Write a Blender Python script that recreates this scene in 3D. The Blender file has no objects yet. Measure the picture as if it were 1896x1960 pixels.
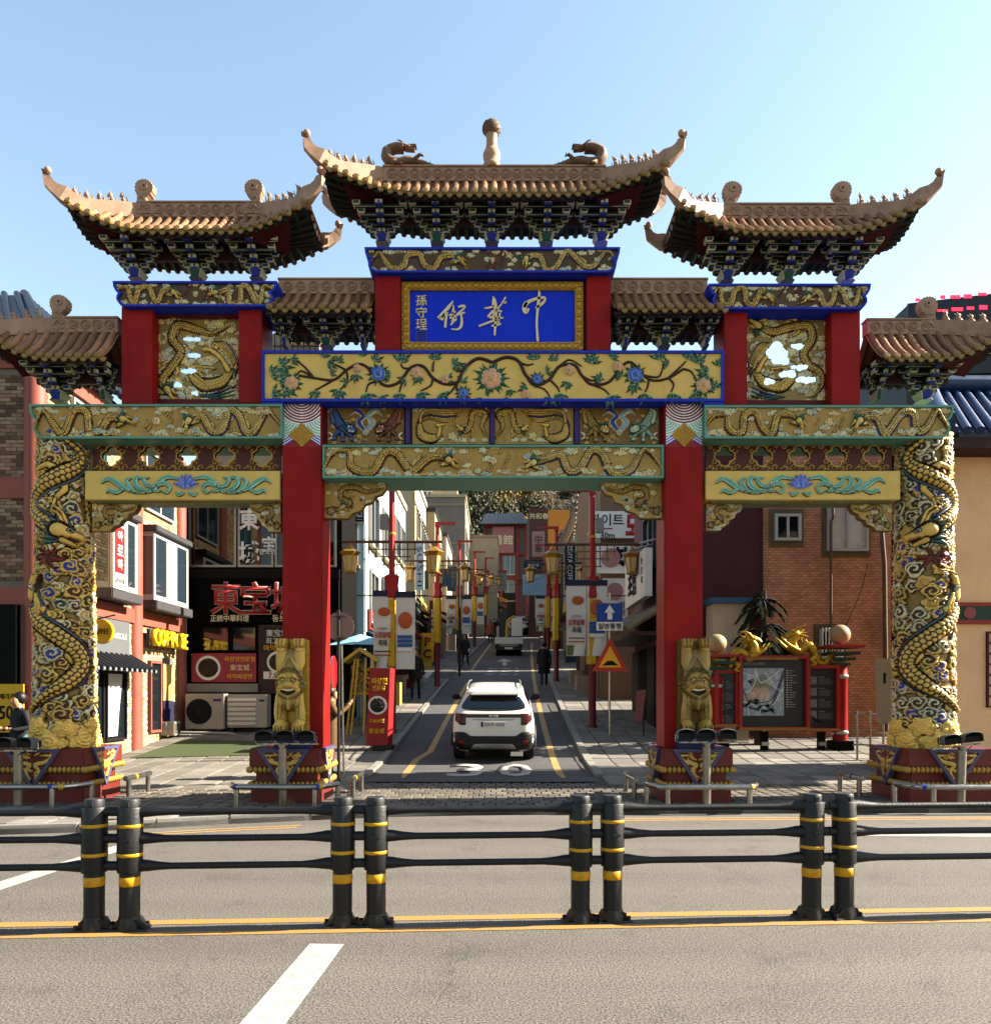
import bpy, bmesh, math, random
import numpy as np
from mathutils import Vector, Matrix, Euler
R = math.radians
random.seed(7)
scene = bpy.context.scene
COL = scene.collection

# ------------------------------------------------------------------ camera
F, CX, HY, HC = 1500.0, 948.0, 1330.0, 1.65      # focal length, principal column, horizon row (photo pixels), eye height in metres
cam_data = bpy.data.cameras.new('camera')
cam_data.sensor_fit = 'HORIZONTAL'
cam_data.sensor_width = 36.0
cam_data.lens = 36.0 * F / 1896.0
cam_data.shift_y = (HY - 980.0) / 1896.0
cam_data.clip_start = 0.1
cam_data.clip_end = 3000.0
cam = bpy.data.objects.new('camera', cam_data)
cam.location = (0, 0, HC)
cam.rotation_euler = (R(90), 0, 0)
COL.objects.link(cam)
scene.camera = cam

# ------------------------------------------------------------------ sky, sun, exposure
SUN_EL, SUN_AZ = 32.0, 5.5        # azimuth measured from +X towards +Y (behind the gate)
world = bpy.data.worlds.new('World')
scene.world = world
world.use_nodes = True
wn = world.node_tree
bg = wn.nodes['Background']
sky_tex = wn.nodes.new('ShaderNodeTexSky')
sky_tex.sky_type = 'NISHITA'
sky_tex.sun_disc = False
sky_tex.sun_elevation = R(SUN_EL)
sky_tex.sun_rotation = R(90 - SUN_AZ)
sky_tex.air_density = 1.5
sky_tex.dust_density = 0.85
sky_tex.ozone_density = 0.6
wn.links.new(sky_tex.outputs[0], bg.inputs[0])
bg.inputs[1].default_value = 0.05
sun_data = bpy.data.lights.new('sun', 'SUN')
sun_data.energy = 5.0
sun_data.angle = R(0.5)
sun_data.color = (1.0, 0.90, 0.74)
sun = bpy.data.objects.new('sun', sun_data)
d = Vector((math.cos(R(SUN_EL)) * math.cos(R(SUN_AZ)), math.cos(R(SUN_EL)) * math.sin(R(SUN_AZ)), math.sin(R(SUN_EL))))
sun.rotation_euler = d.to_track_quat('Z', 'Y').to_euler()
sun.location = d * 60
COL.objects.link(sun)
vs_ = scene.view_settings
vs_.view_transform = 'Standard'
vs_.look = 'None'
vs_.exposure = 2.6
vs_.gamma = 1.0
scene.cycles.max_bounces = 6
scene.cycles.use_denoising = True

# ------------------------------------------------------------------ measuring helpers
def X(px, Y): return (px - CX) / F * Y
def Z(py, Y): return HC - (py - HY) / F * Y
_GP = [(-50, 0), (13.5, 0), (17.4, .2), (22, .75), (34, 2.25), (49, 4.2), (70, 7.1), (85, 9.9), (120, 14.5), (400, 60)]
def ground(y):
    for (a, za), (b, zb) in zip(_GP, _GP[1:]):
        if y <= b: return za + (zb - za) * (y - a) / (b - a)
    return 60
def road_c(y): return -.28 + (.0032 * (y - 13) ** 1.6 if y > 13 else 0)

# ------------------------------------------------------------------ colour and materials
def c(h, k=1.0):
    h = h.lstrip('#'); r = []
    for i in (0, 2, 4):
        v = int(h[i:i + 2], 16) / 255
        r.append(k * (v / 12.92 if v <= .04045 else ((v + .055) / 1.055) ** 2.4))
    f = .43 + .27 * max(r) ** 2                       # paint read off the picture, brought down to real-world albedo
    return tuple(x * f for x in r)
MATS = {}
def mat(name, col, rough=.55, metal=0., var=.12, vs=3., bump=0., bs=60., spec=.25, attr=None, dirt=0., coat=0., emit=None, ov=0.):
    if name in MATS: return MATS[name]
    m = bpy.data.materials.new(name); m.use_nodes = True
    n = m.node_tree; L = n.links; b = n.nodes['Principled BSDF']
    if isinstance(col, str): col = c(col)
    tc = n.nodes.new('ShaderNodeTexCoord')
    src = None
    if attr:
        a = n.nodes.new('ShaderNodeVertexColor'); a.layer_name = attr; src = a.outputs[0]
    if var > 0:
        nz = n.nodes.new('ShaderNodeTexNoise'); nz.inputs['Scale'].default_value = vs; nz.inputs['Detail'].default_value = 6; nz.inputs['Roughness'].default_value = .65
        L.new(tc.outputs['Object'], nz.inputs['Vector'])
        mr = n.nodes.new('ShaderNodeMapRange'); mr.inputs[1].default_value = .3; mr.inputs[2].default_value = .7
        mr.inputs[3].default_value = 1 - var; mr.inputs[4].default_value = 1 + var * .6
        L.new(nz.outputs[0], mr.inputs[0])
        mx = n.nodes.new('ShaderNodeVectorMath'); mx.operation = 'SCALE'
        if src: L.new(src, mx.inputs[0])
        else: mx.inputs[0].default_value = col
        L.new(mr.outputs[0], mx.inputs[3]); src = mx.outputs[0]
        rr = n.nodes.new('ShaderNodeMapRange'); rr.inputs[3].default_value = max(rough - .12, .03); rr.inputs[4].default_value = min(rough + .12, 1)
        L.new(nz.outputs[0], rr.inputs[0]); L.new(rr.outputs[0], b.inputs['Roughness'])
    else: b.inputs['Roughness'].default_value = rough
    if ov > 0:
        oi = n.nodes.new('ShaderNodeObjectInfo'); om = n.nodes.new('ShaderNodeMapRange'); om.inputs[3].default_value = 1 - ov; om.inputs[4].default_value = 1 + ov * .7; L.new(oi.outputs['Random'], om.inputs[0])
        os_ = n.nodes.new('ShaderNodeVectorMath'); os_.operation = 'SCALE'; L.new(src, os_.inputs[0]); L.new(om.outputs[0], os_.inputs[3]); src = os_.outputs[0]
    if dirt > 0:
        n2 = n.nodes.new('ShaderNodeTexNoise'); n2.inputs['Scale'].default_value = vs * .45; n2.inputs['Detail'].default_value = 9; n2.inputs['Roughness'].default_value = .75
        mp = n.nodes.new('ShaderNodeMapping'); mp.inputs['Scale'].default_value = (1.6, 1.6, .35); L.new(tc.outputs['Object'], mp.inputs[0]); L.new(mp.outputs[0], n2.inputs['Vector'])
        rp = n.nodes.new('ShaderNodeMapRange'); rp.inputs[1].default_value = .5; rp.inputs[2].default_value = .75; rp.inputs[3].default_value = 0; rp.inputs[4].default_value = dirt
        L.new(n2.outputs[0], rp.inputs[0])
        mxx = n.nodes.new('ShaderNodeMix'); mxx.data_type = 'RGBA'
        L.new(rp.outputs[0], mxx.inputs[0])
        if src: L.new(src, mxx.inputs[6])
        else: mxx.inputs[6].default_value = (*col, 1)
        dk = n.nodes.new('ShaderNodeVectorMath'); dk.operation = 'MULTIPLY'; dk.inputs[1].default_value = (.36, .33, .3)
        if src: L.new(src, dk.inputs[0])
        else: dk.inputs[0].default_value = col
        L.new(dk.outputs[0], mxx.inputs[7]); src = mxx.outputs[2]
    if src: L.new(src, b.inputs['Base Color'])
    else: b.inputs['Base Color'].default_value = (*col, 1)
    b.inputs['Metallic'].default_value = metal
    b.inputs['Specular IOR Level'].default_value = spec
    b.inputs['Coat Weight'].default_value = coat
    if emit:
        b.inputs['Emission Color'].default_value = (*col, 1); b.inputs['Emission Strength'].default_value = emit
    if bump > 0:
        nb = n.nodes.new('ShaderNodeTexNoise'); nb.inputs['Scale'].default_value = bs; nb.inputs['Detail'].default_value = 4
        L.new(tc.outputs['Object'], nb.inputs['Vector'])
        bp = n.nodes.new('ShaderNodeBump'); bp.inputs['Strength'].default_value = bump; bp.inputs['Distance'].default_value = .02
        L.new(nb.outputs[0], bp.inputs['Height']); L.new(bp.outputs[0], b.inputs['Normal'])
    MATS[name] = m
    return m
def glass(name, col, rough=.06, spec=.8):
    return mat(name, col, rough, 0, 0, spec=spec)
GOLD = mat('gold_paint', '#dcaa3a', .4, .3, .25, 9, .25, 40, dirt=.35)
OCHRE = mat('ochre_paint', '#e8c46c', .6, 0, .12, 3, .06, 60, spec=.15, dirt=.2)
CREAM = mat('cream_paint', '#e9dcb4', .55, 0, .06)
RED = mat('red_lacquer', '#aa1c18', .5, 0, .25, 1.3, .1, 60, spec=.1, dirt=.45)
RED2 = mat('oxblood_paint', '#74141a', .55, 0, .2, 4, spec=.2, dirt=.25)
VERM = mat('vermilion_paint', '#b02418', .5, 0, .15, 3, spec=.25, dirt=.25)
BLUE = mat('blue_trim_paint', '#1a38c8', .55, 0, .2, 6, spec=.2, dirt=.2)
SIGNBLUE = mat('ultramarine_board', '#0434e0', .55, 0, .06, 2, spec=.15)
TEAL = mat('pale_teal_trim', '#6fae96', .55, 0, .12, 6, dirt=.25)
DKRED = mat('dark_red_wood', '#3c1012', .6, 0, .2, 5)
DKGREEN = mat('dark_green_paint', '#1f4a38', .6, 0, .2, 6, dirt=.2)
PALE = mat('pale_trim_paint', '#c6c29e', .6, 0, .15, 8, dirt=.3)
NAVY = mat('navy_paint', '#1c2f86', .55, 0, .15, 6)
SOFFIT = mat('soffit_wood', '#2c2620', .8, 0, .25, 6)
ROOFT = mat('glazed_roof_tile', '#b58662', .4, 0, .3, 6, .1, 50, dirt=.5, ov=.42)
RIDGE = mat('ridge_terracotta', '#ba957a', .6, 0, .25, 5, .2, 50, dirt=.42)
RIDGED = mat('ridge_medallion', '#a9805f', .6, 0, .15, 9, .1, 60, dirt=.3)
CAPGOLD = mat('tile_cap_glaze', '#b08e4c', .4, .1, .3, 30, dirt=.2)
RELIEF = mat('painted_relief', (1, 1, 1), .45, .05, .2, 7, .2, 60, attr='Col', spec=.25, dirt=.42)
STEEL = mat('brushed_steel', '#b9b6ae', .28, .95, .12, 8)
DKSTEEL = mat('dark_steel', '#34353a', .45, .4, .15, 8)
BLACKP = mat('black_plastic', '#131417', .5, 0, .2, 5, .06, 90)
YELLOWR = mat('reflective_yellow', '#f0b414', .4, 0, .1, 9)
WHITEP = mat('white_paint', '#e6e4dd', .5, 0, .05)
DARK = mat('dark_interior', '#0c0b0b', .8, 0, .1)
GLASS = glass('window_glass', '#1a2328')

# ------------------------------------------------------------------ mesh builder and scene tree
class MB:
    def __init__(s): s.v = []; s.f = []; s.m = []; s.s = []; s.mi = 0; s.sm = False
    def add(s, vs, fs):
        o = len(s.v); s.v += [tuple(p) for p in vs]
        for f in fs: s.f.append(tuple(i + o for i in f)); s.m.append(s.mi); s.s.append(s.sm)
        return s
    def mat(s, i, sm=None):
        s.mi = i
        if sm is not None: s.sm = sm
        return s
    def box(s, x0, x1, y0, y1, z0, z1):
        return s.add([(x0, y0, z0), (x1, y0, z0), (x1, y1, z0), (x0, y1, z0), (x0, y0, z1), (x1, y0, z1), (x1, y1, z1), (x0, y1, z1)],
                     [(0, 3, 2, 1), (4, 5, 6, 7), (0, 1, 5, 4), (1, 2, 6, 5), (2, 3, 7, 6), (3, 0, 4, 7)])
    def frust(s, b, t):                       # b,t = (x0,x1,y0,y1,z)
        return s.add([(b[0], b[2], b[4]), (b[1], b[2], b[4]), (b[1], b[3], b[4]), (b[0], b[3], b[4]), (t[0], t[2], t[4]), (t[1], t[2], t[4]), (t[1], t[3], t[4]), (t[0], t[3], t[4])],
                     [(0, 3, 2, 1), (4, 5, 6, 7), (0, 1, 5, 4), (1, 2, 6, 5), (2, 3, 7, 6), (3, 0, 4, 7)])
    def hexa(s, p): return s.add(p, [(0, 3, 2, 1), (4, 5, 6, 7), (0, 1, 5, 4), (1, 2, 6, 5), (2, 3, 7, 6), (3, 0, 4, 7)])
    def prism(s, pts, a, b, ax='y'):          # pts in the two other axes
        n = len(pts)
        area = sum(pts[i][0] * pts[(i + 1) % n][1] - pts[(i + 1) % n][0] * pts[i][1] for i in range(n))
        if (area < 0) != (ax == 'y' and False): pts = pts[::-1]
        g = {'y': lambda p, t: (p[0], t, p[1]), 'x': lambda p, t: (t, p[0], p[1]), 'z': lambda p, t: (p[0], p[1], t)}[ax]
        vs = [g(p, a) for p in pts] + [g(p, b) for p in pts]
        lo, hi = (a < b), None
        f0 = tuple(range(n)); f1 = tuple(range(2 * n - 1, n - 1, -1))
        sides = [((i + 1) % n, i, i + n, (i + 1) % n + n) for i in range(n)]
        flip = {'y': a > b, 'x': a < b, 'z': a < b}[ax]
        fs = [f0, f1] + sides
        if flip: fs = [f[::-1] for f in fs]
        return s.add(vs, fs)
    def ring(s, outer, inner, a, b):          # frame between two polygons in xz, extruded along y
        n = len(outer)
        vs = [(p[0], a, p[1]) for p in outer] + [(p[0], a, p[1]) for p in inner] + [(p[0], b, p[1]) for p in outer] + [(p[0], b, p[1]) for p in inner]
        fs = []
        for i in range(n):
            j = (i + 1) % n
            fs += [(i, j, n + j, n + i), (2 * n + j, 2 * n + i, 3 * n + i, 3 * n + j), (j, i, 2 * n + i, 2 * n + j), (n + i, n + j, 3 * n + j, 3 * n + i)]
        return s.add(vs, fs)
    def tube(s, path, r, n=8, caps=True, up=None, flat=1.0):
        path = [Vector(p) for p in path]; k = len(path)
        rs = r if hasattr(r, '__len__') else [r] * k
        vs = []; prev = None
        for i, p in enumerate(path):
            t = (path[min(i + 1, k - 1)] - path[max(i - 1, 0)]).normalized()
            if prev is None:
                a = Vector(up) if up else (Vector((0, 0, 1)) if abs(t.z) < .9 else Vector((1, 0, 0)))
                u = (a - t * a.dot(t)).normalized()
            else: u = (prev - t * prev.dot(t)).normalized()
            prev = u; w = t.cross(u)
            for j in range(n):
                an = 2 * math.pi * j / n
                vs.append(p + u * (rs[i] * math.cos(an) * flat) + w * (rs[i] * math.sin(an)))
        fs = [(i * n + j, i * n + (j + 1) % n, (i + 1) * n + (j + 1) % n, (i + 1) * n + j) for i in range(k - 1) for j in range(n)]
        s.add(vs, fs)
        if caps: s.cap(vs, n)
        return s
    def cap(s, vs, n):
        k = s.sm; s.sm = False; s.add(vs[:n], [tuple(range(n - 1, -1, -1))]); s.add(vs[-n:], [tuple(range(n))]); s.sm = k
    def lathe(s, prof, cx=0, cy=0, n=16, cap=True):
        vs = []; k = len(prof)
        for r, z in prof: vs += [(cx + r * math.cos(2 * math.pi * j / n), cy + r * math.sin(2 * math.pi * j / n), z) for j in range(n)]
        fs = [(i * n + j, i * n + (j + 1) % n, (i + 1) * n + (j + 1) % n, (i + 1) * n + j) for i in range(k - 1) for j in range(n)]
        s.add(vs, fs)
        if cap: s.cap(vs, n)
        return s
    def ball(s, p, r, n=10, m=7, sc=(1, 1, 1)):
        o = len(s.v); vs = []; fs = []
        for i in range(m + 1):
            th = math.pi * i / m
            for j in range(n):
                ph = 2 * math.pi * j / n
                vs.append((p[0] + r * sc[0] * math.sin(th) * math.cos(ph), p[1] + r * sc[1] * math.sin(th) * math.sin(ph), p[2] + r * sc[2] * math.cos(th)))
        for i in range(m):
            for j in range(n): fs.append((i * n + j, (i + 1) * n + j, (i + 1) * n + (j + 1) % n, i * n + (j + 1) % n))
        return s.add(vs, fs)
    def cylx(s, x0, x1, y, z, r, n=16): return s.tube([(x0, y, z), (x1, y, z)], r, n)
    def cyly(s, y0, y1, x, z, r, n=16): return s.tube([(x, y0, z), (x, y1, z)], r, n)
    def mesh(s, name, mats, off=(0, 0, 0)):
        me = bpy.data.meshes.new(name)
        me.from_pydata([(p[0] - off[0], p[1] - off[1], p[2] - off[2]) for p in s.v], [], s.f)
        for m in (mats if isinstance(mats, (list, tuple)) else [mats]): me.materials.append(m)
        me.polygons.foreach_set('material_index', s.m); me.polygons.foreach_set('use_smooth', s.s)
        me.update(); return me
    def build(s, name, mats, parent=None, bevel=0, loc=None):
        off = wloc(parent) if parent else (loc or (0, 0, 0))
        me = s.mesh(name, mats, off)
        if bevel:
            bm = bmesh.new(); bm.from_mesh(me); bmesh.ops.remove_doubles(bm, verts=bm.verts, dist=1e-5)
            bmesh.ops.bevel(bm, geom=[e for e in bm.edges if len(e.link_faces) == 2 and e.calc_face_angle(0) > .5], offset=bevel, segments=2, affect='EDGES', clamp_overlap=True)
            bm.to_mesh(me); bm.free()
        o = link(name, me, parent)
        if loc and not parent: o.location = loc
        return o
def wloc(o):
    v = Vector((0, 0, 0))
    while o: v += Vector(o.location); o = o.parent
    return v
def link(name, data, parent=None, loc=None, rot=None, sc=None):
    o = bpy.data.objects.new(name, data); COL.objects.link(o)
    if parent: o.parent = parent
    if loc: o.location = loc
    if rot: o.rotation_euler = rot
    if sc: o.scale = sc
    return o
def inst(name, me, parent, loc, rot=None, sc=None):       # shared mesh placed at a world position under a parent
    return link(name, me, parent, Vector(loc) - wloc(parent), rot, sc)
def tag(o, label=None, cat=None, group=None, kind=None):
    if label: o['label'] = label
    if cat: o['category'] = cat
    if group: o['group'] = group
    if kind: o['kind'] = kind
    return o
def thing(name, label, cat, loc=(0, 0, 0), group=None):
    return tag(link(name, None, None, loc), label, cat, group)
def struct(o): return tag(o, kind='structure')
def stuff(o): return tag(o, kind='stuff')
def copy_tree(o, parent=None, loc=None, rz=None, label=None):
    q = o.copy(); COL.objects.link(q); q.parent = parent
    if loc: q.location = loc
    if rz is not None: q.rotation_euler[2] = rz
    if label: q['label'] = label
    for ch in [k for k in KIDS.get(o.name, [])]: copy_tree(ch, q)
    return q
KIDS = {}
def note_kids(root):
    KIDS[root.name] = list(root.children)
    for k in root.children: note_kids(k)
def spline(pts, n=8, closed=False):
    pts = [tuple(p) for p in pts]; k = len(pts); out = []
    for i in range(k - 1 if not closed else k):
        g = lambda q: pts[q % k] if closed else pts[min(max(q, 0), k - 1)]
        p0, p1, p2, p3 = g(i - 1), g(i), g(i + 1), g(i + 2)
        for j in range(n):
            t = j / n
            out.append(tuple(.5 * (2 * b + (cc - a) * t + (2 * a - 5 * b + 4 * cc - dd) * t * t + (3 * b - a - 3 * cc + dd) * t ** 3) for a, b, cc, dd in zip(p0, p1, p2, p3)))
    if not closed: out.append(pts[-1])
    return out
_TXT = {}
TMP = bpy.data.scenes.new('drafting')
def evaluated(o):
    TMP.collection.objects.link(o); vl = TMP.view_layers[0]; vl.update(); dg = vl.depsgraph
    if dg is None:
        with bpy.context.temp_override(scene=TMP, view_layer=vl): dg = bpy.context.evaluated_depsgraph_get()
    dg.update()
    me = bpy.data.meshes.new_from_object(o.evaluated_get(dg)); bpy.data.objects.remove(o); return me
def text_mesh(s, depth=.01, bold=0.0):
    key = (s, depth, bold)
    if key in _TXT: return _TXT[key]
    cu = bpy.data.curves.new('lettering', 'FONT'); cu.body = s; cu.align_x = 'CENTER'; cu.resolution_u = 2; cu.offset = bold; cu.extrude = 0
    me = evaluated(bpy.data.objects.new('lettering', cu))
    co = np.zeros(len(me.vertices) * 3); me.vertices.foreach_get('co', co); co = co.reshape(-1, 3)
    lo, hi = co.min(0), co.max(0)
    _TXT[key] = (me, lo, hi); return _TXT[key]
def letters(s, parent, m, cx, y, cz, w=None, h=None, ax='-y', depth=.012, bold=.0, name='lettering', vertical=False):
    """flat-faced raised lettering centred at (cx, y, cz); ax: which way it faces"""
    if vertical: s = '\n'.join(s)
    me0, lo, hi = text_mesh(s, depth, bold)
    bw, bh = max(hi[0] - lo[0], 1e-4), max(hi[1] - lo[1], 1e-4)
    if w is None: w = h * bw / bh
    if h is None: h = w * bh / bw
    bm = bmesh.new(); bm.from_mesh(me0)
    r = bmesh.ops.extrude_face_region(bm, geom=bm.faces[:])
    top = [v for v in r['geom'] if isinstance(v, bmesh.types.BMVert)]
    for v in bm.verts: v.co.z = 0
    for v in top: v.co.z = 1
    tops = set(top)
    for v in bm.verts:
        u = ((v.co.x - lo[0]) / bw - .5) * w; q = ((v.co.y - lo[1]) / bh - .5) * h; t = depth if v in tops else 0
        v.co = {'-y': (u, -t, q), '+x': (t, u, q), '-x': (-t, -u, q), '+z': (u, q, t), '+y': (-u, t, q)}[ax]
    bmesh.ops.recalc_face_normals(bm, faces=bm.faces[:])
    me = bpy.data.meshes.new(name); bm.to_mesh(me); bm.free(); me.materials.clear(); me.materials.append(m)
    return inst(name, me, parent, (cx, y, cz)) if parent else link(name, me, None, (cx, y, cz))
def brush(strokes, m, parent, px, y, sz, depth=.015, name='brush_character'):
    """calligraphy: each stroke = list of (x, z, half width); px maps stroke units to world"""
    b = MB()
    for st in strokes:
        pts = spline(st, 5)
        L = []; Rr = []
        for i, p in enumerate(pts):
            a = pts[max(i - 1, 0)]; q = pts[min(i + 1, len(pts) - 1)]
            tx, tz = q[0] - a[0], q[1] - a[1]; l = math.hypot(tx, tz) or 1
            w = max(p[2], .4)
            L.append((p[0] - tz / l * w, p[1] + tx / l * w)); Rr.append((p[0] + tz / l * w, p[1] - tx / l * w))
        n = len(L); vs = []
        for (lx, lz), (rx, rz) in zip(L, Rr):
            for yy in (y, y - depth):
                a1 = px(lx, lz); a2 = px(rx, rz)
                vs += [(a1[0], yy, a1[1]), (a2[0], yy, a2[1])]
        fs = []
        for i in range(n - 1):
            o = i * 4; k = o + 4
            fs += [(o + 2, o + 3, k + 3, k + 2), (o, o + 2, k + 2, k), (o + 3, o + 1, k + 1, k + 3)]
        fs += [(0, 1, 3, 2), (n * 4 - 4, n * 4 - 2, n * 4 - 1, n * 4 - 3)]
        b.add(vs, fs)
    return b.build(name, m, parent)

# ------------------------------------------------------------------ carved relief: height and paint drawn on a grid, then cut into one mesh per carved piece
class Carve:
    def __init__(s, w, h, res, bgc, bgh=0.0):
        s.w, s.h, s.res = w, h, res
        s.nx, s.ny = int(round(w / res)) + 1, int(round(h / res)) + 1
        s.gx, s.gy = np.meshgrid(np.linspace(0, w, s.nx), np.linspace(0, h, s.ny))
        s.H = np.full((s.ny, s.nx), bgh); s.C = np.empty((s.ny, s.nx, 3)); s.C[:] = bgc
        s.I = np.zeros((s.ny, s.nx), int); s.names = {0: 'ground'}; s.hole = np.zeros((s.ny, s.nx), bool); s.cur = 0
    def new(s, name): s.cur = len(s.names); s.names[s.cur] = name; return s.cur
    def win(s, x, y, r):
        i0 = max(int((x - r) / s.res), 0); i1 = min(int((x + r) / s.res) + 2, s.nx); j0 = max(int((y - r) / s.res), 0); j1 = min(int((y + r) / s.res) + 2, s.ny)
        return (slice(j0, j1), slice(i0, i1)) if i1 > i0 and j1 > j0 else None
    def put(s, sl, mask, hh, col, over=True):
        H = s.H[sl]; mk = mask if over else (mask & (hh > H))
        H[mk] = hh[mk] if hasattr(hh, 'shape') else hh
        Cc = s.C[sl]
        if isinstance(col, np.ndarray) and col.ndim == 3: Cc[mk] = col[mk]
        else: Cc[mk] = col
        s.I[sl][mk] = s.cur
    def stroke(s, pts, rad, hgt, col, line=None, scale=0., scol=None, base=0., fin=None, over=True, lw=.25):
        pts = np.array(pts, float)
        if len(pts) < 2: return
        seg = np.hypot(*np.diff(pts, axis=0).T); acc = np.concatenate([[0], np.cumsum(seg)]); L = acc[-1]
        n = max(int(L / (s.res * .8)), 2); t = np.linspace(0, L, n)
        px = np.interp(t, acc, pts[:, 0]); py = np.interp(t, acc, pts[:, 1])
        rad = np.interp(np.linspace(0, 1, n), np.linspace(0, 1, len(rad)), rad) if hasattr(rad, '__len__') else np.full(n, rad)
        mr = rad.max() * 1.4 + s.res
        x0, x1, y0, y1 = px.min() - mr, px.max() + mr, py.min() - mr, py.max() + mr
        i0 = max(int(x0 / s.res), 0); i1 = min(int(x1 / s.res) + 2, s.nx); j0 = max(int(y0 / s.res), 0); j1 = min(int(y1 / s.res) + 2, s.ny)
        if i1 <= i0 or j1 <= j0: return
        D = np.full((j1 - j0, i1 - i0), 9.); S = np.zeros_like(D); O = np.zeros_like(D)
        tx = np.gradient(px); ty = np.gradient(py); l = np.hypot(tx, ty) + 1e-9; tx /= l; ty /= l
        for k in range(n):
            r = rad[k] * 1.4 + s.res
            a0 = max(int((px[k] - r) / s.res), i0); a1 = min(int((px[k] + r) / s.res) + 2, i1); b0 = max(int((py[k] - r) / s.res), j0); b1 = min(int((py[k] + r) / s.res) + 2, j1)
            if a1 <= a0 or b1 <= b0: continue
            sl = (slice(b0 - j0, b1 - j0), slice(a0 - i0, a1 - i0))
            dx = s.gx[b0:b1, a0:a1] - px[k]; dy = s.gy[b0:b1, a0:a1] - py[k]
            dd = np.hypot(dx, dy) / rad[k]
            m = dd < D[sl]
            D[sl][m] = dd[m]; S[sl][m] = t[k]; O[sl][m] = (-dx * ty[k] + dy * tx[k])[m]
        sl = (slice(j0, j1), slice(i0, i1)); m = D < 1
        hh = base + hgt * np.sqrt(np.clip(1 - D ** 2, 0, 1)); cc = np.empty(D.shape + (3,)); cc[:] = col
        if scale:
            a = S / scale; b = O / scale + .5; q = (a + .5 * (np.floor(b) % 2)) % 1 - .5; w = b % 1 - .5; rr = np.hypot(q + .15, w)
            e = rr > .42; cc[e] = scol if scol is not None else np.array(col) * .45; hh = hh - .25 * hgt * np.clip(rr * 1.6 - .3, 0, 1)
        if fin is not None:
            f = O * 1.0 > fin[0] * np.interp(S, t, rad); cc[f] = fin[1]
        if line is not None:
            e = D > 1 - lw; cc[e] = line
        s.put(sl, m, hh, cc, over)
        if line is not None:
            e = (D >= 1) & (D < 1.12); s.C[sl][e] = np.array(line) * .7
    def blob(s, x, y, R0, hgt, col, rim, rimc=.8, lobes=5, ph=0., sx=1., base=0., spiral=True, lines=None, pitch=.42, over=True):
        sl = s.win(x, y, R0 * max(sx, 1) * 1.35)
        if sl is None: return
        dx = (s.gx[sl] - x) / sx; dy = s.gy[sl] - y; r = np.hypot(dx, dy); th = np.arctan2(dy, dx)
        RR = R0 * (1 + .16 * np.cos(lobes * th + ph)); q = r / RR; m = q < 1
        hh = base + hgt * np.sqrt(np.clip(1 - q ** 2 * .85, 0, 1)); cc = np.empty(r.shape + (3,)); cc[:] = col
        if spiral:
            p = (r / (R0 * pitch) - th / (2 * math.pi) + ph) % 1; ln = (p < .34) & (q < .74); cc[ln] = rim; hh = hh + np.where(ln, hgt * .22, 0)
        e = q > rimc; cc[e] = rim; hh = np.where((q > rimc) & (q < .96), hh + hgt * .25, hh)
        e2 = q > .95
        if lines is not None: cc[e2] = lines
        s.put(sl, m, hh, cc, over)
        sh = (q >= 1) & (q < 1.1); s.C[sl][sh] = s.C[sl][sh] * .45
    def poly(s, pts, hgt, col, base=0.):
        pts = np.array(pts); x0, y0 = pts.min(0); x1, y1 = pts.max(0)
        i0 = max(int(x0 / s.res), 0); i1 = min(int(x1 / s.res) + 2, s.nx); j0 = max(int(y0 / s.res), 0); j1 = min(int(y1 / s.res) + 2, s.ny)
        if i1 <= i0 or j1 <= j0: return
        sl = (slice(j0, j1), slice(i0, i1)); m = inpoly(s.gx[sl], s.gy[sl], pts)
        s.put(sl, m, np.full(m.shape, base + hgt), col)
    def dragon(s, path, r, gold, fin, mane, scol, face=1, size=1.):
        """body from tail to head; the head looks along the last segment"""
        s.new('dragon'); ol = np.array(c('#3a2208'))
        p = spline(path, 10); n = len(p)
        rad = [r * (.25 + .75 * min(1, i / (n * .3))) * (1 if i < n * .9 else .85) for i in range(n)]
        pa = np.array(p); tn = np.gradient(pa, axis=0); ln = np.hypot(tn[:, 0], tn[:, 1])[:, None] + 1e-9; nm = np.stack([-tn[:, 1], tn[:, 0]], 1) / ln
        for k in (int(n * .36), int(n * .72)):                                  # legs
            for sd in (-1, 1):
                b = pa[k]; o = nm[k] * sd; q = tn[k] / ln[k]
                a1 = b + o * r * 1.8 + q * r * .8; a2 = a1 + q * r * 1.6 + o * r * .5
                s.stroke([b, a1, a2], [r * .7, r * .45, r * .35], .8 * r, gold, ol)
                for g in (-1, 0, 1):
                    dq = q * (1.1 - abs(g) * .2) + o * g * .75
                    s.stroke([a2, a2 + dq * r * 1.3], [r * .25, r * .1], .6 * r, np.array(gold) * 1.15, ol)
        q0 = pa + nm * np.array(rad)[:, None] * .95 * face
        s.stroke(q0, [x * .42 for x in rad], r * .55, fin, ol)
        s.stroke(p, rad, r * 1.1, gold, ol, scale=r * .62, scol=scol, base=.004, lw=.12)
        h = pa[-1]; dv = tn[-1] / ln[-1]; up = nm[-1] * face
        for a in np.linspace(-1.25, 1.25, 7):                                   # mane blowing back
            e = h - dv * r * (2.6 - abs(a)) + up * a * r * 2.1
            s.stroke(spline([h + up * a * r * .7, h - dv * r * 1.0 + up * a * r * 1.5, e], 6), [r * .5, r * .45, r * .1], r * .75, mane, np.array(mane) * .35, base=.006)
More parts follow.
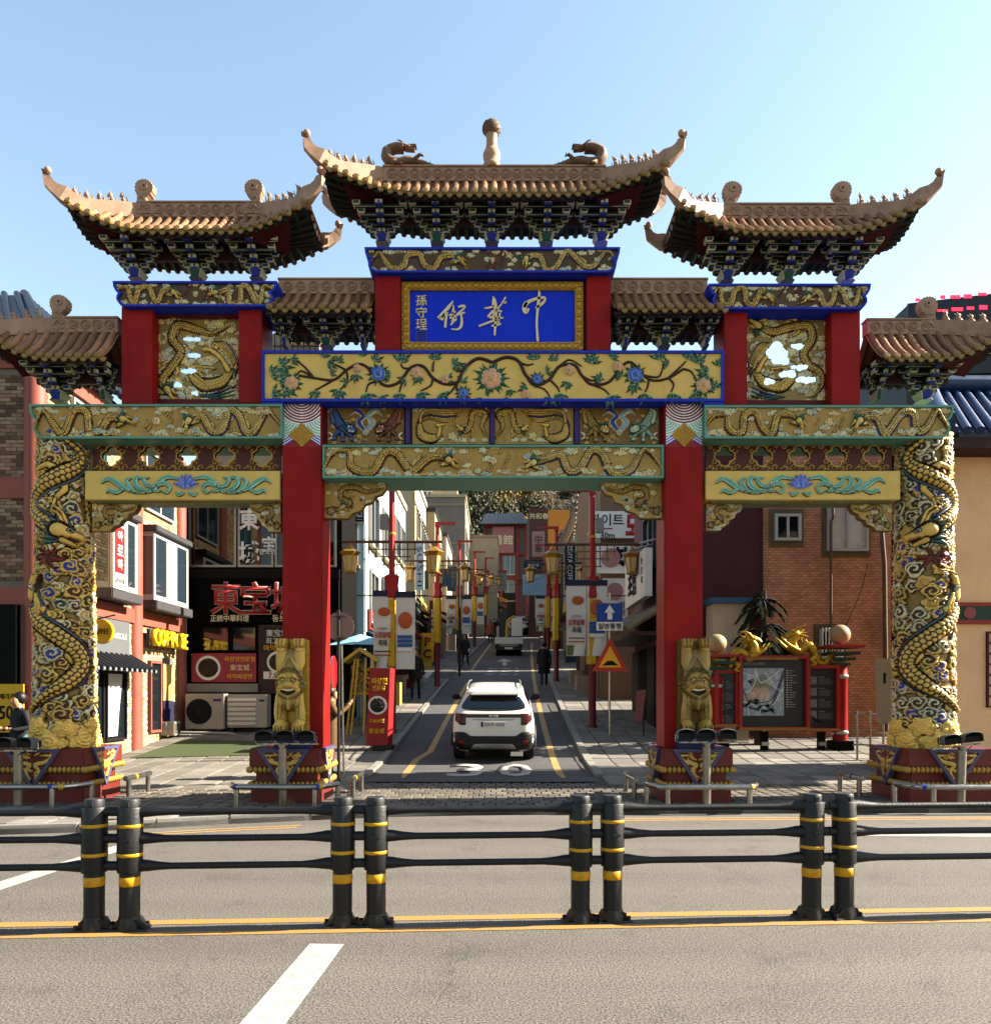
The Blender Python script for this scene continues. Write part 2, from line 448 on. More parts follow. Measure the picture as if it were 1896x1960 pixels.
        for sd in (.8, .3):
            s.stroke(spline([h + up * r * sd, h - dv * r * 1.3 + up * r * (1.3 + sd), h - dv * r * 2.4 + up * r * (1.5 + sd)], 6), [r * .3, r * .12], r * .9, np.array(gold) * 1.2, ol, base=.01)
        s.stroke([h - dv * r * .6, h + dv * r * 1.0 + up * r * .15, h + dv * r * 2.1 + up * r * .5], [r * 1.05, r * .8, r * .5], r * 1.2, gold, ol, base=.008)
        s.stroke([h + dv * r * .4 - up * r * .9, h + dv * r * 1.7 - up * r * .8], [r * .45, r * .3], r * .9, np.array(gold) * .9, ol, base=.008)
        s.stroke([h + dv * r * .9 - up * r * .4, h + dv * r * 1.9 - up * r * .1], [r * .2, r * .16], r * .2, c('#3a0c0c'), None, base=.012)
        e = h + dv * r * .45 + up * r * .5
        s.stroke([e, e + dv * r * .1], r * .3, r * 1.5, c('#e8e2cc'), ol, base=.01); s.stroke([e, e + dv * r * .1], r * .13, r * 1.6, (.01, .01, .012), None, base=.012)
        for sd in (-.2, .5):
            s.stroke(spline([h + dv * r * 2 + up * sd * r, h + dv * r * 3 + up * (sd + .6) * r, h + dv * r * 3.6 + up * (sd * 2 - .2) * r], 6), r * .12, r * .6, np.array(gold) * 1.1, ol)
    def cloud(s, x, y, k, col, rim, n=3, flip=1):
        s.new('cloud')
        for i in range(n):
            s.blob(x + flip * (i - (n - 1) / 2) * k * 1.25, y + (k * .25 if i == n // 2 else 0), k * (1.0 if i == n // 2 else .75), k * .45, col, rim, .78, 5, i * 1.3, 1.25, lines=c('#2a1a08'))
    def to_mesh(s, parent, map3, names=None, mats=None, clip=None, prefix=''):
        """map3(x, y, h) -> world arrays; every carved piece becomes a child mesh of its own"""
        P = np.stack(map3(s.gx, s.gy, s.H), -1).reshape(-1, 3) - np.array(wloc(parent))
        fi = (s.I[:-1, :-1] + 0); hol = s.hole[:-1, :-1] | s.hole[1:, 1:] | s.hole[1:, :-1] | s.hole[:-1, 1:]
        keep = ~hol
        if clip is not None: keep &= clip(s.gx[:-1, :-1] + s.res / 2, s.gy[:-1, :-1] + s.res / 2)
        nx = s.nx; jj, ii = np.nonzero(keep); ids = fi[jj, ii]
        q = np.stack([jj * nx + ii, jj * nx + ii + 1, (jj + 1) * nx + ii + 1, (jj + 1) * nx + ii], 1)
        colr = np.concatenate([np.clip(s.C.reshape(-1, 3) * 1.3, 0, 1), np.ones((s.nx * s.ny, 1))], 1)
        # pieces too small to stand alone stay with the ground
        cnt = np.bincount(ids, minlength=len(s.names)); ids = np.where(cnt[ids] < 40, 0, ids)
        out = []
        for k in np.unique(ids):
            fq = q[ids == k]; u, inv = np.unique(fq, return_inverse=True); inv = inv.reshape(-1, 4)
            me = bpy.data.meshes.new(prefix + s.names[k])
            me.vertices.add(len(u)); me.vertices.foreach_set('co', P[u].ravel())
            me.loops.add(len(fq) * 4); me.loops.foreach_set('vertex_index', inv.ravel().astype(np.int32))
            me.polygons.add(len(fq)); me.polygons.foreach_set('loop_start', np.arange(0, len(fq) * 4, 4, dtype=np.int32)); me.polygons.foreach_set('loop_total', np.full(len(fq), 4, np.int32))
            me.polygons.foreach_set('use_smooth', np.ones(len(fq), bool))
            me.update(calc_edges=True)
            at = me.color_attributes.new('Col', 'FLOAT_COLOR', 'POINT'); at.data.foreach_set('color', colr[u].ravel().astype(np.float32))
            me.materials.append(RELIEF)
            o = link(s.names[k] if k else (prefix + 'ground'), me, parent); out.append(o)
            if not k: o['kind'] = 'stuff'
        return out
def inpoly(x, y, pts):
    m = np.zeros(x.shape, bool); n = len(pts)
    for i in range(n):
        x0, y0 = pts[i]; x1, y1 = pts[(i + 1) % n]
        if y0 == y1: continue
        cnd = (y0 > y) != (y1 > y)
        m ^= cnd & (x < (x1 - x0) * (y - y0) / (y1 - y0) + x0)
    return m
def inset(pts, t):
    n = len(pts); A = sum(pts[i][0] * pts[(i + 1) % n][1] - pts[(i + 1) % n][0] * pts[i][1] for i in range(n)); sg = 1 if A > 0 else -1; o = []
    for i in range(n):
        a, b, d = pts[i - 1], pts[i], pts[(i + 1) % n]
        e1 = (b[0] - a[0], b[1] - a[1]); e2 = (d[0] - b[0], d[1] - b[1]); l1 = math.hypot(*e1) or 1; l2 = math.hypot(*e2) or 1
        n1 = (-e1[1] / l1 * sg, e1[0] / l1 * sg); n2 = (-e2[1] / l2 * sg, e2[0] / l2 * sg)
        mx, my = n1[0] + n2[0], n1[1] + n2[1]; l = math.hypot(mx, my) or 1; mx /= l; my /= l
        k = t / max(.45, mx * n1[0] + my * n1[1]); o.append((b[0] + mx * k, b[1] + my * k))
    return o
GLD, GLD2, BRN, CRM = np.array(c('#d8b056')), np.array(c('#b9944c')), np.array(c('#3a240e')), np.array(c('#e6d7a8'))
GRN, BLU, PBL, SIL, MAR = np.array(c('#2f7a66')), np.array(c('#26389a')), np.array(c('#86a8b4')), np.array(c('#b4bc9c')), np.array(c('#5a1a14'))

# ================================================================== ground, roads, pavements
def asphalt_mat(name, c1, c2, speck=.35):
    m = bpy.data.materials.new(name); m.use_nodes = True; n = m.node_tree; L = n.links; b = n.nodes['Principled BSDF']
    tc = n.nodes.new('ShaderNodeTexCoord'); geo = n.nodes.new('ShaderNodeNewGeometry')
    def noise(sc, det, ro):
        q = n.nodes.new('ShaderNodeTexNoise'); q.inputs['Scale'].default_value = sc; q.inputs['Detail'].default_value = det; q.inputs['Roughness'].default_value = ro; L.new(geo.outputs['Position'], q.inputs['Vector']); return q
    a = noise(.35, 8, .7); f = noise(70, 4, .85); p = noise(2.2, 8, .7); v = n.nodes.new('ShaderNodeTexVoronoi'); v.inputs['Scale'].default_value = 150; L.new(geo.outputs['Position'], v.inputs['Vector'])
    mx = n.nodes.new('ShaderNodeMix'); mx.data_type = 'RGBA'; mx.inputs[6].default_value = (*c1, 1); mx.inputs[7].default_value = (*c2, 1)
    r = n.nodes.new('ShaderNodeMapRange'); r.inputs[1].default_value = .3; r.inputs[2].default_value = .7; L.new(a.outputs[0], r.inputs[0]); L.new(r.outputs[0], mx.inputs[0])
    mr = n.nodes.new('ShaderNodeMapRange'); mr.inputs[1].default_value = .39; mr.inputs[2].default_value = .61; mr.inputs[3].default_value = 1 - speck; mr.inputs[4].default_value = 1 + speck * 1.3; L.new(f.outputs[0], mr.inputs[0])
    s1 = n.nodes.new('ShaderNodeVectorMath'); s1.operation = 'SCALE'; L.new(mx.outputs[2], s1.inputs[0]); L.new(mr.outputs[0], s1.inputs[3])
    m2 = n.nodes.new('ShaderNodeMapRange'); m2.inputs[1].default_value = .30; m2.inputs[2].default_value = .46; m2.inputs[3].default_value = .72; m2.inputs[4].default_value = 1.0; L.new(p.outputs[0], m2.inputs[0])
    s2 = n.nodes.new('ShaderNodeVectorMath'); s2.operation = 'SCALE'; L.new(s1.outputs[0], s2.inputs[0]); L.new(m2.outputs[0], s2.inputs[3])
    mp = n.nodes.new('ShaderNodeMapping'); mp.inputs['Scale'].default_value = (.05, 1.1, 1); L.new(geo.outputs['Position'], mp.inputs[0])      # wheel-polished bands along the lane
    q = n.nodes.new('ShaderNodeTexNoise'); q.inputs['Scale'].default_value = 1.4; q.inputs['Detail'].default_value = 5; L.new(mp.outputs[0], q.inputs['Vector'])
    m3 = n.nodes.new('ShaderNodeMapRange'); m3.inputs[1].default_value = .35; m3.inputs[2].default_value = .65; m3.inputs[3].default_value = .86; m3.inputs[4].default_value = 1.1; L.new(q.outputs[0], m3.inputs[0])
    w = n.nodes.new('ShaderNodeTexNoise'); w.inputs['Scale'].default_value = 1.6; w.inputs['Detail'].default_value = 6; L.new(geo.outputs['Position'], w.inputs['Vector'])
    va = n.nodes.new('ShaderNodeVectorMath'); va.operation = 'MULTIPLY_ADD'; va.inputs[1].default_value = (.5, .5, .5); L.new(w.outputs[1], va.inputs[0]); L.new(geo.outputs['Position'], va.inputs[2])
    vc = n.nodes.new('ShaderNodeTexVoronoi'); vc.feature = 'DISTANCE_TO_EDGE'; vc.inputs['Scale'].default_value = .42; L.new(va.outputs[0], vc.inputs['Vector'])      # hairline cracks
    cr = n.nodes.new('ShaderNodeMapRange'); cr.inputs[1].default_value = 0; cr.inputs[2].default_value = .004; cr.inputs[3].default_value = .72; cr.inputs[4].default_value = 1; L.new(vc.outputs['Distance'], cr.inputs[0])
    mm = n.nodes.new('ShaderNodeMath'); mm.operation = 'MULTIPLY'; L.new(m3.outputs[0], mm.inputs[0]); L.new(cr.outputs[0], mm.inputs[1])
    s3 = n.nodes.new('ShaderNodeVectorMath'); s3.operation = 'SCALE'; L.new(s2.outputs[0], s3.inputs[0]); L.new(mm.outputs[0], s3.inputs[3])
    L.new(s3.outputs[0], b.inputs['Base Color']); b.inputs['Roughness'].default_value = .85; b.inputs['Specular IOR Level'].default_value = .3
    bp = n.nodes.new('ShaderNodeBump'); bp.inputs['Strength'].default_value = .7; bp.inputs['Distance'].default_value = .012; L.new(f.outputs[0], bp.inputs['Height']); L.new(bp.outputs[0], b.inputs['Normal'])
    return m
def worn_paint(name, col, wear=.5):
    m = bpy.data.materials.new(name); m.use_nodes = True; n = m.node_tree; L = n.links; b = n.nodes['Principled BSDF']
    geo = n.nodes.new('ShaderNodeNewGeometry'); q = n.nodes.new('ShaderNodeTexNoise'); q.inputs['Scale'].default_value = 26; q.inputs['Detail'].default_value = 8; q.inputs['Roughness'].default_value = .8; L.new(geo.outputs['Position'], q.inputs['Vector'])
    r = n.nodes.new('ShaderNodeMapRange'); r.inputs[1].default_value = .34; r.inputs[2].default_value = .34 + .3 * wear; L.new(q.outputs[0], r.inputs[0])
    mx = n.nodes.new('ShaderNodeMix'); mx.data_type = 'RGBA'; mx.inputs[6].default_value = (.10, .095, .085, 1); mx.inputs[7].default_value = (*col, 1); L.new(r.outputs[0], mx.inputs[0]); L.new(mx.outputs[2], b.inputs['Base Color']); b.inputs['Roughness'].default_value = .7
    return m
ASPH = asphalt_mat('asphalt_worn', c('#6b6660'), c('#65605a'), 1.0)
ASPH2 = asphalt_mat('asphalt_dark', c('#5c5b5b'), c('#504f51'), .4)
PAVEM = [mat('paving_stone_%d' % i, h, .8, 0, .18, 6, .15, 70, dirt=.3, ov=.18) for i, h in enumerate(('#8d877e', '#827b73', '#979087', '#88837b'))]
SETTM = [mat('sett_%d' % i, h, .75, 0, .25, 9, .3, 50, dirt=.3, ov=.25) for i, h in enumerate(('#7a7064', '#665f58', '#857a69', '#6e675f'))]
GROUT = mat('grout', '#57524b', .9, 0, .2, 5); KERBM = mat('kerb_granite', '#9a958d', .75, 0, .15, 12, .1, 80, dirt=.2)
YPAINT = worn_paint('yellow_road_paint', c('#bd8414'), .7); WPAINT = worn_paint('white_road_paint', c('#b9b5ad'), .5)
WPAINT2 = worn_paint('worn_white_paint', c('#c8c6c2'), .9); YPAINT2 = worn_paint('worn_yellow_paint', c('#c8952c'), .8)
RZ = -.1
b = MB()                                          # terrain that carries everything out to the horizon
ys_ = [-60, 0, 13.5, 17.4, 22, 34, 49, 70, 85, 120, 220, 400]
for ya, yb in zip(ys_, ys_[1:]): b.add([(-400, ya, ground(ya) - .3), (400, ya, ground(ya) - .3), (400, yb, ground(yb) - .3), (-400, yb, ground(yb) - .3)], [(0, 1, 2, 3)])
struct(b.build('ground', mat('earth', '#5d574e', .9, 0, .2, 1)))
KERBL = [(-60, 9.5), (-9, 9.6), (-6.5, 9.72), (-5.3, 9.95), (-3.6, 10.6), (-1.55, 11.2), (0, 11.38), (2.7, 11.5), (7.3, 11.6), (60, 13)]
def kerb_y(x):
    for (a, ya), (b_, yb) in zip(KERBL, KERBL[1:]):
        if x <= b_: return ya + (yb - ya) * (x - a) / (b_ - a)
    return KERBL[-1][1]
b = MB()
for (a, ya), (b_, yb) in zip(KERBL, KERBL[1:]): b.add([(a, -30, RZ), (b_, -30, RZ), (b_, yb, RZ), (a, ya, RZ)], [(0, 1, 2, 3)])
road = struct(b.build('road', ASPH))
# forecourt pavement
b = MB()
for (a, ya), (b_, yb) in zip(KERBL, KERBL[1:]):
    b.add([(a, ya, -.03), (b_, yb, -.03), (b_, 13.5, -.03), (a, 13.5, -.03)], [(0, 1, 2, 3)])
    b.add([(a, ya, -.3), (b_, yb, -.3), (b_, yb, -.03), (a, ya, -.03)], [(0, 1, 2, 3)])
for x0, x1 in ((-60, -2.35), (1.8, 60)):
    for ya, yb in zip((13.5, 17.4, 22), (17.4, 22, 27)): b.add([(x0, ya, ground(ya) - .03), (x1, ya, ground(ya) - .03), (x1, yb, ground(yb) - .03), (x0, yb, ground(yb) - .03)], [(0, 1, 2, 3)])
fore = struct(b.build('forecourt_pavement', GROUT))
UNIT = {}
def unit_box(m, bev=.08):
    if m.name not in UNIT:
        me = bpy.data.meshes.new('paving'); e = .06
        vs = [(x, y, -.5) for x, y in ((-.5, -.5), (.5, -.5), (.5, .5), (-.5, .5))] + [(x, y, .3) for x, y in ((-.5, -.5), (.5, -.5), (.5, .5), (-.5, .5))] + [(x, y, .5) for x, y in ((-.5 + e, -.5 + e), (.5 - e, -.5 + e), (.5 - e, .5 - e), (-.5 + e, .5 - e))]
        fs = [(0, 1, 5, 4), (1, 2, 6, 5), (2, 3, 7, 6), (3, 0, 4, 7), (4, 5, 9, 8), (5, 6, 10, 9), (6, 7, 11, 10), (7, 4, 8, 11), (8, 9, 10, 11)]
        me.from_pydata(vs, [], fs); me.materials.append(m); UNIT[m.name] = me
    return UNIT[m.name]
def pave(parent, name, cells, mats, th=.05, limit=300):
    """cells: (x, y, w, d, z); the pieces nearest the camera become objects, the rest one mesh"""
    cells = sorted(cells, key=lambda q: q[1]); rg = random.Random(4)
    for (x, y, w, dd, z) in cells[:limit]:
        sl = math.atan2(ground(y + .2) - ground(y - .2), .4)
        inst(name, unit_box(rg.choice(mats)), parent, (x, y, z - th / 2 + rg.uniform(-.004, .004)), (sl + rg.uniform(-.006, .006), rg.uniform(-.006, .006), 0), (w, dd, th))
    rest = MB()
    for (x, y, w, dd, z) in cells[limit:]:
        sl = ground(y + .2) - ground(y - .2); k = sl / .4 * dd / 2; rest.mi = rg.randrange(len(mats)); h = rg.uniform(-.004, .004); e = .012
        lo = [(x - w / 2, y - dd / 2, z - k - th), (x + w / 2, y - dd / 2, z - k - th), (x + w / 2, y + dd / 2, z + k - th), (x - w / 2, y + dd / 2, z + k - th)]
        hi = [(x - w / 2 + e, y - dd / 2 + e, z - k + h), (x + w / 2 - e, y - dd / 2 + e, z - k + h), (x + w / 2 - e, y + dd / 2 - e, z + k + h), (x - w / 2 + e, y + dd / 2 - e, z + k + h)]
        rest.add(lo + hi, [(4, 5, 6, 7), (0, 1, 5, 4), (1, 2, 6, 5), (2, 3, 7, 6), (3, 0, 4, 7)])
    if cells[limit:]: stuff(rest.build(name, mats, parent))
# small setts across the gate opening and along the kerb
cells = []
y = 11.3
while y < 14.7:
    dd = .27; off = (int(y * 100) % 2) * .1; x = -2.75
    while x < 2.6:
        w = .19
        if y - dd / 2 > kerb_y(x) + .12 and not (abs(x) > 2.5 and 11.9 < y < 13.3): cells.append((x + off, y, w - .015, dd - .02, .0 if y < 13.5 else ground(y) - .04 * min(1, (y - 13.5))))
        x += w
    y += dd
pave(fore, 'sett', cells, SETTM, .06)
cells = []
for y in np.arange(11.6, 16.4, .2):
    for x in list(np.arange(-2.9, -9.5, -.2)) + list(np.arange(2.8, 9.5, .2)):
        if y < kerb_y(x) + .15 or (y > 13.6 and x < 0): continue
        if (abs(abs(x) - 3.17) < .55 or abs(abs(x) - 7.05) < .78) and 12 < y < 13.2: continue
        if x > 0 and y > 14.2: continue
        cells.append((x, y, .185, .185, ground(y)))
cells2 = [(x, y, .46, .36, 0) for y in np.arange(9.9, 11.6, .38) for x in np.arange(-9.4, -1.6, .48) if y > kerb_y(x) + .3]
pave(fore, 'paver', cells, SETTM, .05)
cells = cells2
for y in np.arange(13.9, 24, .5):
    for x in np.arange(-8.3, -2.5, .5):
        if x < road_c(y) - 2.5: cells.append((x, y, .485, .485, ground(y)))
for y in np.arange(14.4, 24, .5):
    for x in np.arange(2.3, 11, .5):
        if x > road_c(y) + 2.4: cells.append((x, y, .485, .485, ground(y)))
pave(fore, 'slab', cells, PAVEM, .05)
def kerbrun(parent, pts, zt, name='kerb_stone', w=.15, h=.2, step=.9):
    pts = [Vector(p) for p in pts]
    for p, q in zip(pts, pts[1:]):
        L = (q - p).length; n = max(1, int(L / step)); dr = (q - p) / n; nn = Vector((-dr.y, dr.x, 0)).normalized() * w
        for i in range(n):
            a = p + dr * (i + .006); e = p + dr * (i + .994); za, ze_ = zt(a), zt(e)
            MB().hexa([(a.x, a.y, za - h), (e.x, e.y, ze_ - h), (e.x + nn.x, e.y + nn.y, ze_ - h), (a.x + nn.x, a.y + nn.y, za - h), (a.x, a.y, za), (e.x, e.y, ze_), (e.x + nn.x, e.y + nn.y, ze_), (a.x + nn.x, a.y + nn.y, za)]).build(name, KERBM, parent, bevel=.012)
kerbrun(fore, [(x, y, 0) for x, y in KERBL[1:-1]], lambda p: .012)
# street climbing the hill
b = MB(); ysn = [14.55 + i * 1.5 for i in range(60)]
for ya, yb in zip(ysn, ysn[1:]):
    f_ = lambda y: ground(y) - (.05 if y > 15 else .02)
    b.add([(road_c(ya) - 2.2, ya, f_(ya)), (road_c(ya) + 2.2, ya, f_(ya)), (road_c(yb) + 2.2, yb, f_(yb)), (road_c(yb) - 2.2, yb, f_(yb))], [(0, 1, 2, 3)])
street = struct(b.build('street', ASPH2))
def sidewalk(side, name):
    b = MB(); ys2 = [22 + i * 2 for i in range(35)]
    for ya, yb in zip(ys2, ys2[1:]):
        i0, i1 = (-30, -2.2) if side < 0 else (2.2, 30)
        b.add([(road_c(ya) + i0, ya, ground(ya) - .02), (road_c(ya) + i1, ya, ground(ya) - .02), (road_c(yb) + i1, yb, ground(yb) - .02), (road_c(yb) + i0, yb, ground(yb) - .02)], [(0, 1, 2, 3)])
    return struct(b.build(name, GROUT))
swl, swr = sidewalk(-1, 'pavement'), sidewalk(1, 'pavement')
for sw, sd in ((swl, -1), (swr, 1)):
    cells = []
    for y in np.arange(24.1, 70, .6):
        for x in np.arange(2.42, 4.9, .6):
            if sd < 0 and 35 < y < 38.6: continue
            cells.append((road_c(y) + sd * (x + .28), y, .585, .585, ground(y)))
    pave(sw, 'slab', cells, PAVEM, .04, 200)
zk = lambda p: ground(p.y) + .03
kerbrun(swl, [(road_c(y) - 2.35 + .0, y, 0) for y in (15.2, 20, 27, 34.6)][::-1], zk, w=.16)
kerbrun(swl, [(road_c(y) - 2.35, y, 0) for y in (39, 48, 58, 70)][::-1], zk, w=.16, step=1.5)
kerbrun(swr, [(road_c(y) + 2.2, y, 0) for y in (15.2, 20, 27, 34, 44, 55, 70)][::-1], zk, w=.18)
def ribbon(pts, w, m, name, zf, parent):
    b = MB(); pts = [Vector((p[0], p[1], 0)) for p in pts]
    L = []
    for i, p in enumerate(pts):
        t = (pts[min(i + 1, len(pts) - 1)] - pts[max(i - 1, 0)]).normalized(); nn = Vector((-t.y, t.x, 0)) * w / 2
        for q in (p + nn, p - nn): L.append((q.x, q.y, zf(q.y)))
    b.add(L, [(2 * i + 1, 2 * i + 3, 2 * i + 2, 2 * i) for i in range(len(pts) - 1)])
    return b.build(name, m, parent)
zs_ = lambda y: ground(y) - (.05 if y > 15 else .02) + .005
ribbon([(road_c(y) - 1.32 - (.22 if y < 18 else 0), y) for y in np.arange(15.0, 34.5, .9)], .15, YPAINT2, 'yellow_line', zs_, street)
ribbon([(road_c(y) + 1.55, y) for y in np.arange(15.0, 60, .9)], .15, YPAINT2, 'yellow_line', zs_, street)
ribbon([(road_c(y) - 1.5, y) for y in np.arange(39, 60, 1)], .13, YPAINT2, 'yellow_line', zs_, street)
for ch, px0, px1 in (('3', 857, 926), ('0', 951, 1019)):
    x0, x1 = X(px0, 16), X(px1, 16); o = letters(ch, street, WPAINT2, (x0 + x1) / 2, 16.1, ground(16.1) - .026, w=x1 - x0, h=1.75, ax='+z', depth=.003, bold=.02, name='speed_numeral'); o.rotation_euler = (math.atan2(.2, 3.9), 0, 0)
for k, y in enumerate((37.2, 38.6, 40.1)):
    for j in range(5):
        x = road_c(y) - .75 + j * .34; ribbon([(x, y - .35), (x + .12 * (-1) ** j, y), (x + .22, y + .35)], .09, WPAINT2, 'worn_marking', zs_, street)
ar = road_c(44); b = MB(); b.add([(ar - .12, 41.8, zs_(41.8)), (ar + .12, 41.8, zs_(41.8)), (ar + .12, 44.2, zs_(44.2)), (ar - .12, 44.2, zs_(44.2)), (ar - .45, 44.2, zs_(44.2)), (ar + .45, 44.2, zs_(44.2)), (ar, 46.2, zs_(46.2))], [(0, 1, 2, 3), (4, 5, 6)]); b.build('road_arrow', WPAINT2, street)
for j in range(6): x = road_c(36.5) - 3.4 - j * .55; ribbon([(x, 35.4), (x, 38.2)], .3, WPAINT2, 'crossing_bar', lambda y: ground(y) - .012, swl)
# markings on the near road
FA, FB = Vector((-2.99, 5.83, 0)), Vector((2.67, 6.15, 0)); fdir = (FB - FA).normalized(); fn = Vector((-fdir.y, fdir.x, 0))
def along(s, o=0): p = FA + fdir * s + fn * o; return p
zr_ = lambda y: RZ + .004
for o_, w_ in ((.16, .12), (-.14, .09)): ribbon([along(-30, o_)[:2], along(40, o_)[:2]], w_, YPAINT, 'yellow_line', zr_, road)
ribbon([(-1.18, 5.49), (-1.235, 4.17), (-1.3, 2.6)], .245, WPAINT, 'white_stripe', zr_, road)
ribbon([(-4.28, 9.05), (-4.5, 7.4), (-4.68, 5.9)], .24, WPAINT, 'white_stripe', zr_, road)
ribbon([(3.0, 9.85), (6.5, 9.72), (20, 9.4)], .2, WPAINT, 'lane_line', zr_, road)
for o_ in (.42, .58): ribbon([(x, kerb_y(x) - o_) for x in (1.6, 2.7, 4.6, 7.3, 12, 30)], .07, YPAINT2, 'yellow_line', zr_, road); ribbon([(x, kerb_y(x) - o_) for x in (-9, -6.5, -5.3, -4.4, -3.6, -2.6)], .06, YPAINT2, 'yellow_line', zr_, road)

# ================================================================== the ceremonial gate
YC = 12.5
gate = thing('ceremonial_gate', 'tall painted Chinese gateway with tiled roofs, red pillars and dragon columns spanning the street', 'gate', (-.06, YC, 0))
rng = random.Random(3)
# ---- shared small pieces
def capm():
    b = MB(); b.sm = True; b.cyly(-.02, .02, 0, 0, .05, 14); b.sm = False
    b.mat(1); b.cyly(-.026, -.018, 0, 0, .017, 8)
    for a in range(4):
        an = math.pi / 4 + a * math.pi / 2; b.box(.03 * math.cos(an) - .008, .03 * math.cos(an) + .008, -.025, -.018, .03 * math.sin(an) - .008, .03 * math.sin(an) + .008)
    return b.mesh('tile_cap', [CAPGOLD, RIDGED])
CAPM = capm()
DRIPM = MB().prism([(-.05, .02), (.05, .02), (.04, -.025), (0, -.05), (-.04, -.025)], -.012, .012).mesh('drip_tile', CAPGOLD)
def medal():
    b = MB(); b.sm = True
    ring = [(math.cos(2 * math.pi * i / 16), math.sin(2 * math.pi * i / 16)) for i in range(16)]
    b.sm = False; b.ring([(x * .075, z * .075) for x, z in ring], [(x * .058, z * .058) for x, z in ring], -.014, .01)
    b.prism([(x * .035, z * .035) for x, z in ring[::2]], -.012, .01)
    return b.mesh('medallion', RIDGED)
MEDM = medal()
def beast():
    b = MB(); b.sm = True
    b.lathe([(.045, 0), (.05, .02), (.042, .05), (.03, .085), (.022, .1)], 0, 0, 8)
    b.ball((.012, 0, .125), .032, 8, 6, (1.15, .85, 1)); b.ball((.045, 0, .118), .016, 6, 4)
    b.sm = False
    for sgn in (-1, 1): b.tube([(-.005, sgn * .018, .145), (-.02, sgn * .024, .178)], [.012, .003], 5)
    for sgn in (-1, 1): b.tube([(.03, sgn * .025, .08), (.048, sgn * .022, 0)], [.014, .012], 5)
    b.tube([(-.04, 0, .02), (-.07, 0, .06), (-.06, 0, .11)], [.014, .012, .004], 5)
    return b.mesh('roof_beast', RIDGE)
BEAST = beast()
def fish():                                   # curled fish-tail ridge ornament, looks along +x
    out = [(.2, 0), (.21, .1), (.12, .16), (.04, .2), (.04, .26), (.1, .31), (.135, .38), (.13, .45), (.09, .5), (.03, .53), (-.04, .53), (-.1, .5), (-.13, .44), (-.13, .36), (-.1, .28), (-.11, .2), (-.14, .12), (-.16, 0)]
    sp = spline(out, 3); o2 = []
    for i, p in enumerate(sp):
        k = .016 if (i % 2 and p[1] > .24) else 0; o2.append((p[0] * (1 + k * 6), p[1] + k * (1 if p[1] > .4 else 0)))
    b = MB(); b.prism(o2, -.07, .07)
    b.sm = True
    for sg in (-1, 1):
        b.cyly(sg * .06, sg * .085, .0, .43, .062, 14)
        b.mat(1); b.cyly(sg * .08, sg * .094, .01, .43, .016, 8); b.mat(0)
        b.tube([(-.08, sg * .075, .05), (-.02, sg * .075, .14), (.04, sg * .075, .08), (.1, sg * .075, .1)], .014, 5)
        b.tube([(.02, sg * .075, .22), (-.02, sg * .075, .27), (-.06, sg * .075, .25)], .01, 5)
    return b.mesh('fish_ornament', [RIDGE, DARK])
FISH = fish()
def ridge_dragon():                           # crouching dragon with an arched neck, head towards +x
    b = MB(); b.sm = True
    body = spline([(1.02, 0, .04), (.8, 0, .09), (.6, 0, .15), (.42, 0, .17), (.25, 0, .13), (.08, 0, .16), (-.02, 0, .3), (.02, 0, .43), (.16, 0, .5), (.32, 0, .5)], 5)
    n = len(body); b.tube(body, [.035 + .075 * min(1, i / (n * .35)) - (.015 if i > n * .75 else 0) for i in range(n)], 8)
    b.ball((.4, 0, .5), .075, 10, 6, (1.4, .9, .8)); b.sm = False
    b.prism([(.42, .47), (.58, .52), (.56, .56), (.42, .55)], -.045, .045); b.prism([(.4, .45), (.54, .44), (.55, .47), (.42, .49)], -.04, .04)
    for i in range(4, n - 3, 2):
        p = body[i]; q = body[i + 1]; dx, dz = q[0] - p[0], q[2] - p[2]; l = math.hypot(dx, dz); nx, nz = dz / l, -dx / l
        if i < n * .55: nx, nz = -nx * 0 + 0, 1
        b.prism([(p[0] - .02, p[2]), (p[0] + nx * .12, p[2] + nz * .12), (p[0] + .03, p[2])], -.01, .01)
    b.sm = True
    for sgn in (-1, 1):
        b.tube([(.36, sgn * .04, .53), (.26, sgn * .07, .6), (.2, sgn * .08, .6)], [.02, .014, .005], 5)
        b.tube([(.55, sgn * .07, .16), (.66, sgn * .1, .24), (.72, sgn * .1, .2), (.7, sgn * .1, .28)], [.04, .03, .02, .008], 6)
        b.tube([(.2, sgn * .07, .12), (.12, sgn * .11, .06), (.22, sgn * .12, .02), (.3, sgn * .12, .02)], [.05, .04, .03, .02], 6)
    return b.mesh('ridge_dragon', mat('weathered_terracotta', '#8d6e58', .65, 0, .3, 12, .3, 40, dirt=.35))
RDRAG = ridge_dragon()

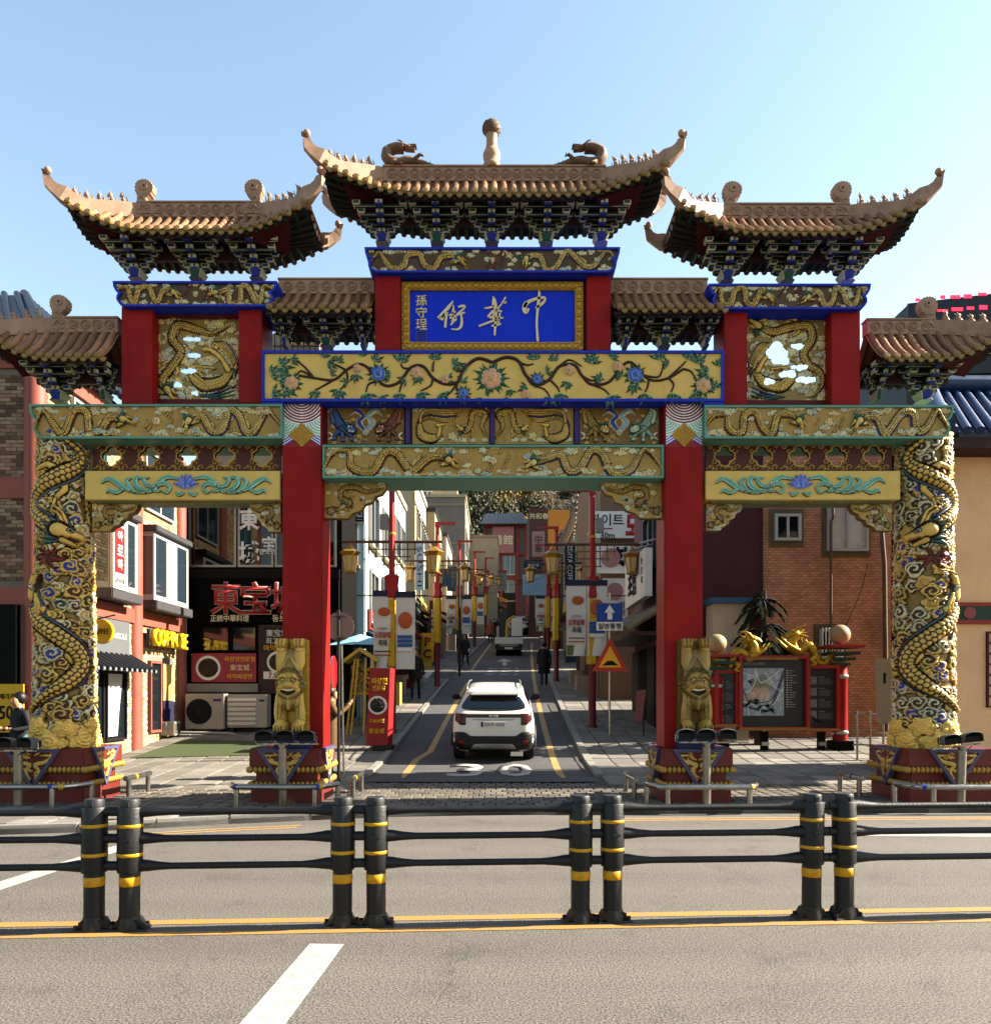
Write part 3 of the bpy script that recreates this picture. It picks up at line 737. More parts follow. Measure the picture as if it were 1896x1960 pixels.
# ---- one tiled roof
def tiled_roof(name, xc, lr, le, zr, ze, lift, ends=(1, 1), label=None, fishes=(1, 1), fish_out=0, sp=.147, d=.55, tip=True, beasts=5, xl=None, xr=None):
    """lr half ridge, le half eave (to the tile corner); ends: hipped left, right; zr underside of the ridge cap, ze eave at mid span"""
    roof = link(name, None, gate, Vector((xc, YC, ze)) - wloc(gate))
    if label: roof['label'] = label
    x0 = -le if ends[0] else -lr; x1 = le if ends[1] else lr
    def s_of(x):
        a = abs(x); hp = ends[0] if x < 0 else ends[1]
        return max(0, (a - lr) / (le - lr)) if hp and a > lr else 0
    def lif(x):
        hp = ends[0] if x < 0 else ends[1]
        return lift * max(0, (abs(x) - lr * .55) / (le - lr * .55)) ** 2 if hp else 0
    def eave(x, sg): return Vector((xc + x, YC + sg * (d + .06 * s_of(x)), ze + lif(x)))
    def top(x, sg):
        s = s_of(x); e = eave(x, sg)
        z = (zr - .22 * s + .0 * s) * (1 - s ** 3) + e.z * s ** 3
        return Vector((xc + x, YC + sg * (d + .06) * min(1, s * 1.0), max(z, e.z)))
    def slope(x, sg, t):
        a, b = top(x, sg), eave(x, sg); p = a.lerp(b, t); p.z -= .06 * math.sin(math.pi * t) * min(1, (a - b).length / .6); return p
    nt = int((x1 - x0) / sp); xs = [x0 + (x1 - x0) * (i + .5) / nt for i in range(nt)]
    # pan (curved sheet) front and rear, and soffit
    b = MB(); b.sm = True; N = 40; K = 4
    g = [x0 + (x1 - x0) * i / N for i in range(N + 1)]
    for sg in (-1, 1):
        vs = [slope(x, sg, k / K) for x in g for k in range(K + 1)]
        fs = [(i * (K + 1) + k, i * (K + 1) + k + 1, (i + 1) * (K + 1) + k + 1, (i + 1) * (K + 1) + k) for i in range(N) for k in range(K)]
        b.add(vs, fs if sg < 0 else [f[::-1] for f in fs])
    for e in (0, 1):                                           # hipped side slopes
        if not ends[e]: continue
        sx = -1 if e == 0 else 1; vs = []; fs = []
        for i in range(9):
            x = sx * (lr + (le - lr) * i / 8); a, q = top(x, -1), top(x, 1); low = eave(sx * le, -1)
            for k in range(7):
                t = k / 6; p = a.lerp(q, t); vs.append(p)
        fs = [(i * 7 + k, i * 7 + k + 1, (i + 1) * 7 + k + 1, (i + 1) * 7 + k) for i in range(8) for k in range(6)]
        b.add(vs, fs if sx < 0 else [f[::-1] for f in fs])
    b.build('roof_pan', ROOFT, roof)
    b = MB()
    vs = []; fs = []
    zi = ze + .09
    for x in g:
        for sg in (-1, 0, 1):
            if sg: p = eave(x, sg); vs.append((p.x, p.y, p.z - .03))
            else: vs.append((xc + x, YC, zi + lif(x) * .55))
    fs = [(i * 3 + k, (i + 1) * 3 + k, (i + 1) * 3 + k + 1, i * 3 + k + 1) for i in range(N) for k in range(2)]
    b.add(vs, fs); b.build('soffit', SOFFIT, roof)
    b = MB()                                                    # rafters under the eave
    for i in range(nt):
        x = xs[i]
        for sg in (-1, 1):
            p = eave(x, sg); q = Vector((xc + x * .985, YC, zi + lif(x) * .5)); p.z -= .05; q.z -= .03
            p.y -= sg * .04; b.tube([q, p], .032, 5)
    stuff(b.build('rafter', DKGREEN, roof))
    # rolled tiles
    rear = MB(); rear.sm = True
    for i, x in enumerate(xs):
        e = eave(x, -1)
        if (top(x, -1) - e).length > .08:
            b = MB(); b.sm = True
            b.tube([slope(x, -1, t) + Vector((0, 0, .022)) for t in (0, .3, .65, 1.0)], .047, 10)
            for t in (.33, .66): b.tube([slope(x, -1, t - .03) + Vector((0, 0, .024)), slope(x, -1, t + .03) + Vector((0, 0, .024))], .0505, 10)
            o = b.build('roof_tile', ROOFT, roof)
        inst('tile_cap', CAPM, roof, e + Vector((0, -.02, .012)), (R(-18), 0, 0))
        em = eave(x + sp / 2 if x + sp / 2 < x1 else x, -1)
        inst('drip_tile', DRIPM, roof, em + Vector((0, -.008, -.035)), (R(-10), math.atan2(eave(min(x + .05, x1), -1).z - eave(x - .05, -1).z, .1) * -1, 0))
        rear.tube([slope(x, 1, t) + Vector((0, 0, .02)) for t in (0, .5, 1.0)], .047, 6)
        p = eave(x, 1); rear.cyly(p.y, p.y + .03, p.x, p.z - .02, .05, 8)
    stuff(rear.build('rear_tile', ROOFT, roof))
    # eave board
    b = MB(); pl = [eave(x, -1) + Vector((0, .05, -.045)) for x in g]
    for p, q in zip(pl, pl[1:]): b.hexa([(p.x, p.y, p.z - .03), (q.x, q.y, q.z - .03), (q.x, q.y + .05, q.z - .03), (p.x, p.y + .05, p.z - .03), (p.x, p.y, p.z + .03), (q.x, q.y, q.z + .03), (q.x, q.y + .05, q.z + .03), (p.x, p.y + .05, p.z + .03)])
    b.build('eave_board', DKRED, roof)
    # ridge
    hb = .2; xa, xb = xc - (lr + (0 if ends[0] else .0)), xc + lr
    if xl is not None: xa = xl
    if xr is not None: xb = xr
    rd = MB().box(xa, xb, YC - .08, YC + .08, zr - .05, zr + hb - .03).box(xa - .01, xb + .01, YC - .1, YC + .1, zr + hb - .03, zr + hb).build('ridge', RIDGE, roof, bevel=.006)
    k = int((xb - xa - .1) / .18)
    for i in range(k): inst('medallion', MEDM, roof, (xa + .05 + (xb - xa - .1) * (i + .5) / k, YC - .082, zr + hb / 2 - .03))
    # hip ridges, curling tips, beasts
    for e in (0, 1):
        if not ends[e]: continue
        sx = -1 if e == 0 else 1
        for sg in (-1, 1):
            pts = []
            for i in range(10):
                s = i / 9; x = sx * (lr + (le - lr) * s); p = top(x, sg); pts.append(p + Vector((0, 0, .05)))
            pe = pts[-1]
            od = Vector((sx * .95, sg * .3, 0)).normalized()
            pts += [pe + od * .12 + Vector((0, 0, .05)), pe + od * .2 + Vector((0, 0, .13)), pe + od * .235 + Vector((0, 0, .23)), pe + od * .215 + Vector((0, 0, .31))]
            b = MB(); n = len(pts)
            vs = []
            for i, p in enumerate(pts):
                t = (pts[min(i + 1, n - 1)] - pts[max(i - 1, 0)]).normalized(); sd = t.cross(Vector((0, 0, 1))).normalized(); up = sd.cross(t)
                w = .062 - (.02 if i > 9 else 0); h0 = .1; h1 = .13 - max(0, i - 9) * .018
                if i >= n - 2: w = .05; h1 = .075; h0 = .05
                vs += [p - sd * w - up * h0 * (1 if i < 10 else .55), p + sd * w - up * h0 * (1 if i < 10 else .55), p + sd * w + up * h1, p - sd * w + up * h1]
            fs = [(i * 4 + k, i * 4 + (k + 1) % 4, (i + 1) * 4 + (k + 1) % 4, (i + 1) * 4 + k) for i in range(n - 1) for k in range(4)] + [(3, 2, 1, 0), tuple(range(n * 4 - 4, n * 4))]
            b.add(vs, fs)
            b.build('hip_ridge', RIDGE, roof); b = MB(); b.sm = True; b.ball(pts[-1] + Vector((0, 0, .03)) - od * .01, .055, 10, 7); b.build('tip_knob', RIDGE, roof)
            if sg < 0:
                for i in range(beasts):
                    s = .2 + .62 * i / max(1, beasts - 1); k = s * 9; i0 = int(k); p = pts[i0].lerp(pts[i0 + 1], k - i0)
                    inst('roof_beast', BEAST, roof, p + Vector((0, 0, .115)), (rng.uniform(-.08, .08), rng.uniform(-.1, .1) - sx * .25, (0 if sx > 0 else math.pi) + rng.uniform(-.3, .3)), (1, 1, rng.uniform(.85, 1.15)) if i else (.8, .8, 1.2))
            # side eave: rolls seen from the end
        b = MB(); b.sm = True
        for k in range(7):
            y = YC - d + 2 * d * (k + .5) / 7; x = sx * le; zz = ze + lif(x) - .16 * (1 - ((y - YC) / d) ** 2)
            b.tube([(xc + sx * (lr + .15), YC + (y - YC) * .25, zr - .15), (xc + x, y, zz)], .047, 7)
        b.sm = False
        vs = [(xc + sx * le * .995, YC - d + 2 * d * k / 6, ze + lif(le * sx) - .05 - .16 * (1 - (k / 3 - 1) ** 2)) for k in range(7)]
        v2 = [(xc + sx * lr * .9, YC + (q[1] - YC) * .4, zi + .02) for q in vs]
        b.mat(1); b.add(vs + v2, [(k, k + 1, 8 + k, 7 + k) for k in range(6)])
        for k in range(9):
            y = YC - d * .95 + 2 * d * .95 * k / 8; b.tube([(xc + sx * lr * .95, YC + (y - YC) * .45, zi - .02), (xc + sx * le * .98, y, ze + lif(le * sx) - .1 - .15 * (1 - ((y - YC) / d) ** 2))], .03, 5)
        stuff(b.build('side_eave_tile', [ROOFT, SOFFIT], roof))
    for e in (0, 1):
        if fishes[e]:
            sx = -1 if e == 0 else 1
            inst('fish_ornament', FISH, roof, (xc + sx * (lr - .1), YC - .02, zr), None, (-sx, 1, 1))
    return roof, eave
# ---- bracket sets
def bracket_meshes():
    A = MB()                                   # arms: lateral and projecting, four tiers
    T = .13
    for k in range(4):
        z0 = .2 + k * T; L = .2 + .075 * k; dp = .1 + .11 * k
        A.mat(0); A.prism([(-L, z0 + .075), (-L + .0, z0 + .03), (-L + .05, z0), (L - .05, z0), (L, z0 + .03), (L, z0 + .075)], -.045, .045)
        A.mat(1); A.box(-L + .05, L - .05, -.052, -.045, z0 + .002, z0 + .012)
        A.mat(0); A.prism([(-dp, z0 + .09), (-dp - .01, z0 + .03), (-dp + .05, z0 - .01), (dp - .05, z0 - .01), (dp + .01, z0 + .03), (dp, z0 + .09)], -.04, .04, 'x')
        A.mat(1); A.box(-.055, .055, -dp - .03, -dp + .02, z0 + .035, z0 + .12)
        A.mat(2 if k % 2 else 3); A.box(-.012, .012, -dp - .034, -dp - .028, z0 + .045, z0 + .105)
        A.mat(2); A.box(-.05, .05, -dp - .04, -dp + .03, z0 - .012, z0 + .033)
        if k >= 2:
            A.mat(0); A.box(-L * .9, L * .9, -dp * .72 - .03, -dp * .72 + .03, z0 + .05, z0 + .11)
            A.mat(1); A.box(-L * .9, L * .9, -dp * .72 - .036, -dp * .72 - .03, z0 + .05, z0 + .058)
    arms = A.mesh('bracket_arms', [mat('bracket_arm_paint', '#26362f', .6, 0, .3, 9, dirt=.35), PALE, NAVY, DKGREEN])
    def blk(m):
        b = MB(); b.frust((-.045, .045, -.06, .06, 0), (-.06, .06, -.07, .07, .045)); b.box(-.06, .06, -.07, .07, .045, .1)
        b.mat(1); b.box(-.043, .043, -.075, .06, .03, .088); return b.mesh('bracket_block', [PALE, m])
    def foot(m):
        b = MB(); b.frust((-.1, .1, -.12, .12, 0), (-.075, .075, -.1, .1, .06)); b.frust((-.075, .075, -.1, .1, .06), (-.12, .12, -.14, .14, .2))
        b.mat(1); b.frust((-.075, .075, -.125, .1, .005), (-.056, .056, -.108, .1, .06)); b.frust((-.056, .056, -.108, .1, .06), (-.088, .088, -.146, .1, .185))
        return b.mesh('foot_block', [PALE, m])
    return arms, (blk(NAVY), blk(DKGREEN)), (foot(mat('blue_block', '#17329c', .5, 0, .1)), foot(mat('green_block', '#1f5a45', .5, 0, .1)))
BARM, BBLK, BFOOT = bracket_meshes()
def bracket(x, z0, h, colr, sx_=1.):
    k = h / .8
    s = link('bracket_set', BARM, gate, Vector((x, YC, z0)) - wloc(gate), None, (sx_, 1, k))
    f = link('foot_block', BFOOT[colr], s)
    for t in range(4):
        L = .2 + .075 * t - .06; z = .2 + t * .13 + .07
        for sx in (-1, 1): link('end_block', BBLK[colr], s, (sx * L, 0, z))
    for t in (2, 3):
        for sx in (-1, 1): link('end_block', BBLK[1 - colr], s, (sx * (.2 + .075 * t) * .85, -(.1 + .11 * t) * .72, .2 + t * .13 + .08))
    return s
# ---- roofs in place
ZC = dict(eave=9.30, ridge=9.84, beam=8.79)
r_c, _ = tiled_roof('main_roof', -.02, 1.76, 2.63, 9.85, 9.31, .43, fishes=(0, 0), beasts=6, label='topmost roof with dragons and a knobbed finial on its ridge')
r_l, _ = tiled_roof('pavilion_roof', -4.70, .97, 1.86, 9.28, 8.74, .44, label='upswept roof over the openwork panel at the brick building end')
r_r, _ = tiled_roof('pavilion_roof', 4.63, .97, 1.86, 9.25, 8.72, .44, label='upswept roof over the openwork panel at the blue roof end')
r_cl, _ = tiled_roof('connecting_roof', -2.72, .80, .80, 8.06, 7.55, 0, (0, 0), fishes=(0, 0), xl=-3.44)
r_cr, _ = tiled_roof('connecting_roof', 2.66, .84, .84, 8.06, 7.55, 0, (0, 0), fishes=(0, 0), xr=3.36)
r_ol, _ = tiled_roof('outer_roof', -6.5, .52, 1.4, 7.45, 6.81, .46, (1, 0), fishes=(1, 0))
r_or, _ = tiled_roof('outer_roof', 6.42, .54, 1.42, 7.42, 6.80, .46, (0, 1), fishes=(0, 1))
fin = MB(); fin.sm = True
fin.lathe([(.13, 10.03), (.15, 10.06), (.14, 10.1), (.1, 10.12), (.135, 10.2), (.14, 10.27), (.115, 10.33), (.085, 10.36), (.095, 10.39), (.085, 10.44), (.085, 10.54), (.1, 10.6), (.115, 10.64), (.1, 10.66)], -.06, YC, 18)
fin.build('ridge_finial', RIDGE, r_c)
knob = MB(); knob.sm = True; knob.ball((-.06, YC, 10.68), .145, 16, 10, (1, 1, .95))
for i in range(9): a = i * .7; knob.tube([(-.06 + .145 * math.cos(a + t) * math.cos(t * .8 - .4), YC + .145 * math.sin(a + t) * math.cos(t * .8 - .4), 10.68 + .14 * math.sin(t * .8 - .4)) for t in (0, .3, .6, .9, 1.2)], .012, 5)
knob.build('finial_knob', mat('weathered_knob', '#7d6350', .7, 0, .35, 20, .4, 40), r_c)
inst('ridge_dragon', RDRAG, r_c, (-1.72, YC, 10.03), None, (.8, 1.2, .68))
inst('ridge_dragon', RDRAG, r_c, (1.68, YC, 10.03), (0, 0, math.pi), (.8, 1.2, .68))
for i in range(5): bracket(-.06 + (i - 2) * .868, 8.82, .5 + .01, i % 2)
for xx in (-1, 0, 1): bracket(-4.75 + xx * .96, 8.25, .54, abs(xx + 1) % 2)
for xx in (-1, 0, 1): bracket(4.63 + xx * .96, 8.21, .55, abs(xx + 1) % 2)
for xx, k, q in ((-3.34, 0, .4), (-2.68, 1, .9), (-2.1, 0, .4), (2.06, 0, .4), (2.68, 1, .9), (3.34, 0, .4)): bracket(xx, 7.18, .42, k, q)
for xx, k, q in ((-6.95, 0, 1), (-6.2, 1, .45), (6.06, 1, .45), (6.82, 0, 1)): bracket(xx, 6.32, .53, k, q)
def inner_board(x0, x1, z0, z1):
    MB().box(x0, x1, YC - .03, YC + .03, z0, z1).build('bracket_board', DKRED, gate)
inner_board(-2.1, 2.0, 9.12, 9.4); inner_board(-6.0, -3.4, 8.56, 8.84); inner_board(3.4, 5.9, 8.54, 8.82)
inner_board(-3.5, -1.95, 7.4, 7.62); inner_board(1.95, 3.5, 7.4, 7.62); inner_board(-7.3, -5.95, 6.6, 6.9); inner_board(5.9, 7.2, 6.6, 6.9)
for sx, xa in ((-1, -2.63), (1, 2.59), (-1, -6.56), (1, -2.84), (-1, 2.77), (1, 6.49), (-1, -7.9), (1, 7.84)):     # red corner soffit boards
    ze = 9.31 if abs(xa) < 2.75 and xa not in (-2.84, 2.77) else (6.8 if abs(xa) > 7 else 8.73)
    xi = xa - sx * 1.05
    MB().add([(xi, YC - .5, ze - .06), (xa - sx * .3, YC - .52, ze + .16), (xa - sx * .42, YC - .1, ze - .12), (xi, YC - .1, ze - .02)], [(0, 1, 2, 3) if sx > 0 else (3, 2, 1, 0)]).build('corner_soffit', mat('dark_soffit_red', '#4c1416', .7, 0, .2, 5, spec=.1), gate)

# ---- beams
def scallop(x0, x1, z0, z1, l, r, k=.06):
    """beam outline; l / r: 1 for a scrolled end"""
    h = z1 - z0; p = []
    if l: p += [(x0, z1), (x0 + .01, z1 - h * .22), (x0 + k * .8, z1 - h * .4), (x0 + k * 1.5, z1 - h * .46), (x0 + k, z1 - h * .56), (x0 + k * .95, z1 - h * .72), (x0 + k * 1.6, z1 - h * .88), (x0 + k * 3, z0)]
    else: p += [(x0, z1), (x0, z0)]
    if r: p += [(x1 - k * 3, z0), (x1 - k * 1.6, z1 - h * .88), (x1 - k * .95, z1 - h * .72), (x1 - k, z1 - h * .56), (x1 - k * 1.5, z1 - h * .46), (x1 - k * .8, z1 - h * .4), (x1 - .01, z1 - h * .22), (x1, z1)]
    else: p += [(x1, z0), (x1, z1)]
    return p
def beam(name, x0, x1, z0, z1, yf, yb, trim, l=0, r=0, t=.035, core=None, label=None):
    o = scallop(x0, x1, z0, z1, l, r); i = inset(o, t)
    root = link(name, None, gate, Vector(((x0 + x1) / 2, yf, z0)) - wloc(gate))
    if label: root['label'] = label
    MB().prism(o, yf + .045, yb).build('beam_core', core or trim, root)
    MB().ring(o, i, yf, yf + .06).build('beam_trim', trim, root, bevel=.004)
    return root, o, i
def relief_on(root, cv, x0, z0, yf, clip_poly, prefix):
    lo = [(p[0] - x0, p[1] - z0) for p in clip_poly]
    cv.to_mesh(root, lambda x, y, h: (x0 + x, np.full_like(x, yf) - h, z0 + y), clip=lambda x, y: inpoly(x, y, lo), prefix=prefix)
def dragon_frieze(w, h, bgc, seed, pale=False, res=.0105):
    rg = random.Random(seed); cv = Carve(w, h, res, bgc); m = w / 2
    def fill(n, cols):
        for _ in range(n):
            x = rg.uniform(.05, w - .05); y = rg.choice([rg.uniform(.03, h * .25), rg.uniform(h * .75, h - .03), rg.uniform(0, h)])
            k = rg.uniform(.03, .05); cl = rg.choice(cols); cv.cloud(x, y, k * h / .5, cl, CRM * (.9 if not pale else 1), rg.choice((1, 2, 3)), rg.choice((-1, 1)))
    fill(int(w * 20), [SIL, GLD2, PBL * .8, np.array(c('#c9c29a'))])
    for sgn in (-1, 1):
        g = lambda u: m + sgn * u * m
        pth = [(g(.97), h * .3), (g(.92), h * .72), (g(.85), h * .78), (g(.8), h * .3), (g(.72), h * .22), (g(.66), h * .74), (g(.57), h * .8), (g(.52), h * .3), (g(.44), h * .2), (g(.39), h * .66), (g(.3), h * .66), (g(.24), h * .5)]
        pth = [(x + rg.uniform(-.014, .014) * w, y + rg.uniform(-.07, .07) * h) for x, y in pth]
        cv.dragon(pth, h * rg.uniform(.1, .118), GLD if sgn < 0 else np.array(c('#d8b868')), (BLU * .8 if rg.random() < .5 else MAR), GRN, BRN, face=sgn)
    cv.new('pearl'); cv.blob(m, h * .52, h * .09, .035, GLD2, CRM, .8, 0, 0, pitch=.6)
    for k in range(6):
        cv.new('flame'); a = rg.uniform(0, 6.28); x, y = m + .3 * h * math.cos(a) * 1.3, h * .5 + .3 * h * math.sin(a)
        cv.stroke(spline([(x, y), (x + .05, y + .07), (x + .02, y + .13)], 5), [.02, .016, .004], .02, MAR * 1.2 if pale else GLD2, BRN)
    fill(int(w * 3), [SIL, PBL, np.array(c('#cdbb7c'))])
    return cv
# top beams (blue) and side beams (teal)
OB = np.array(c('#b48f46')); DB = np.array(c('#5c4420'))
def big_beam(name, pxl, pxr, pyt, pyb, yf, yb, trim, l, r, bgc, seed, label):
    x0, x1, z0, z1 = X(pxl, yf), X(pxr, yf), Z(pyb, yf), Z(pyt, yf)
    root, o, i = beam(name, x0, x1, z0, z1, yf, yb, trim, l, r, core=trim, label=label)
    cv = dragon_frieze(x1 - x0, z1 - z0, bgc, seed, bgc is DB)
    relief_on(root, cv, x0, z0, yf + .042, i, 'carving_'); return root
big_beam('lintel_beam', 697, 1187, 472, 521, 12.08, 12.92, BLUE, 1, 1, DB, 1, 'blue edged beam carved with dragons under the topmost roof')
big_beam('lintel_beam', 215, 530, 537, 586, 12.08, 12.92, BLUE, 1, 1, DB, 2, 'blue edged dragon beam above the openwork panel at the brick end')
big_beam('lintel_beam', 1356, 1667, 542, 591, 12.08, 12.92, BLUE, 1, 1, DB, 3, 'blue edged dragon beam above the openwork panel at the blue roof end')
big_beam('side_beam', 55, 540, 773, 839, 12.06, 12.94, TEAL, 1, 0, OB, 4, 'long teal edged dragon beam on the brick building end')
big_beam('side_beam', 1348, 1826, 775, 839, 12.06, 12.94, TEAL, 0, 1, OB, 5, 'long teal edged dragon beam on the blue roof end')
big_beam('centre_beam', 617, 1270, 851, 915, 12.12, 12.88, TEAL, 0, 0, OB, 6, 'teal edged dragon beam over the roadway')
# floral beam
yf = 12.05; fx0, fx1, fz0, fz1 = X(500, yf), X(1386, yf), Z(768, yf), Z(670, yf)
fb, fo, fi_ = beam('floral_beam', fx0, fx1, fz0, fz1, yf, 12.95, BLUE, 0, 0, .045, label='yellow beam with a painted vine of flowers and green leaves')
MB().box(fx0 + .045, fx1 - .045, yf + .03, yf + .06, fz0 + .045, fz1 - .045).build('yellow_board', OCHRE, fb)
VINE = mat('vine_paint', '#43201a', .55, 0, .15, 9); LEAFA = mat('leaf_paint', '#27684a', .55, 0, .3, 18, attr=None); LEAFB = mat('leaf_edge_paint', '#9cc0a0', .55, 0, .15, 9)
PETAL_A = mat('peach_petal', '#e0a878', .55, 0, .12, 9); PETAL_B = mat('blue_petal', '#3f6fd0', .5, 0, .2, 9); PETAL_W = mat('petal_edge', '#e8e0cc', .55, 0, .05)
def fx(u): return X(500 + u * 886 / 1863, yf)            # u measured along the beam, 0..1863
def fz(v): return Z(670 + v * 98 / 198, yf)              # v measured down the beam, 0..198
yv = yf + .028
def vine(pts, r0=.026, r1=.016):
    p = [(fx(a), yv, fz(b)) for a, b in spline(pts, 7)]; n = len(p)
    b = MB(); b.sm = True; b.tube(p, [r0 + (r1 - r0) * i / (n - 1) for i in range(n)], 8); b.build('vine_stem', VINE, fb)
main_l = [(150, 95), (210, 105), (290, 112), (340, 75), (385, 52), (420, 60), (455, 100), (500, 135), (555, 120), (600, 65), (650, 60), (690, 105), (740, 128), (790, 120), (815, 70), (870, 30), (930, 45)]
main_r = [(930, 45), (985, 25), (1035, 40), (1065, 95), (1110, 130), (1160, 110), (1200, 60), (1260, 55), (1290, 95), (1330, 130), (1400, 120), (1450, 60), (1490, 45), (1540, 95), (1580, 115), (1640, 105), (1700, 70)]
vine(main_l, .02, .028); vine(main_r, .028, .02)
for br in ([(210, 105), (170, 60), (135, 38)], [(210, 105), (160, 78), (140, 95)], [(290, 112), (240, 140), (210, 155)], [(340, 75), (300, 55), (265, 45)], [(340, 75), (345, 120), (315, 150)], [(455, 120), (430, 130), (420, 160)], [(570, 110), (560, 140), (555, 160)], [(600, 70), (570, 65), (560, 50)],
           [(690, 105), (680, 135), (640, 155)], [(690, 80), (690, 55), (695, 40)], [(790, 120), (770, 150), (745, 175)], [(790, 120), (785, 150), (805, 155)], [(815, 80), (790, 75), (770, 70)], [(1065, 95), (1090, 130), (1140, 150), (1165, 185)], [(1040, 45), (1070, 55), (1095, 50)], [(1160, 110), (1190, 140), (1200, 160)],
           [(1200, 60), (1240, 35), (1290, 60)], [(1330, 130), (1380, 150), (1400, 170)], [(1290, 95), (1330, 115), (1380, 110)], [(1540, 95), (1600, 100), (1620, 50)], [(1640, 105), (1660, 130), (1650, 160)], [(1640, 105), (1690, 60), (1710, 40)], [(1560, 115), (1555, 140), (1545, 160)], [(1760, 155), (1800, 150), (1820, 130)], [(1700, 70), (1730, 80), (1750, 110)]):
    vine(br, .02, .012)
def leafm(n, seed):
    rg = random.Random(seed); b = MB(); 
    for k in range(n):
        a = (k - (n - 1) / 2) * (2.6 / n) + rg.uniform(-.12, .12); L = .185 * (1 - .28 * abs(k - (n - 1) / 2) / n * 2) * rg.uniform(.75, 1.2); w = .019
        ca, sa = math.sin(a), math.cos(a)
        T = lambda u, v, y: (u * ca + v * sa, y, u * sa - v * ca)
        pts = [(0, 0), (L * .3, w * .8), (L * .5, w), (L * .55, w * 1.35), (L * .75, w * .6), (L, 0), (L * .75, -w * .6), (L * .6, -w * 1.3), (L * .5, -w), (L * .3, -w * .8)]
        vs = [T(u, v, -.004) for u, v in pts] + [T(L * t, 0, -.02 - .004 * (k % 2)) for t in (.1, .5, .85)] + [T(u * .97 + .0, v, .012) for u, v in pts]
        c0 = 10; fs = [(0, 1, c0), (1, 2, c0 + 1, c0), (2, 3, c0 + 1), (3, 4, c0 + 1), (4, 5, c0 + 2), (c0 + 1, 4, c0 + 2), (5, 6, c0 + 2), (6, 7, c0 + 1, c0 + 2), (7, 8, c0 + 1), (8, 9, c0, c0 + 1), (9, 0, c0)]
        b.mat(0); b.add(vs[:13], fs)
        b.mat(1)
        for u0, v0, u1, v1 in ((0, 0, L * .9, 0), (L * .35, 0, L * .55, w), (L * .35, 0, L * .58, -w)):
            b.add([T(u0, v0 - .0035, -.022), T(u1, v1 - .002, -.017), T(u1, v1 + .002, -.017), T(u0, v0 + .0035, -.022)], [(0, 1, 2, 3)])
        
    return b.mesh('leaf', [LEAFA, LEAFB])
LV = [leafm(5, 1), leafm(4, 2), leafm(6, 3), leafm(5, 4)]
def flowerm(pm):
    b = MB(); b.sm = True
    for k in range(6):
        a = k * math.pi / 3 + .3; b.mat(1); b.ball((.055 * math.cos(a), 0, .05 * math.sin(a)), .047, 8, 5, (1, .35, 1)); b.mat(0); b.ball((.055 * math.cos(a), -.012, .05 * math.sin(a)), .041, 8, 5, (1, .4, 1))
    for k in range(4):
        a = k * math.pi / 2; b.mat(1); b.ball((.025 * math.cos(a), -.022, .025 * math.sin(a)), .031, 8, 5, (1, .5, 1)); b.mat(0); b.ball((.025 * math.cos(a), -.028, .025 * math.sin(a)), .026, 8, 5, (1, .5, 1))
    b.ball((0, -.04, 0), .022, 8, 5)
    return b.mesh('flower', [pm, PETAL_W])
FLA, FLB = flowerm(PETAL_A), flowerm(PETAL_B)
for (u, v, a, s) in [(120, 35, 100, .8), (75, 60, 60, 1.3), (70, 110, 80, 1.4), (90, 150, 110, 1.2), (215, 155, 180, .9), (245, 25, 20, 1), (265, 45, 100, 1), (310, 45, 20, .7), (275, 85, 80, .7), (310, 150, 190, 1.1), (345, 118, 250, .7), (405, 22, 0, .8), (380, 90, 190, .9), (420, 165, 170, 1.2), (455, 40, 30, .9), (520, 95, 280, .9), (555, 165, 180, 1), (560, 45, 20, 1.2), (580, 110, 250, .8), (640, 160, 170, 1), (630, 95, 200, .9), (695, 35, 10, 1), (770, 60, 70, 1), (745, 110, 90, .8), (720, 165, 150, 1.1), (830, 70, 300, .8), (805, 125, 20, .8), (815, 185, 180, .6),
                     (1095, 35, 0, 1.1), (1070, 140, 240, .9), (1145, 85, 60, .8), (1165, 180, 200, 1), (1175, 40, 0, .8), (1200, 165, 180, 1), (1235, 120, 200, .9), (1330, 50, 10, 1.2), (1370, 110, 280, .9), (1400, 175, 160, 1.2), (1410, 30, 40, .9), (1450, 100, 300, .8), (1500, 130, 190, 1), (1545, 165, 180, 1.1), (1600, 35, 0, 1.1), (1660, 165, 190, 1.1), (1720, 35, 20, 1), (1640, 55, 300, .8), (1760, 50, 10, 1.1), (1735, 165, 140, 1), (1800, 90, 290, 1.3), (1830, 150, 330, 1.1), (1780, 180, 200, .8), (1000, 150, 180, .7), (880, 180, 190, .7), (480, 175, 150, .8), (35, 90, 70, 1.3), (40, 170, 90, 1.2), (1840, 60, 10, .8), (985, 180, 170, .6)]:
    o = inst('leaf', LV[int(u) % 4], fb, (fx(u), yv, fz(v)), (0, R(a), 0), (s * 1.05, 1, s * 1.05))
for u, v, k, s in [(120, 125, 0, 1.15), (385, 68, 0, .7), (470, 90, 1, 1.2), (625, 85, 0, 1), (740, 112, 0, .75), (812, 165, 1, .85), (925, 108, 0, 1.7), (1065, 168, 0, .8), (1110, 112, 1, .85), (1240, 75, 0, .9), (1435, 60, 0, .9), (1505, 95, 1, 1.25), (1780, 135, 0, 1.25)]:
    if k or s > 1: 
        for a in range(0, 360, 72 if s < 1.5 else 45): inst('leaf', LV[a % 4], fb, (fx(u), yv + .004, fz(v)), (0, R(a + 20), 0), (s * .95, 1, s * .95))
    inst('flower', FLB if k else FLA, fb, (fx(u), yv - .01, fz(v)), (0, R(u * 7 % 60), 0), (s, 1, s))
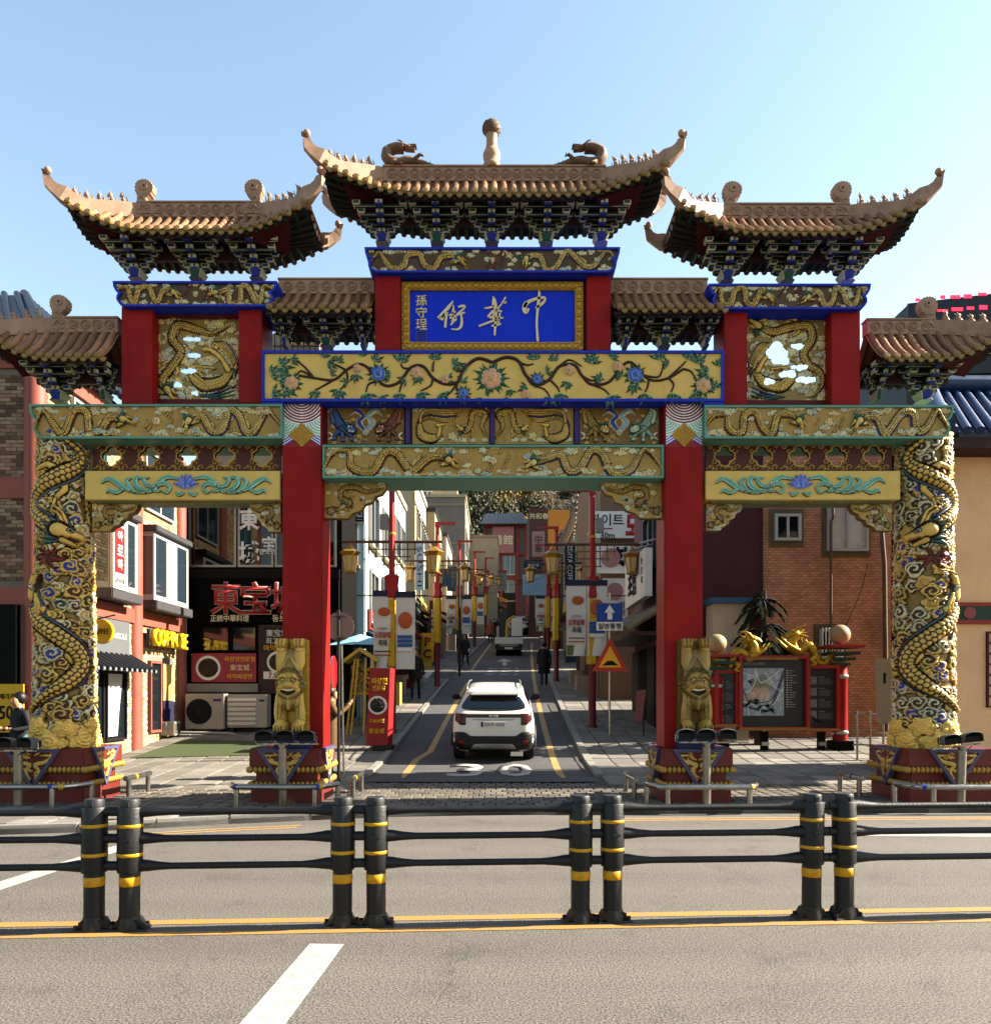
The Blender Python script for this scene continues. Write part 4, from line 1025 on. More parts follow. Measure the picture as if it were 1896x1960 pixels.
for x0, x1 in ((500, 541), (1346, 1386)): MB().box(X(x0, yf), X(x1, yf), yf + .02, 12.9, Z(775, yf), fz0 - .002).build('blue_packing', BLUE, gate)
# four carved panels under the floral beam
yp = 12.34
MB().box(X(617, yp), X(1270, yp), yp + .03, 12.7, Z(852, yp), Z(770, yp)).build('panel_back', RED2, gate)
def panel(pxl, pxr, pyt, pyb, y, name, label, cv_fn, frame=RED2):
    x0, x1, z0, z1 = X(pxl, y), X(pxr, y), Z(pyb, y), Z(pyt, y)
    root = link(name, None, gate, Vector(((x0 + x1) / 2, y, z0)) - wloc(gate)); root['label'] = label
    cv = cv_fn(x1 - x0, z1 - z0)
    cv.to_mesh(root, lambda x, y_, h: (x0 + x, np.full_like(x, y) - h, z0 + y_), prefix='carving_'); return root, (x0, x1, z0, z1)
def lions(w, h, ca, cb):
    cv = Carve(w, h, .0095, np.array(c('#8a6424'))); rg = random.Random(4)
    for _ in range(46): cv.cloud(rg.uniform(0, w), rg.uniform(0, h), rg.uniform(.022, .036), rg.choice([GLD2 * .8, BLU * .8, GLD2, SIL * .7]), GLD * .9, 1)
    for sg, cl in ((-1, ca), (1, cb)):
        m = w / 2; g = lambda u: m + sg * u * m
        cv.new('ribbon'); cv.stroke(spline([(g(.02), h * .35), (g(.18), h * .6), (g(.05), h * .75), (g(.25), h * .92), (g(.4), h * .8)], 6), [.03, .045, .03, .04, .01], .03, BLU if sg < 0 else PBL, CRM)
        cv.stroke(spline([(g(.95), h * .3), (g(.85), h * .2), (g(.98), h * .12)], 6), [.02, .035, .01], .03, CRM * .9, BRN)
        cv.new('lion'); ol = np.array(cl) * .3
        cv.stroke(spline([(g(.8), h * .85), (g(.72), h * .6), (g(.55), h * .4)], 6), [.05, .085, .075], .05, cl, ol, scale=.04)
        cv.stroke(spline([(g(.85), h * .6), (g(.9), h * .85), (g(.78), h * .95)], 6), [.04, .03, .01], .04, np.array(cl) * 1.3, ol)
        for a, b2 in ((.82, .15), (.6, .1), (.35, .12)): cv.stroke([(g(.62), h * .42), (g(a), h * b2 + .03)], [.042, .028], .05, np.array(cl) * .9, ol, base=.004); cv.blob(g(a), h * b2, .034, .05, np.array(cl) * 1.2, ol, .8, 5, spiral=False)
        for k in range(6): cv.blob(g(.42) + .075 * math.cos(k), h * .42 + .075 * math.sin(k), .035, .06, GRN if sg < 0 else np.array(cl) * .7, ol, .8, 4)
        cv.stroke([(g(.42), h * .4), (g(.34), h * .36)], .062, .075, np.array(cl) * 1.35, ol, base=.008)
        for e in (-.012, .03): cv.stroke([(g(.4) + e, h * .44), (g(.4) + e, h * .45)], .013, .1, c('#f0ead8'), ol, base=.01)
        cv.stroke([(g(.42), h * .32), (g(.3), h * .3)], .012, .08, c('#e8ddc0'), ol, base=.012)
    cv.new('ball'); cv.blob(w / 2, h * .3, .045, .05, PBL, CRM, .75)
    return cv
def phoenix(w, h, flip):
    cv = Carve(w, h, .0095, OB); m = 1 if not flip else -1; g = (lambda u: u * w) if not flip else (lambda u: w - u * w)
    rg = random.Random(5)
    for _ in range(12): cv.cloud(rg.uniform(0, w), rg.choice([.05, h - .05, h * .1]), .035, SIL, CRM, 2)
    cv.new('phoenix'); ol = BRN
    for k in range(6): cv.stroke(spline([(g(.12), h * .25), (g(.06 + .01 * k), h * (.5 + .05 * k)), (g(.2), h * (.72 + .04 * k)), (g(.42), h * (.62 + .06 * k)), (g(.56 + .02 * k), h * (.66 + .05 * k))], 6), [.02, .025, .03, .025, .006], .03, BLU * .6 if k == 2 else GLD, ol, scale=.03)
    cv.stroke(spline([(g(.1), h * .5), (g(.12), h * .25), (g(.25), h * .14), (g(.36), h * .22)], 6), [.04, .08, .08, .04], .05, GLD, ol, scale=.035)
    cv.stroke(spline([(g(.34), h * .22), (g(.36), h * .42), (g(.33), h * .5)], 6), [.035, .03, .03], .05, GLD, ol); cv.stroke([(g(.33), h * .5), (g(.42), h * .52)], [.035, .006], .05, GLD * 1.2, ol)
    cv.dragon([(g(.98), h * .15), (g(.9), h * .5), (g(.95), h * .82), (g(.8), h * .88), (g(.76), h * .55), (g(.7), h * .35), (g(.62), h * .42)], .04, GLD * 1.05, MAR, GRN * .8, BRN, face=-m)
    cv.new('cloud'); cv.blob(g(.52), h * .2, .06, .04, GLD, CRM, .8)
    return cv
panel(627, 773, 780, 850, yp, 'carved_panel', 'panel of blue and brown lions with ribbons', lambda w, h: lions(w, h, np.array(c('#3f5c92')), np.array(c('#8a5038'))))
panel(789, 936, 780, 850, yp, 'carved_panel', 'gold panel with its phoenix tail sweeping to the lions', lambda w, h: phoenix(w, h, 0))
panel(947, 1097, 780, 850, yp, 'carved_panel', 'gold panel with its dragon on the inner side', lambda w, h: phoenix(w, h, 1))
panel(1109, 1260, 780, 850, yp, 'carved_panel', 'panel of gold and pale green lions with ribbons', lambda w, h: lions(w, h, np.array(c('#a8863a')), np.array(c('#9ab89a'))))
PURP = mat('violet_post', '#3c2c86', .5, 0, .15, 5)
for px in (781, 942, 1103): MB().box(X(px - 4, yp), X(px + 4, yp), yp - .06, yp + .04, Z(851, yp), Z(772, yp)).build('panel_divider', PURP, gate)
# openwork panels in the pavilions
def openwork(w, h, flip):
    cv = Carve(w, h, .0105, np.array(c('#a08444'))); g = (lambda u: u * w) if not flip else (lambda u: w - u * w); rg = random.Random(8 + flip)
    for _ in range(150):
        cv.cloud(rg.uniform(0, w), rg.uniform(0, h), rg.uniform(.035, .06), rg.choice([SIL, GLD2, PBL, np.array(c('#d2c68c')), GLD, GLD2]), CRM, rg.choice((1, 2, 2)))
    for hx, hy, a, b2 in ([(.5, .76, .12, .022), (.5, .56, .07, .025), (.44, .37, .09, .025), (.3, .2, .04, .03), (.5, .1, .035, .02)] if not flip else [(.35, .62, .12, .1), (.4, .52, .1, .06), (.62, .42, .1, .025), (.5, .34, .1, .04), (.7, .27, .12, .035), (.25, .25, .06, .04), (.6, .68, .07, .035)]):
        q = ((cv.gx - hx * w) / (a * w)) ** 2 + ((cv.gy - hy * h) / (b2 * h)) ** 2; rr = np.arctan2(cv.gy - hy * h, cv.gx - hx * w)
        cv.hole |= q < 1 + .35 * np.sin(3 * rr + hx * 9)
    keep = cv.hole.copy()
    cv.dragon([(g(.9), h * .93), (g(.7), h * .85), (g(.5), h * .9), (g(.28), h * .92), (g(.24), h * .76), (g(.34), h * .6), (g(.28), h * .45), (g(.14), h * .36), (g(.12), h * .2), (g(.22), h * .08)][::-1] if flip else [(g(.9), h * .92), (g(.7), h * .82), (g(.5), h * .88), (g(.3), h * .92), (g(.24), h * .76), (g(.34), h * .6), (g(.24), h * .42), (g(.12), h * .24), (g(.2), h * .12)], .062, GLD, MAR, GRN * .8, BRN, face=-1)
    cv.new('phoenix')
    for k in range(8): cv.stroke(spline([(g(.95), h * .28), (g(.98 - .012 * k), h * .5), (g(.88 - .02 * k), h * .7), (g(.7), h * (.72 - .01 * k))], 6), .017, .035 + .003 * (k % 2), GLD if k != 1 else BLU, BRN)
    cv.stroke(spline([(g(.45), h * .3), (g(.6), h * .2), (g(.8), h * .24), (g(.9), h * .36)], 6), [.05, .11, .1, .06], .05, GLD, BRN, scale=.05)
    for k in range(5): cv.stroke(spline([(g(.62), h * .22), (g(.55 - .03 * k), h * (.32 + .02 * k)), (g(.6 - .02 * k), h * .42), (g(.72), h * .4)], 6), .02, .05, CRM * .8 if k % 2 else GLD, BRN)
    cv.stroke(spline([(g(.88), h * .38), (g(.8), h * .52), (g(.68), h * .62), (g(.6), h * .63)], 6), [.05, .04, .045, .03], .055, GLD * 1.1, BRN)
    for k in range(3): cv.stroke(spline([(g(.95), h * (.18 - .05 * k)), (g(.75), h * (.1 - .03 * k)), (g(.55), h * .07)], 6), [.012, .02, .006], .04, GRN * .6 if k else BLU * .5, BRN)
    cv.hole = keep
    return cv
yo = 12.44
for (a, b_, t, bt, fl, lab) in ((291, 458, 612, 769, 0, 'openwork panel of a gold dragon and phoenix with slit holes'), (1429, 1590, 613, 771, 1, 'openwork panel of a gold dragon with large cloud-shaped holes')):
    root, (x0, x1, z0, z1) = panel(a, b_, t, bt, yo, 'openwork_panel', lab, lambda w, h: openwork(w, h, fl))
    cvb = None
# upper posts
def post(pxl, pxr, pyt, pyb, yf_, dep, m, name='upper_post'):
    return MB().box(X(pxl, yf_), X(pxr, yf_), yf_, yf_ + dep, Z(pyb, yf_), Z(pyt, yf_)).build(name, m, gate, bevel=.012)
yu = 12.2
for a, b_, t, bt in ((232, 292, 586, 774), (456, 501, 586, 772), (1385, 1430, 591, 776), (1590, 1646, 591, 776), (717, 766, 520, 671), (1122, 1169, 520, 671)): post(a, b_, t, bt, yu, .6, RED)
for a, b_, t, bt in ((290, 458, 588, 611), (1430, 1590, 592, 612)): MB().box(X(a, yo), X(b_, yo), yo - .1, yo + .1, Z(bt, yo), Z(t, yo) + .1).build('upper_rail', RED2, gate)
for a, b_, t, bt in ((290, 458, 766, 778), (1428, 1592, 768, 780)): MB().box(X(a, yo), X(b_, yo), yo - .05, yo + .2, Z(bt, yo), Z(t, yo)).build('lower_rail', RED2, gate)
MB().box(X(766, 12.4), X(1122, 12.4), 12.36, 12.6, Z(668, 12.4), Z(519, 12.4)).build('board_back', RED2, gate)
# name board
ys = 12.26
nb = link('name_board', None, gate, Vector((X(941, ys), ys, Z(669, ys))) - wloc(gate)); nb['label'] = 'blue board with gold brush characters in a carved gilt frame'
fo = [(X(768, ys), Z(537, ys)), (X(768, ys), Z(668, ys)), (X(1116, ys), Z(668, ys)), (X(1116, ys), Z(537, ys))]
fin_ = inset(fo, .125)
MB().ring(fo, fin_, ys + .02, ys + .12).build('gilt_frame', GOLD, nb, bevel=.012)
MB().box(fo[0][0] + .1, fo[2][0] - .1, ys + .07, ys + .11, fo[1][1] + .1, fo[0][1] - .1).build('blue_field', SIGNBLUE, nb)
sc = MB(); sc.sm = True
for i in range(7): t = i / 6; sc.tube([(-.05 + .1 * t, -.008, -.05), (-.05 + .1 * t, -.008 - .02 * math.sin(math.pi * t), 0), (-.05 + .1 * t, -.008, .05)], .009, 5) if i in (0, 6) else None
sc.ball((0, 0, 0), .052, 10, 6, (.85, .42, 1.0)); sc.tube([(-.03, -.02, -.045), (.0, -.03, -.02), (.03, -.02, -.045)], .008, 5)
SCR = sc.mesh('frame_lobe', GOLD)
xa, xb, za, zb = fo[0][0] + .062, fo[2][0] - .062, fo[1][1] + .062, fo[0][1] - .062
for i in range(26): inst('frame_lobe', SCR, nb, (xa + (xb - xa) * (i + .5) / 26, ys + .02, zb)); inst('frame_lobe', SCR, nb, (xa + (xb - xa) * (i + .5) / 26, ys + .02, za), (0, math.pi, 0))
for i in range(8): inst('frame_lobe', SCR, nb, (xa, ys + .02, za + (zb - za) * (i + .5) / 8), (0, -math.pi / 2, 0)); inst('frame_lobe', SCR, nb, (xb, ys + .02, za + (zb - za) * (i + .5) / 8), (0, math.pi / 2, 0))
GILT = mat('gilt_lettering', '#efd9a4', .4, .15, .1, 6)
kz = 365 / 1896 / 1.0206
def zs(u, v): return (X((780 / 1.0206) + u * kz, ys + .06), Z((545 / 1.0206) + v * kz, ys + .06))
ST_ZH = [[(1290, 235, 16), (1268, 270, 20), (1272, 320, 24), (1290, 340, 14), (1312, 300, 8)], [(1262, 290, 14), (1300, 240, 18), (1360, 210, 14), (1440, 190, 13), (1475, 195, 10), (1470, 225, 12), (1430, 265, 13), (1380, 295, 9)], [(1412, 105, 5), (1418, 160, 13), (1408, 250, 15), (1398, 340, 12), (1392, 450, 11), (1396, 540, 11), (1402, 620, 12), (1410, 635, 3)]]
ST_HUA = [[(948, 178, 4), (960, 220, 20), (965, 265, 24), (975, 310, 14)], [(862, 298, 6), (910, 292, 9), (960, 275, 10)], [(990, 310, 9), (1030, 260, 7), (1078, 185, 8)], [(1060, 245, 9), (1088, 235, 5)], [(900, 390, 12), (925, 350, 10), (960, 345, 8), (950, 380, 9), (915, 395, 10)], [(930, 330, 8), (1000, 320, 9), (1040, 335, 7)], [(940, 405, 9), (1000, 398, 10), (1055, 395, 6)], [(805, 480, 8), (870, 455, 10), (940, 430, 9), (1010, 420, 8)], [(985, 300, 9), (978, 400, 11), (970, 500, 12), (966, 575, 8)], [(1020, 345, 8), (1010, 400, 9), (1000, 460, 8)], [(935, 478, 10), (985, 468, 11), (1030, 455, 7)]]
ST_JIE = [[(545, 222, 4), (500, 285, 16), (440, 350, 15), (392, 398, 12)], [(455, 350, 9), (430, 420, 12)], [(400, 405, 8), (440, 380, 12), (480, 345, 9)], [(490, 340, 6), (470, 420, 12), (465, 495, 11)], [(545, 265, 5), (548, 300, 9), (540, 350, 10), (545, 400, 10), (530, 440, 8)], [(505, 375, 8), (545, 345, 9), (570, 330, 8)], [(510, 400, 8), (550, 380, 9), (580, 385, 8)], [(520, 470, 6), (550, 430, 10), (580, 405, 8)], [(595, 285, 7), (640, 275, 13), (666, 285, 6), (620, 330, 9), (580, 360, 6)], [(570, 375, 6), (620, 355, 9), (665, 342, 6)], [(625, 360, 9), (632, 420, 12), (625, 480, 13), (590, 512, 9), (525, 510, 5)]]
for nm, st in (('brush_character', ST_ZH), ('brush_character', ST_HUA), ('brush_character', ST_JIE)): brush(st, GILT, nb, zs, ys + .068, 1, .02)
for i, ch in enumerate('孫守珵'):
    x_, z_ = zs(222, 215 + i * 122); letters(ch, nb, GILT, x_, ys + .068, z_, h=.17, w=.18, bold=.012)
x_, z_ = zs(222, 582); MB().ring([(x_ - .085, z_ + .085), (x_ - .085, z_ - .085), (x_ + .085, z_ - .085), (x_ + .085, z_ + .085)], [(x_ - .07, z_ + .07), (x_ - .07, z_ - .07), (x_ + .07, z_ - .07), (x_ + .07, z_ + .07)], ys + .058, ys + .07).build('seal', mat('seal_line', '#5a5a80', .6), nb)
letters('印', nb, MATS['seal_line'], x_, ys + .068, z_, h=.11)
# red pillars
yr = 12.2
for a, b_, t, bt, tx in ((541, 617, 765, 855, 'red pillar beside the dark restaurant'), (1272, 1346, 765, 855, 'red pillar beside the map board')):
    w = X(b_, yr) - X(a, yr); xm = X((a + b_) / 2 - 1, yr)
    p = MB().box(xm - w / 2, xm + w / 2, yr, yr + .62, .82, Z(766, yr)).build('pillar', RED, gate, bevel=.015); p['label'] = tx
    x0, x1, z0, z1 = xm - w / 2 + .02, xm + w / 2 - .02, Z(856, yr), Z(768, yr)
    cv = Carve(x1 - x0, z1 - z0, .006, np.array(c('#9c1420'))); W_, H_ = cv.w, cv.h; cv.new('painted_cap')
    for (cx_, cy_, Rm, cl, hlf) in ((0, H_, .3, BLU * 1.6, 1), (W_, H_, .3, BLU * 1.6, 1), (0, H_ * .62, .26, np.array(c('#8cc8ae')), 1), (W_, H_ * .62, .26, np.array(c('#8cc8ae')), 1), (0, H_ * .3, .3, BLU * 1.6, 2), (W_, H_ * .3, .3, BLU * 1.6, 2)):
        if hlf == 2:
            q = np.abs(cv.gx - cx_) * .9 + (H_ * .40 - cv.gy) * 1.0; qq = cv.gy + np.abs(cv.gx - W_ / 2) * -1.0
            m = (cv.gy < H_ * .42) & (cv.gy > .02 + (np.abs(cv.gx - W_ / 2) < W_ * .5) * (W_ / 2 - np.abs(cv.gx - W_ / 2)) * .55 - .0) & (np.abs(cv.gx - cx_) < W_ * .5)
            st = ((cv.gy + np.abs(cv.gx - W_ / 2) * .62) % .042) < .018; cv.C[m] = cl; cv.C[m & st] = c('#e8e8ee'); cv.H[m] = .008; cv.H[m & st] = .016; cv.I[m] = cv.cur
    for cx_, cy_, Rm, cl in ((0, H_, .32, BLU * 1.6), (W_, H_, .32, BLU * 1.6), (0, H_ * .60, .27, np.array(c('#8cc8ae'))), (W_, H_ * .60, .27, np.array(c('#8cc8ae'))), (W_ / 2, H_ * 1.08, .42, np.array(c('#8a1420')))):
        r_ = np.hypot(cv.gx - cx_, cv.gy - cy_); m = r_ < Rm; st = (r_ % .042) > .026
        cv.C[m] = cl; cv.C[m & st] = c('#eeeeee'); cv.H[m] = .012; cv.H[m & st] = .022; cv.I[m] = cv.cur
    dm = (np.abs(cv.gx - W_ / 2) / (W_ * .36) + np.abs(cv.gy - H_ * .26) / (H_ * .27)) < 1
    st = ((cv.gy + np.abs(cv.gx - W_ / 2) * .8) % .04) < .01
    cv.C[dm] = c('#c89a30'); cv.C[dm & st] = c('#6a4a10'); cv.H[dm] = .026; cv.H[dm & st] = .016; cv.I[dm] = cv.cur
    cv.to_mesh(gate, lambda x, y, h: (x0 + x, np.full_like(x, yr - .004) - h, z0 + y), prefix='pillar_cap_')
# brown quatrefoil friezes and lotus beams, corner brackets
def frieze(w, h, n):
    cv = Carve(w, h, .0095, np.array(c('#5a241a'))); p = w / n; rg = random.Random(2)
    cv.new('scroll')
    for i in range(n * 2 + 1):
        for k, (dx, dy) in enumerate(((0, .2), (0, -.2), (.25, .38), (-.25, .38), (.25, -.38), (-.25, -.38))):
            x, y = i * p / 2 + dx * p * .5 + p * .25, h / 2 + dy * h
            th = np.linspace(0, 5.4, 18); r0 = h * .13
            cv.stroke(np.stack([x + r0 * (1 - th / 6.2) * np.cos(th * (1 if k % 2 else -1) + k), y + r0 * (1 - th / 6.2) * np.sin(th * (1 if k % 2 else -1) + k)], 1), .0085, .012, c('#b98f3a'), None)
        cv.stroke(spline([(i * p / 2, h * .06), (i * p / 2 + p * .12, h * .14), (i * p / 2 + p * .25, h * .05)], 5), .008, .012, c('#b98f3a'), None)
        cv.stroke(spline([(i * p / 2, h * .94), (i * p / 2 + p * .12, h * .86), (i * p / 2 + p * .25, h * .95)], 5), .008, .012, c('#b98f3a'), None)
    for i in range(n):
        cx_ = (i + .5) * p; q = np.full(cv.gx.shape, 9.)
        for dx, dy in ((1, 0), (-1, 0), (0, 1), (0, -1)): q = np.minimum(q, np.hypot(cv.gx - cx_ - dx * h * .17, cv.gy - h / 2 - dy * h * .17))
        cv.new('quatrefoil'); m = q < h * .215; cv.H[m] = .022; cv.C[m] = c('#c8a050'); cv.I[m] = cv.cur
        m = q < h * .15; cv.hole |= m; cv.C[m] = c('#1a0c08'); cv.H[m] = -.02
    return cv
def lotus(w, h):
    cv = Carve(w, h, .0095, np.array(c('#c9a24a'))); m = w / 2; T1, T2 = np.array(c('#5fae9a')), np.array(c('#15503f'))
    for sg in (-1, 1):
        g = lambda u: m + sg * u; cv.new('scroll_leaf')
        def S(pts, r, col=T1): cv.stroke(spline([(g(a), b * h) for a, b in pts], 8), [x * 1.25 for x in r], .03, T2, BRN, base=0); cv.stroke(spline([(g(a), b * h + .008) for a, b in pts], 8), r, .035, col, np.array(c('#b8dcc8')), base=.008, lw=.35)
        S([(.13, .72), (.3, .78), (.42, .6), (.5, .35), (.62, .24), (.8, .22), (.95, .3)], [.02, .03, .035, .03, .025, .02, .012])
        S([(.44, .5), (.34, .55), (.26, .4), (.3, .2), (.38, .25)], [.03, .03, .025, .018, .01]); S([(.5, .3), (.44, .25), (.4, .3)], [.025, .02, .01])
        S([(.62, .26), (.75, .4), (.8, .6), (.76, .78), (.68, .7)], [.02, .03, .04, .03, .012]); S([(.8, .24), (.9, .45), (.93, .65), (.86, .75)], [.02, .03, .03, .01])
        S([(.9, .28), (1.02, .45), (1.1, .6), (1.22, .72), (1.32, .55)], [.02, .035, .04, .03, .006]); S([(1.0, .3), (1.1, .22), (1.2, .3), (1.24, .2)], [.02, .03, .03, .008])
        S([(.5, .42), (.62, .5), (.66, .7), (.58, .76)], [.02, .03, .03, .008]); S([(.05, .2), (.12, .12), (.16, .22)], [.02, .025, .01])
    cv.new('lotus_flower'); B1 = np.array(c('#4a63c8'))
    for a, L, r in ((-1.2, .2, .035), (1.2, .2, .035), (-.75, .19, .04), (.75, .19, .04), (-.35, .2, .042), (.35, .2, .042), (0, .2, .045)):
        cv.stroke([(m, h * .38), (m + math.sin(a) * L * .6, h * .38 + math.cos(a) * L * .62), (m + math.sin(a) * L * 1.05, h * .38 + math.cos(a) * L * 1.05)], [r * .5, r, r * .2], .045, B1, np.array(c('#aebcf0')), base=.01)
    return cv
yq, yl = 12.42, 12.24
for a, b_, a2, b2, lab in ((178, 538, 162, 536, 'brick building end'), (1350, 1706, 1350, 1723, 'blue roof end')):
    x0, x1, z0, z1 = X(a, yq), X(b_, yq), Z(901, yq), Z(846, yq)
    root = link('quatrefoil_frieze', None, gate, Vector(((x0 + x1) / 2, yq, z0)) - wloc(gate)); cv = frieze(x1 - x0, z1 - z0, 5)
    cv.to_mesh(root, lambda x, y, h: (x0 + x, np.full_like(x, yq) - h, z0 + y), prefix='carving_')
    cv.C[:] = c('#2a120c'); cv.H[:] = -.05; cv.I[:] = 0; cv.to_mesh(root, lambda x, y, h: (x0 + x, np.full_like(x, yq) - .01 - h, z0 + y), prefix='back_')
    x0, x1, z0, z1 = X(a2, yl), X(b2, yl), Z(956, yl), Z(901, yl)
    root = link('lotus_beam', None, gate, Vector(((x0 + x1) / 2, yl, z0)) - wloc(gate)); root['label'] = 'yellow beam with a blue lotus and teal scrolls, ' + lab
    MB().box(x0, x1, yl + .004, yl + .5, z0, z1).build('beam_core', OCHRE, root, bevel=.008)
    xm = X(357 if a2 < 500 else 1531, yl); W_ = 2.75; cv = lotus(W_, z1 - z0 - .03)
    cv.H[cv.I == 0] = -.02
    cv.to_mesh(root, lambda x, y, h: (xm - W_ / 2 + x, np.full_like(x, yl) - h, z0 + .015 + y), prefix='carving_')
    lo = MB().box(x0 + .1, x1 - .1, yl + .1, yl + .42, z0 - .03, z0 + .001).build('painted_soffit', mat('soffit_scroll_paint', '#7d8a62', .6, 0, .5, 14), root)
def queti(pxl, pxr, pyt, pyb, side, y, thick):
    x0, x1, z0, z1 = X(pxl, y), X(pxr, y), Z(pyb, y), Z(pyt, y); w, h = x1 - x0, z1 - z0
    cv = Carve(w, h, .0095, OB); g = (lambda u: u * w) if side > 0 else (lambda u: w - u * w); rg = random.Random(int(pxl))
    for _ in range(26): cv.cloud(rg.uniform(0, w), rg.uniform(0, h), rg.uniform(.03, .055), rg.choice([GLD2, SIL, GLD, np.array(c('#8a8a70'))]), CRM * .7, 1)
    cv.dragon([(g(.95), h * .82), (g(.7), h * .72), (g(.5), h * .85), (g(.3), h * .8), (g(.28), h * .55), (g(.42), h * .42), (g(.3), h * .3)], h * .07, GLD2, MAR, GRN * .6, BRN, face=side)
    cv.new('cloud'); cv.blob(g(.12), h * .2, h * .12, .03, GLD2, BRN, .75)
    o = [(0, h), (w, h), (w, h * .82), (w * .93, h * .66), (w * .82, h * .6), (w * .78, h * .45), (w * .66, h * .38), (w * .6, h * .22), (w * .46, h * .14), (w * .38, 0), (0, 0)]
    if side < 0: o = [(w - p[0], p[1]) for p in o]
    for hx, hy in ((.18, .28), (.45, .3), (.6, .5)): cv.hole |= np.hypot(cv.gx - g(hx), cv.gy - hy * h) < .022
    root = link('corner_bracket', None, gate, Vector(((x0 + x1) / 2, y, z0)) - wloc(gate))
    MB().prism([(x0 + p[0], z0 + p[1]) for p in o], y + .012, y + thick).build('bracket_core', mat('bracket_back_gold', '#7a6028', .6, 0, .3, 9), root)
    cv.to_mesh(root, lambda x, yy, hh: (x0 + x, np.full_like(x, y) - hh * .7, z0 + yy), clip=lambda x, yy: inpoly(x, yy, o), prefix='carving_')
queti(619, 739, 922, 992, 1, 12.4, .14); queti(1150, 1271, 922, 992, -1, 12.4, .14)
queti(177, 263, 962, 1016, 1, 12.42, .14); queti(478, 537, 962, 1018, -1, 12.42, .14)
queti(1351, 1420, 962, 1016, 1, 12.42, .14); queti(1628, 1707, 962, 1016, -1, 12.42, .14)
# dragon columns
def column(cx_, seed, lab, top_px, flip):
    rg = random.Random(seed); Rr0, Rr1 = .42, .36; z0, z1 = .8, Z(838, 12.5); h = z1 - z0; w = 2 * math.pi * .39
    cv = Carve(w, h, .0125, np.array(c('#8a6e34')))
    cols = [BLU, MAR * .6, np.array(c('#a8842e')), np.array(c('#12302a')), np.array(c('#2a2008')), np.array(c('#2a2008')), GLD2, BLU * .8, np.array(c('#3a2a0a'))]
    pts = []
    for _ in range(1500):
        x, y = rg.uniform(0, w), rg.uniform(.05, h)
        if all(math.hypot(x - a, y - b_) > .142 for a, b_ in pts): pts.append((x, y))
    for x, y in pts:
        cv.new('cloud'); k = rg.uniform(.095, .135); rim = rg.choice([CRM * .8, GLD * .9, GLD * .8, CRM * .65, GLD])
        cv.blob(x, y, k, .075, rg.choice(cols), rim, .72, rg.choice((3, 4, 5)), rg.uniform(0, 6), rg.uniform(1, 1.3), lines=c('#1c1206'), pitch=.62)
    mid = w * .5
    def wind(ya, yb, ph, dr, blue):
        p = []
        for i in range(9): t = i / 8; p.append((mid + dr * .42 * math.sin(ph + t * 6.2), ya + (yb - ya) * t))
        cv.dragon(p, .125, GLD * .95, blue, np.array(c('#4f7470')), BRN, face=dr)
    wind(h * .97, h * .68, .5, 1 if not flip else -1, np.array(c('#5a7488')))
    wind(h * .12, h * .5, 2.2, -1 if not flip else 1, np.array(c('#5a7488')))
    cv.new('fire_pearl'); cv.blob(mid + (-.05 if not flip else .12), h * .6, .1, .09, np.array(c('#8a2a22')), np.array(c('#6a1a14')), .9, 0, spiral=False)
    for a in range(7): cv.stroke(spline([(mid + .05 * math.cos(a) - .05, h * .6), (mid + .2 * math.cos(a) - .05, h * .6 + .14 * math.sin(a)), (mid + .28 * math.cos(a + .3) - .05, h * .6 + .2 * math.sin(a + .3))], 5), [.04, .03, .006], .04, np.array(c('#7a2018')), BRN)
    for i, (dx, y, k) in enumerate(((-.4, .16, .19), (.0, .12, .2), (.42, .17, .18), (.8, .12, .2), (-.8, .12, .2), (.2, .33, .13), (-.2, .36, .14), (.6, .36, .13), (-.6, .34, .14), (1.15, .14, .2), (-1.15, .14, .2))):
        cv.new('gilded_wave'); cv.blob(mid + dx, y, k, .12, GLD * 1.1, GLD * 1.25, .8, 6, i, 1.15, pitch=.3)
    n = cv.nx
    ang0 = -math.pi / 2
    root = link('dragon_column', None, gate, Vector((cx_, YC, z0)) - wloc(gate)); root['label'] = lab
    def m3(x, y, hh):
        an = ang0 + (x - mid) / w * 2 * math.pi; rr = Rr0 + (Rr1 - Rr0) * y / h + hh * .9 - .02
        return cx_ + rr * np.cos(an), YC + rr * np.sin(an), z0 + y
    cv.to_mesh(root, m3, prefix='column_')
    b = MB(); b.sm = True; b.lathe([(Rr0 - .03, z0), (Rr1 - .03, z1)], cx_, YC, 24); b.build('column_core', GOLD, root)
column(-6.86, 11, 'gold column wound with dragons beside the sunlit brick building', 0, False)
column(6.82, 12, 'gold column wound with dragons by the blue tiled roof', 0, True)
# pedestals
PDRAG = mat('pedestal_gold', '#c3993f', .5, .2, .2, 12, .2, 40); LAV = mat('lavender_edge', '#5d5a80', .55, 0, .15, 6, dirt=.2); PRED = mat('pedestal_red', '#7c2a22', .55, 0, .15, 4, dirt=.3)
def tri_relief(w, h, seed):
    cv = Carve(w, h, .009, np.array(c('#6a2418'))); rg = random.Random(seed); cv.new('carving')
    for sg in (-1, 1):
        m = w / 2
        cv.stroke(spline([(m + sg * .04, h * .15), (m + sg * .1, h * .4), (m + sg * .04, h * .6), (m + sg * .2, h * .7), (m + sg * .3, h * .88), (m + sg * .12, h * .9)], 6), [.015, .03, .04, .035, .03, .01], .02, GLD * .9, BRN)
        for _ in range(16): x = rg.uniform(0, w / 2); y = rg.uniform(.05, h); cv.stroke(spline([(m + sg * x, y), (m + sg * (x + .05), y + .03), (m + sg * (x + .03), y + .07)], 4), [.014, .012, .004], .016, GLD * .85, None)
    return cv
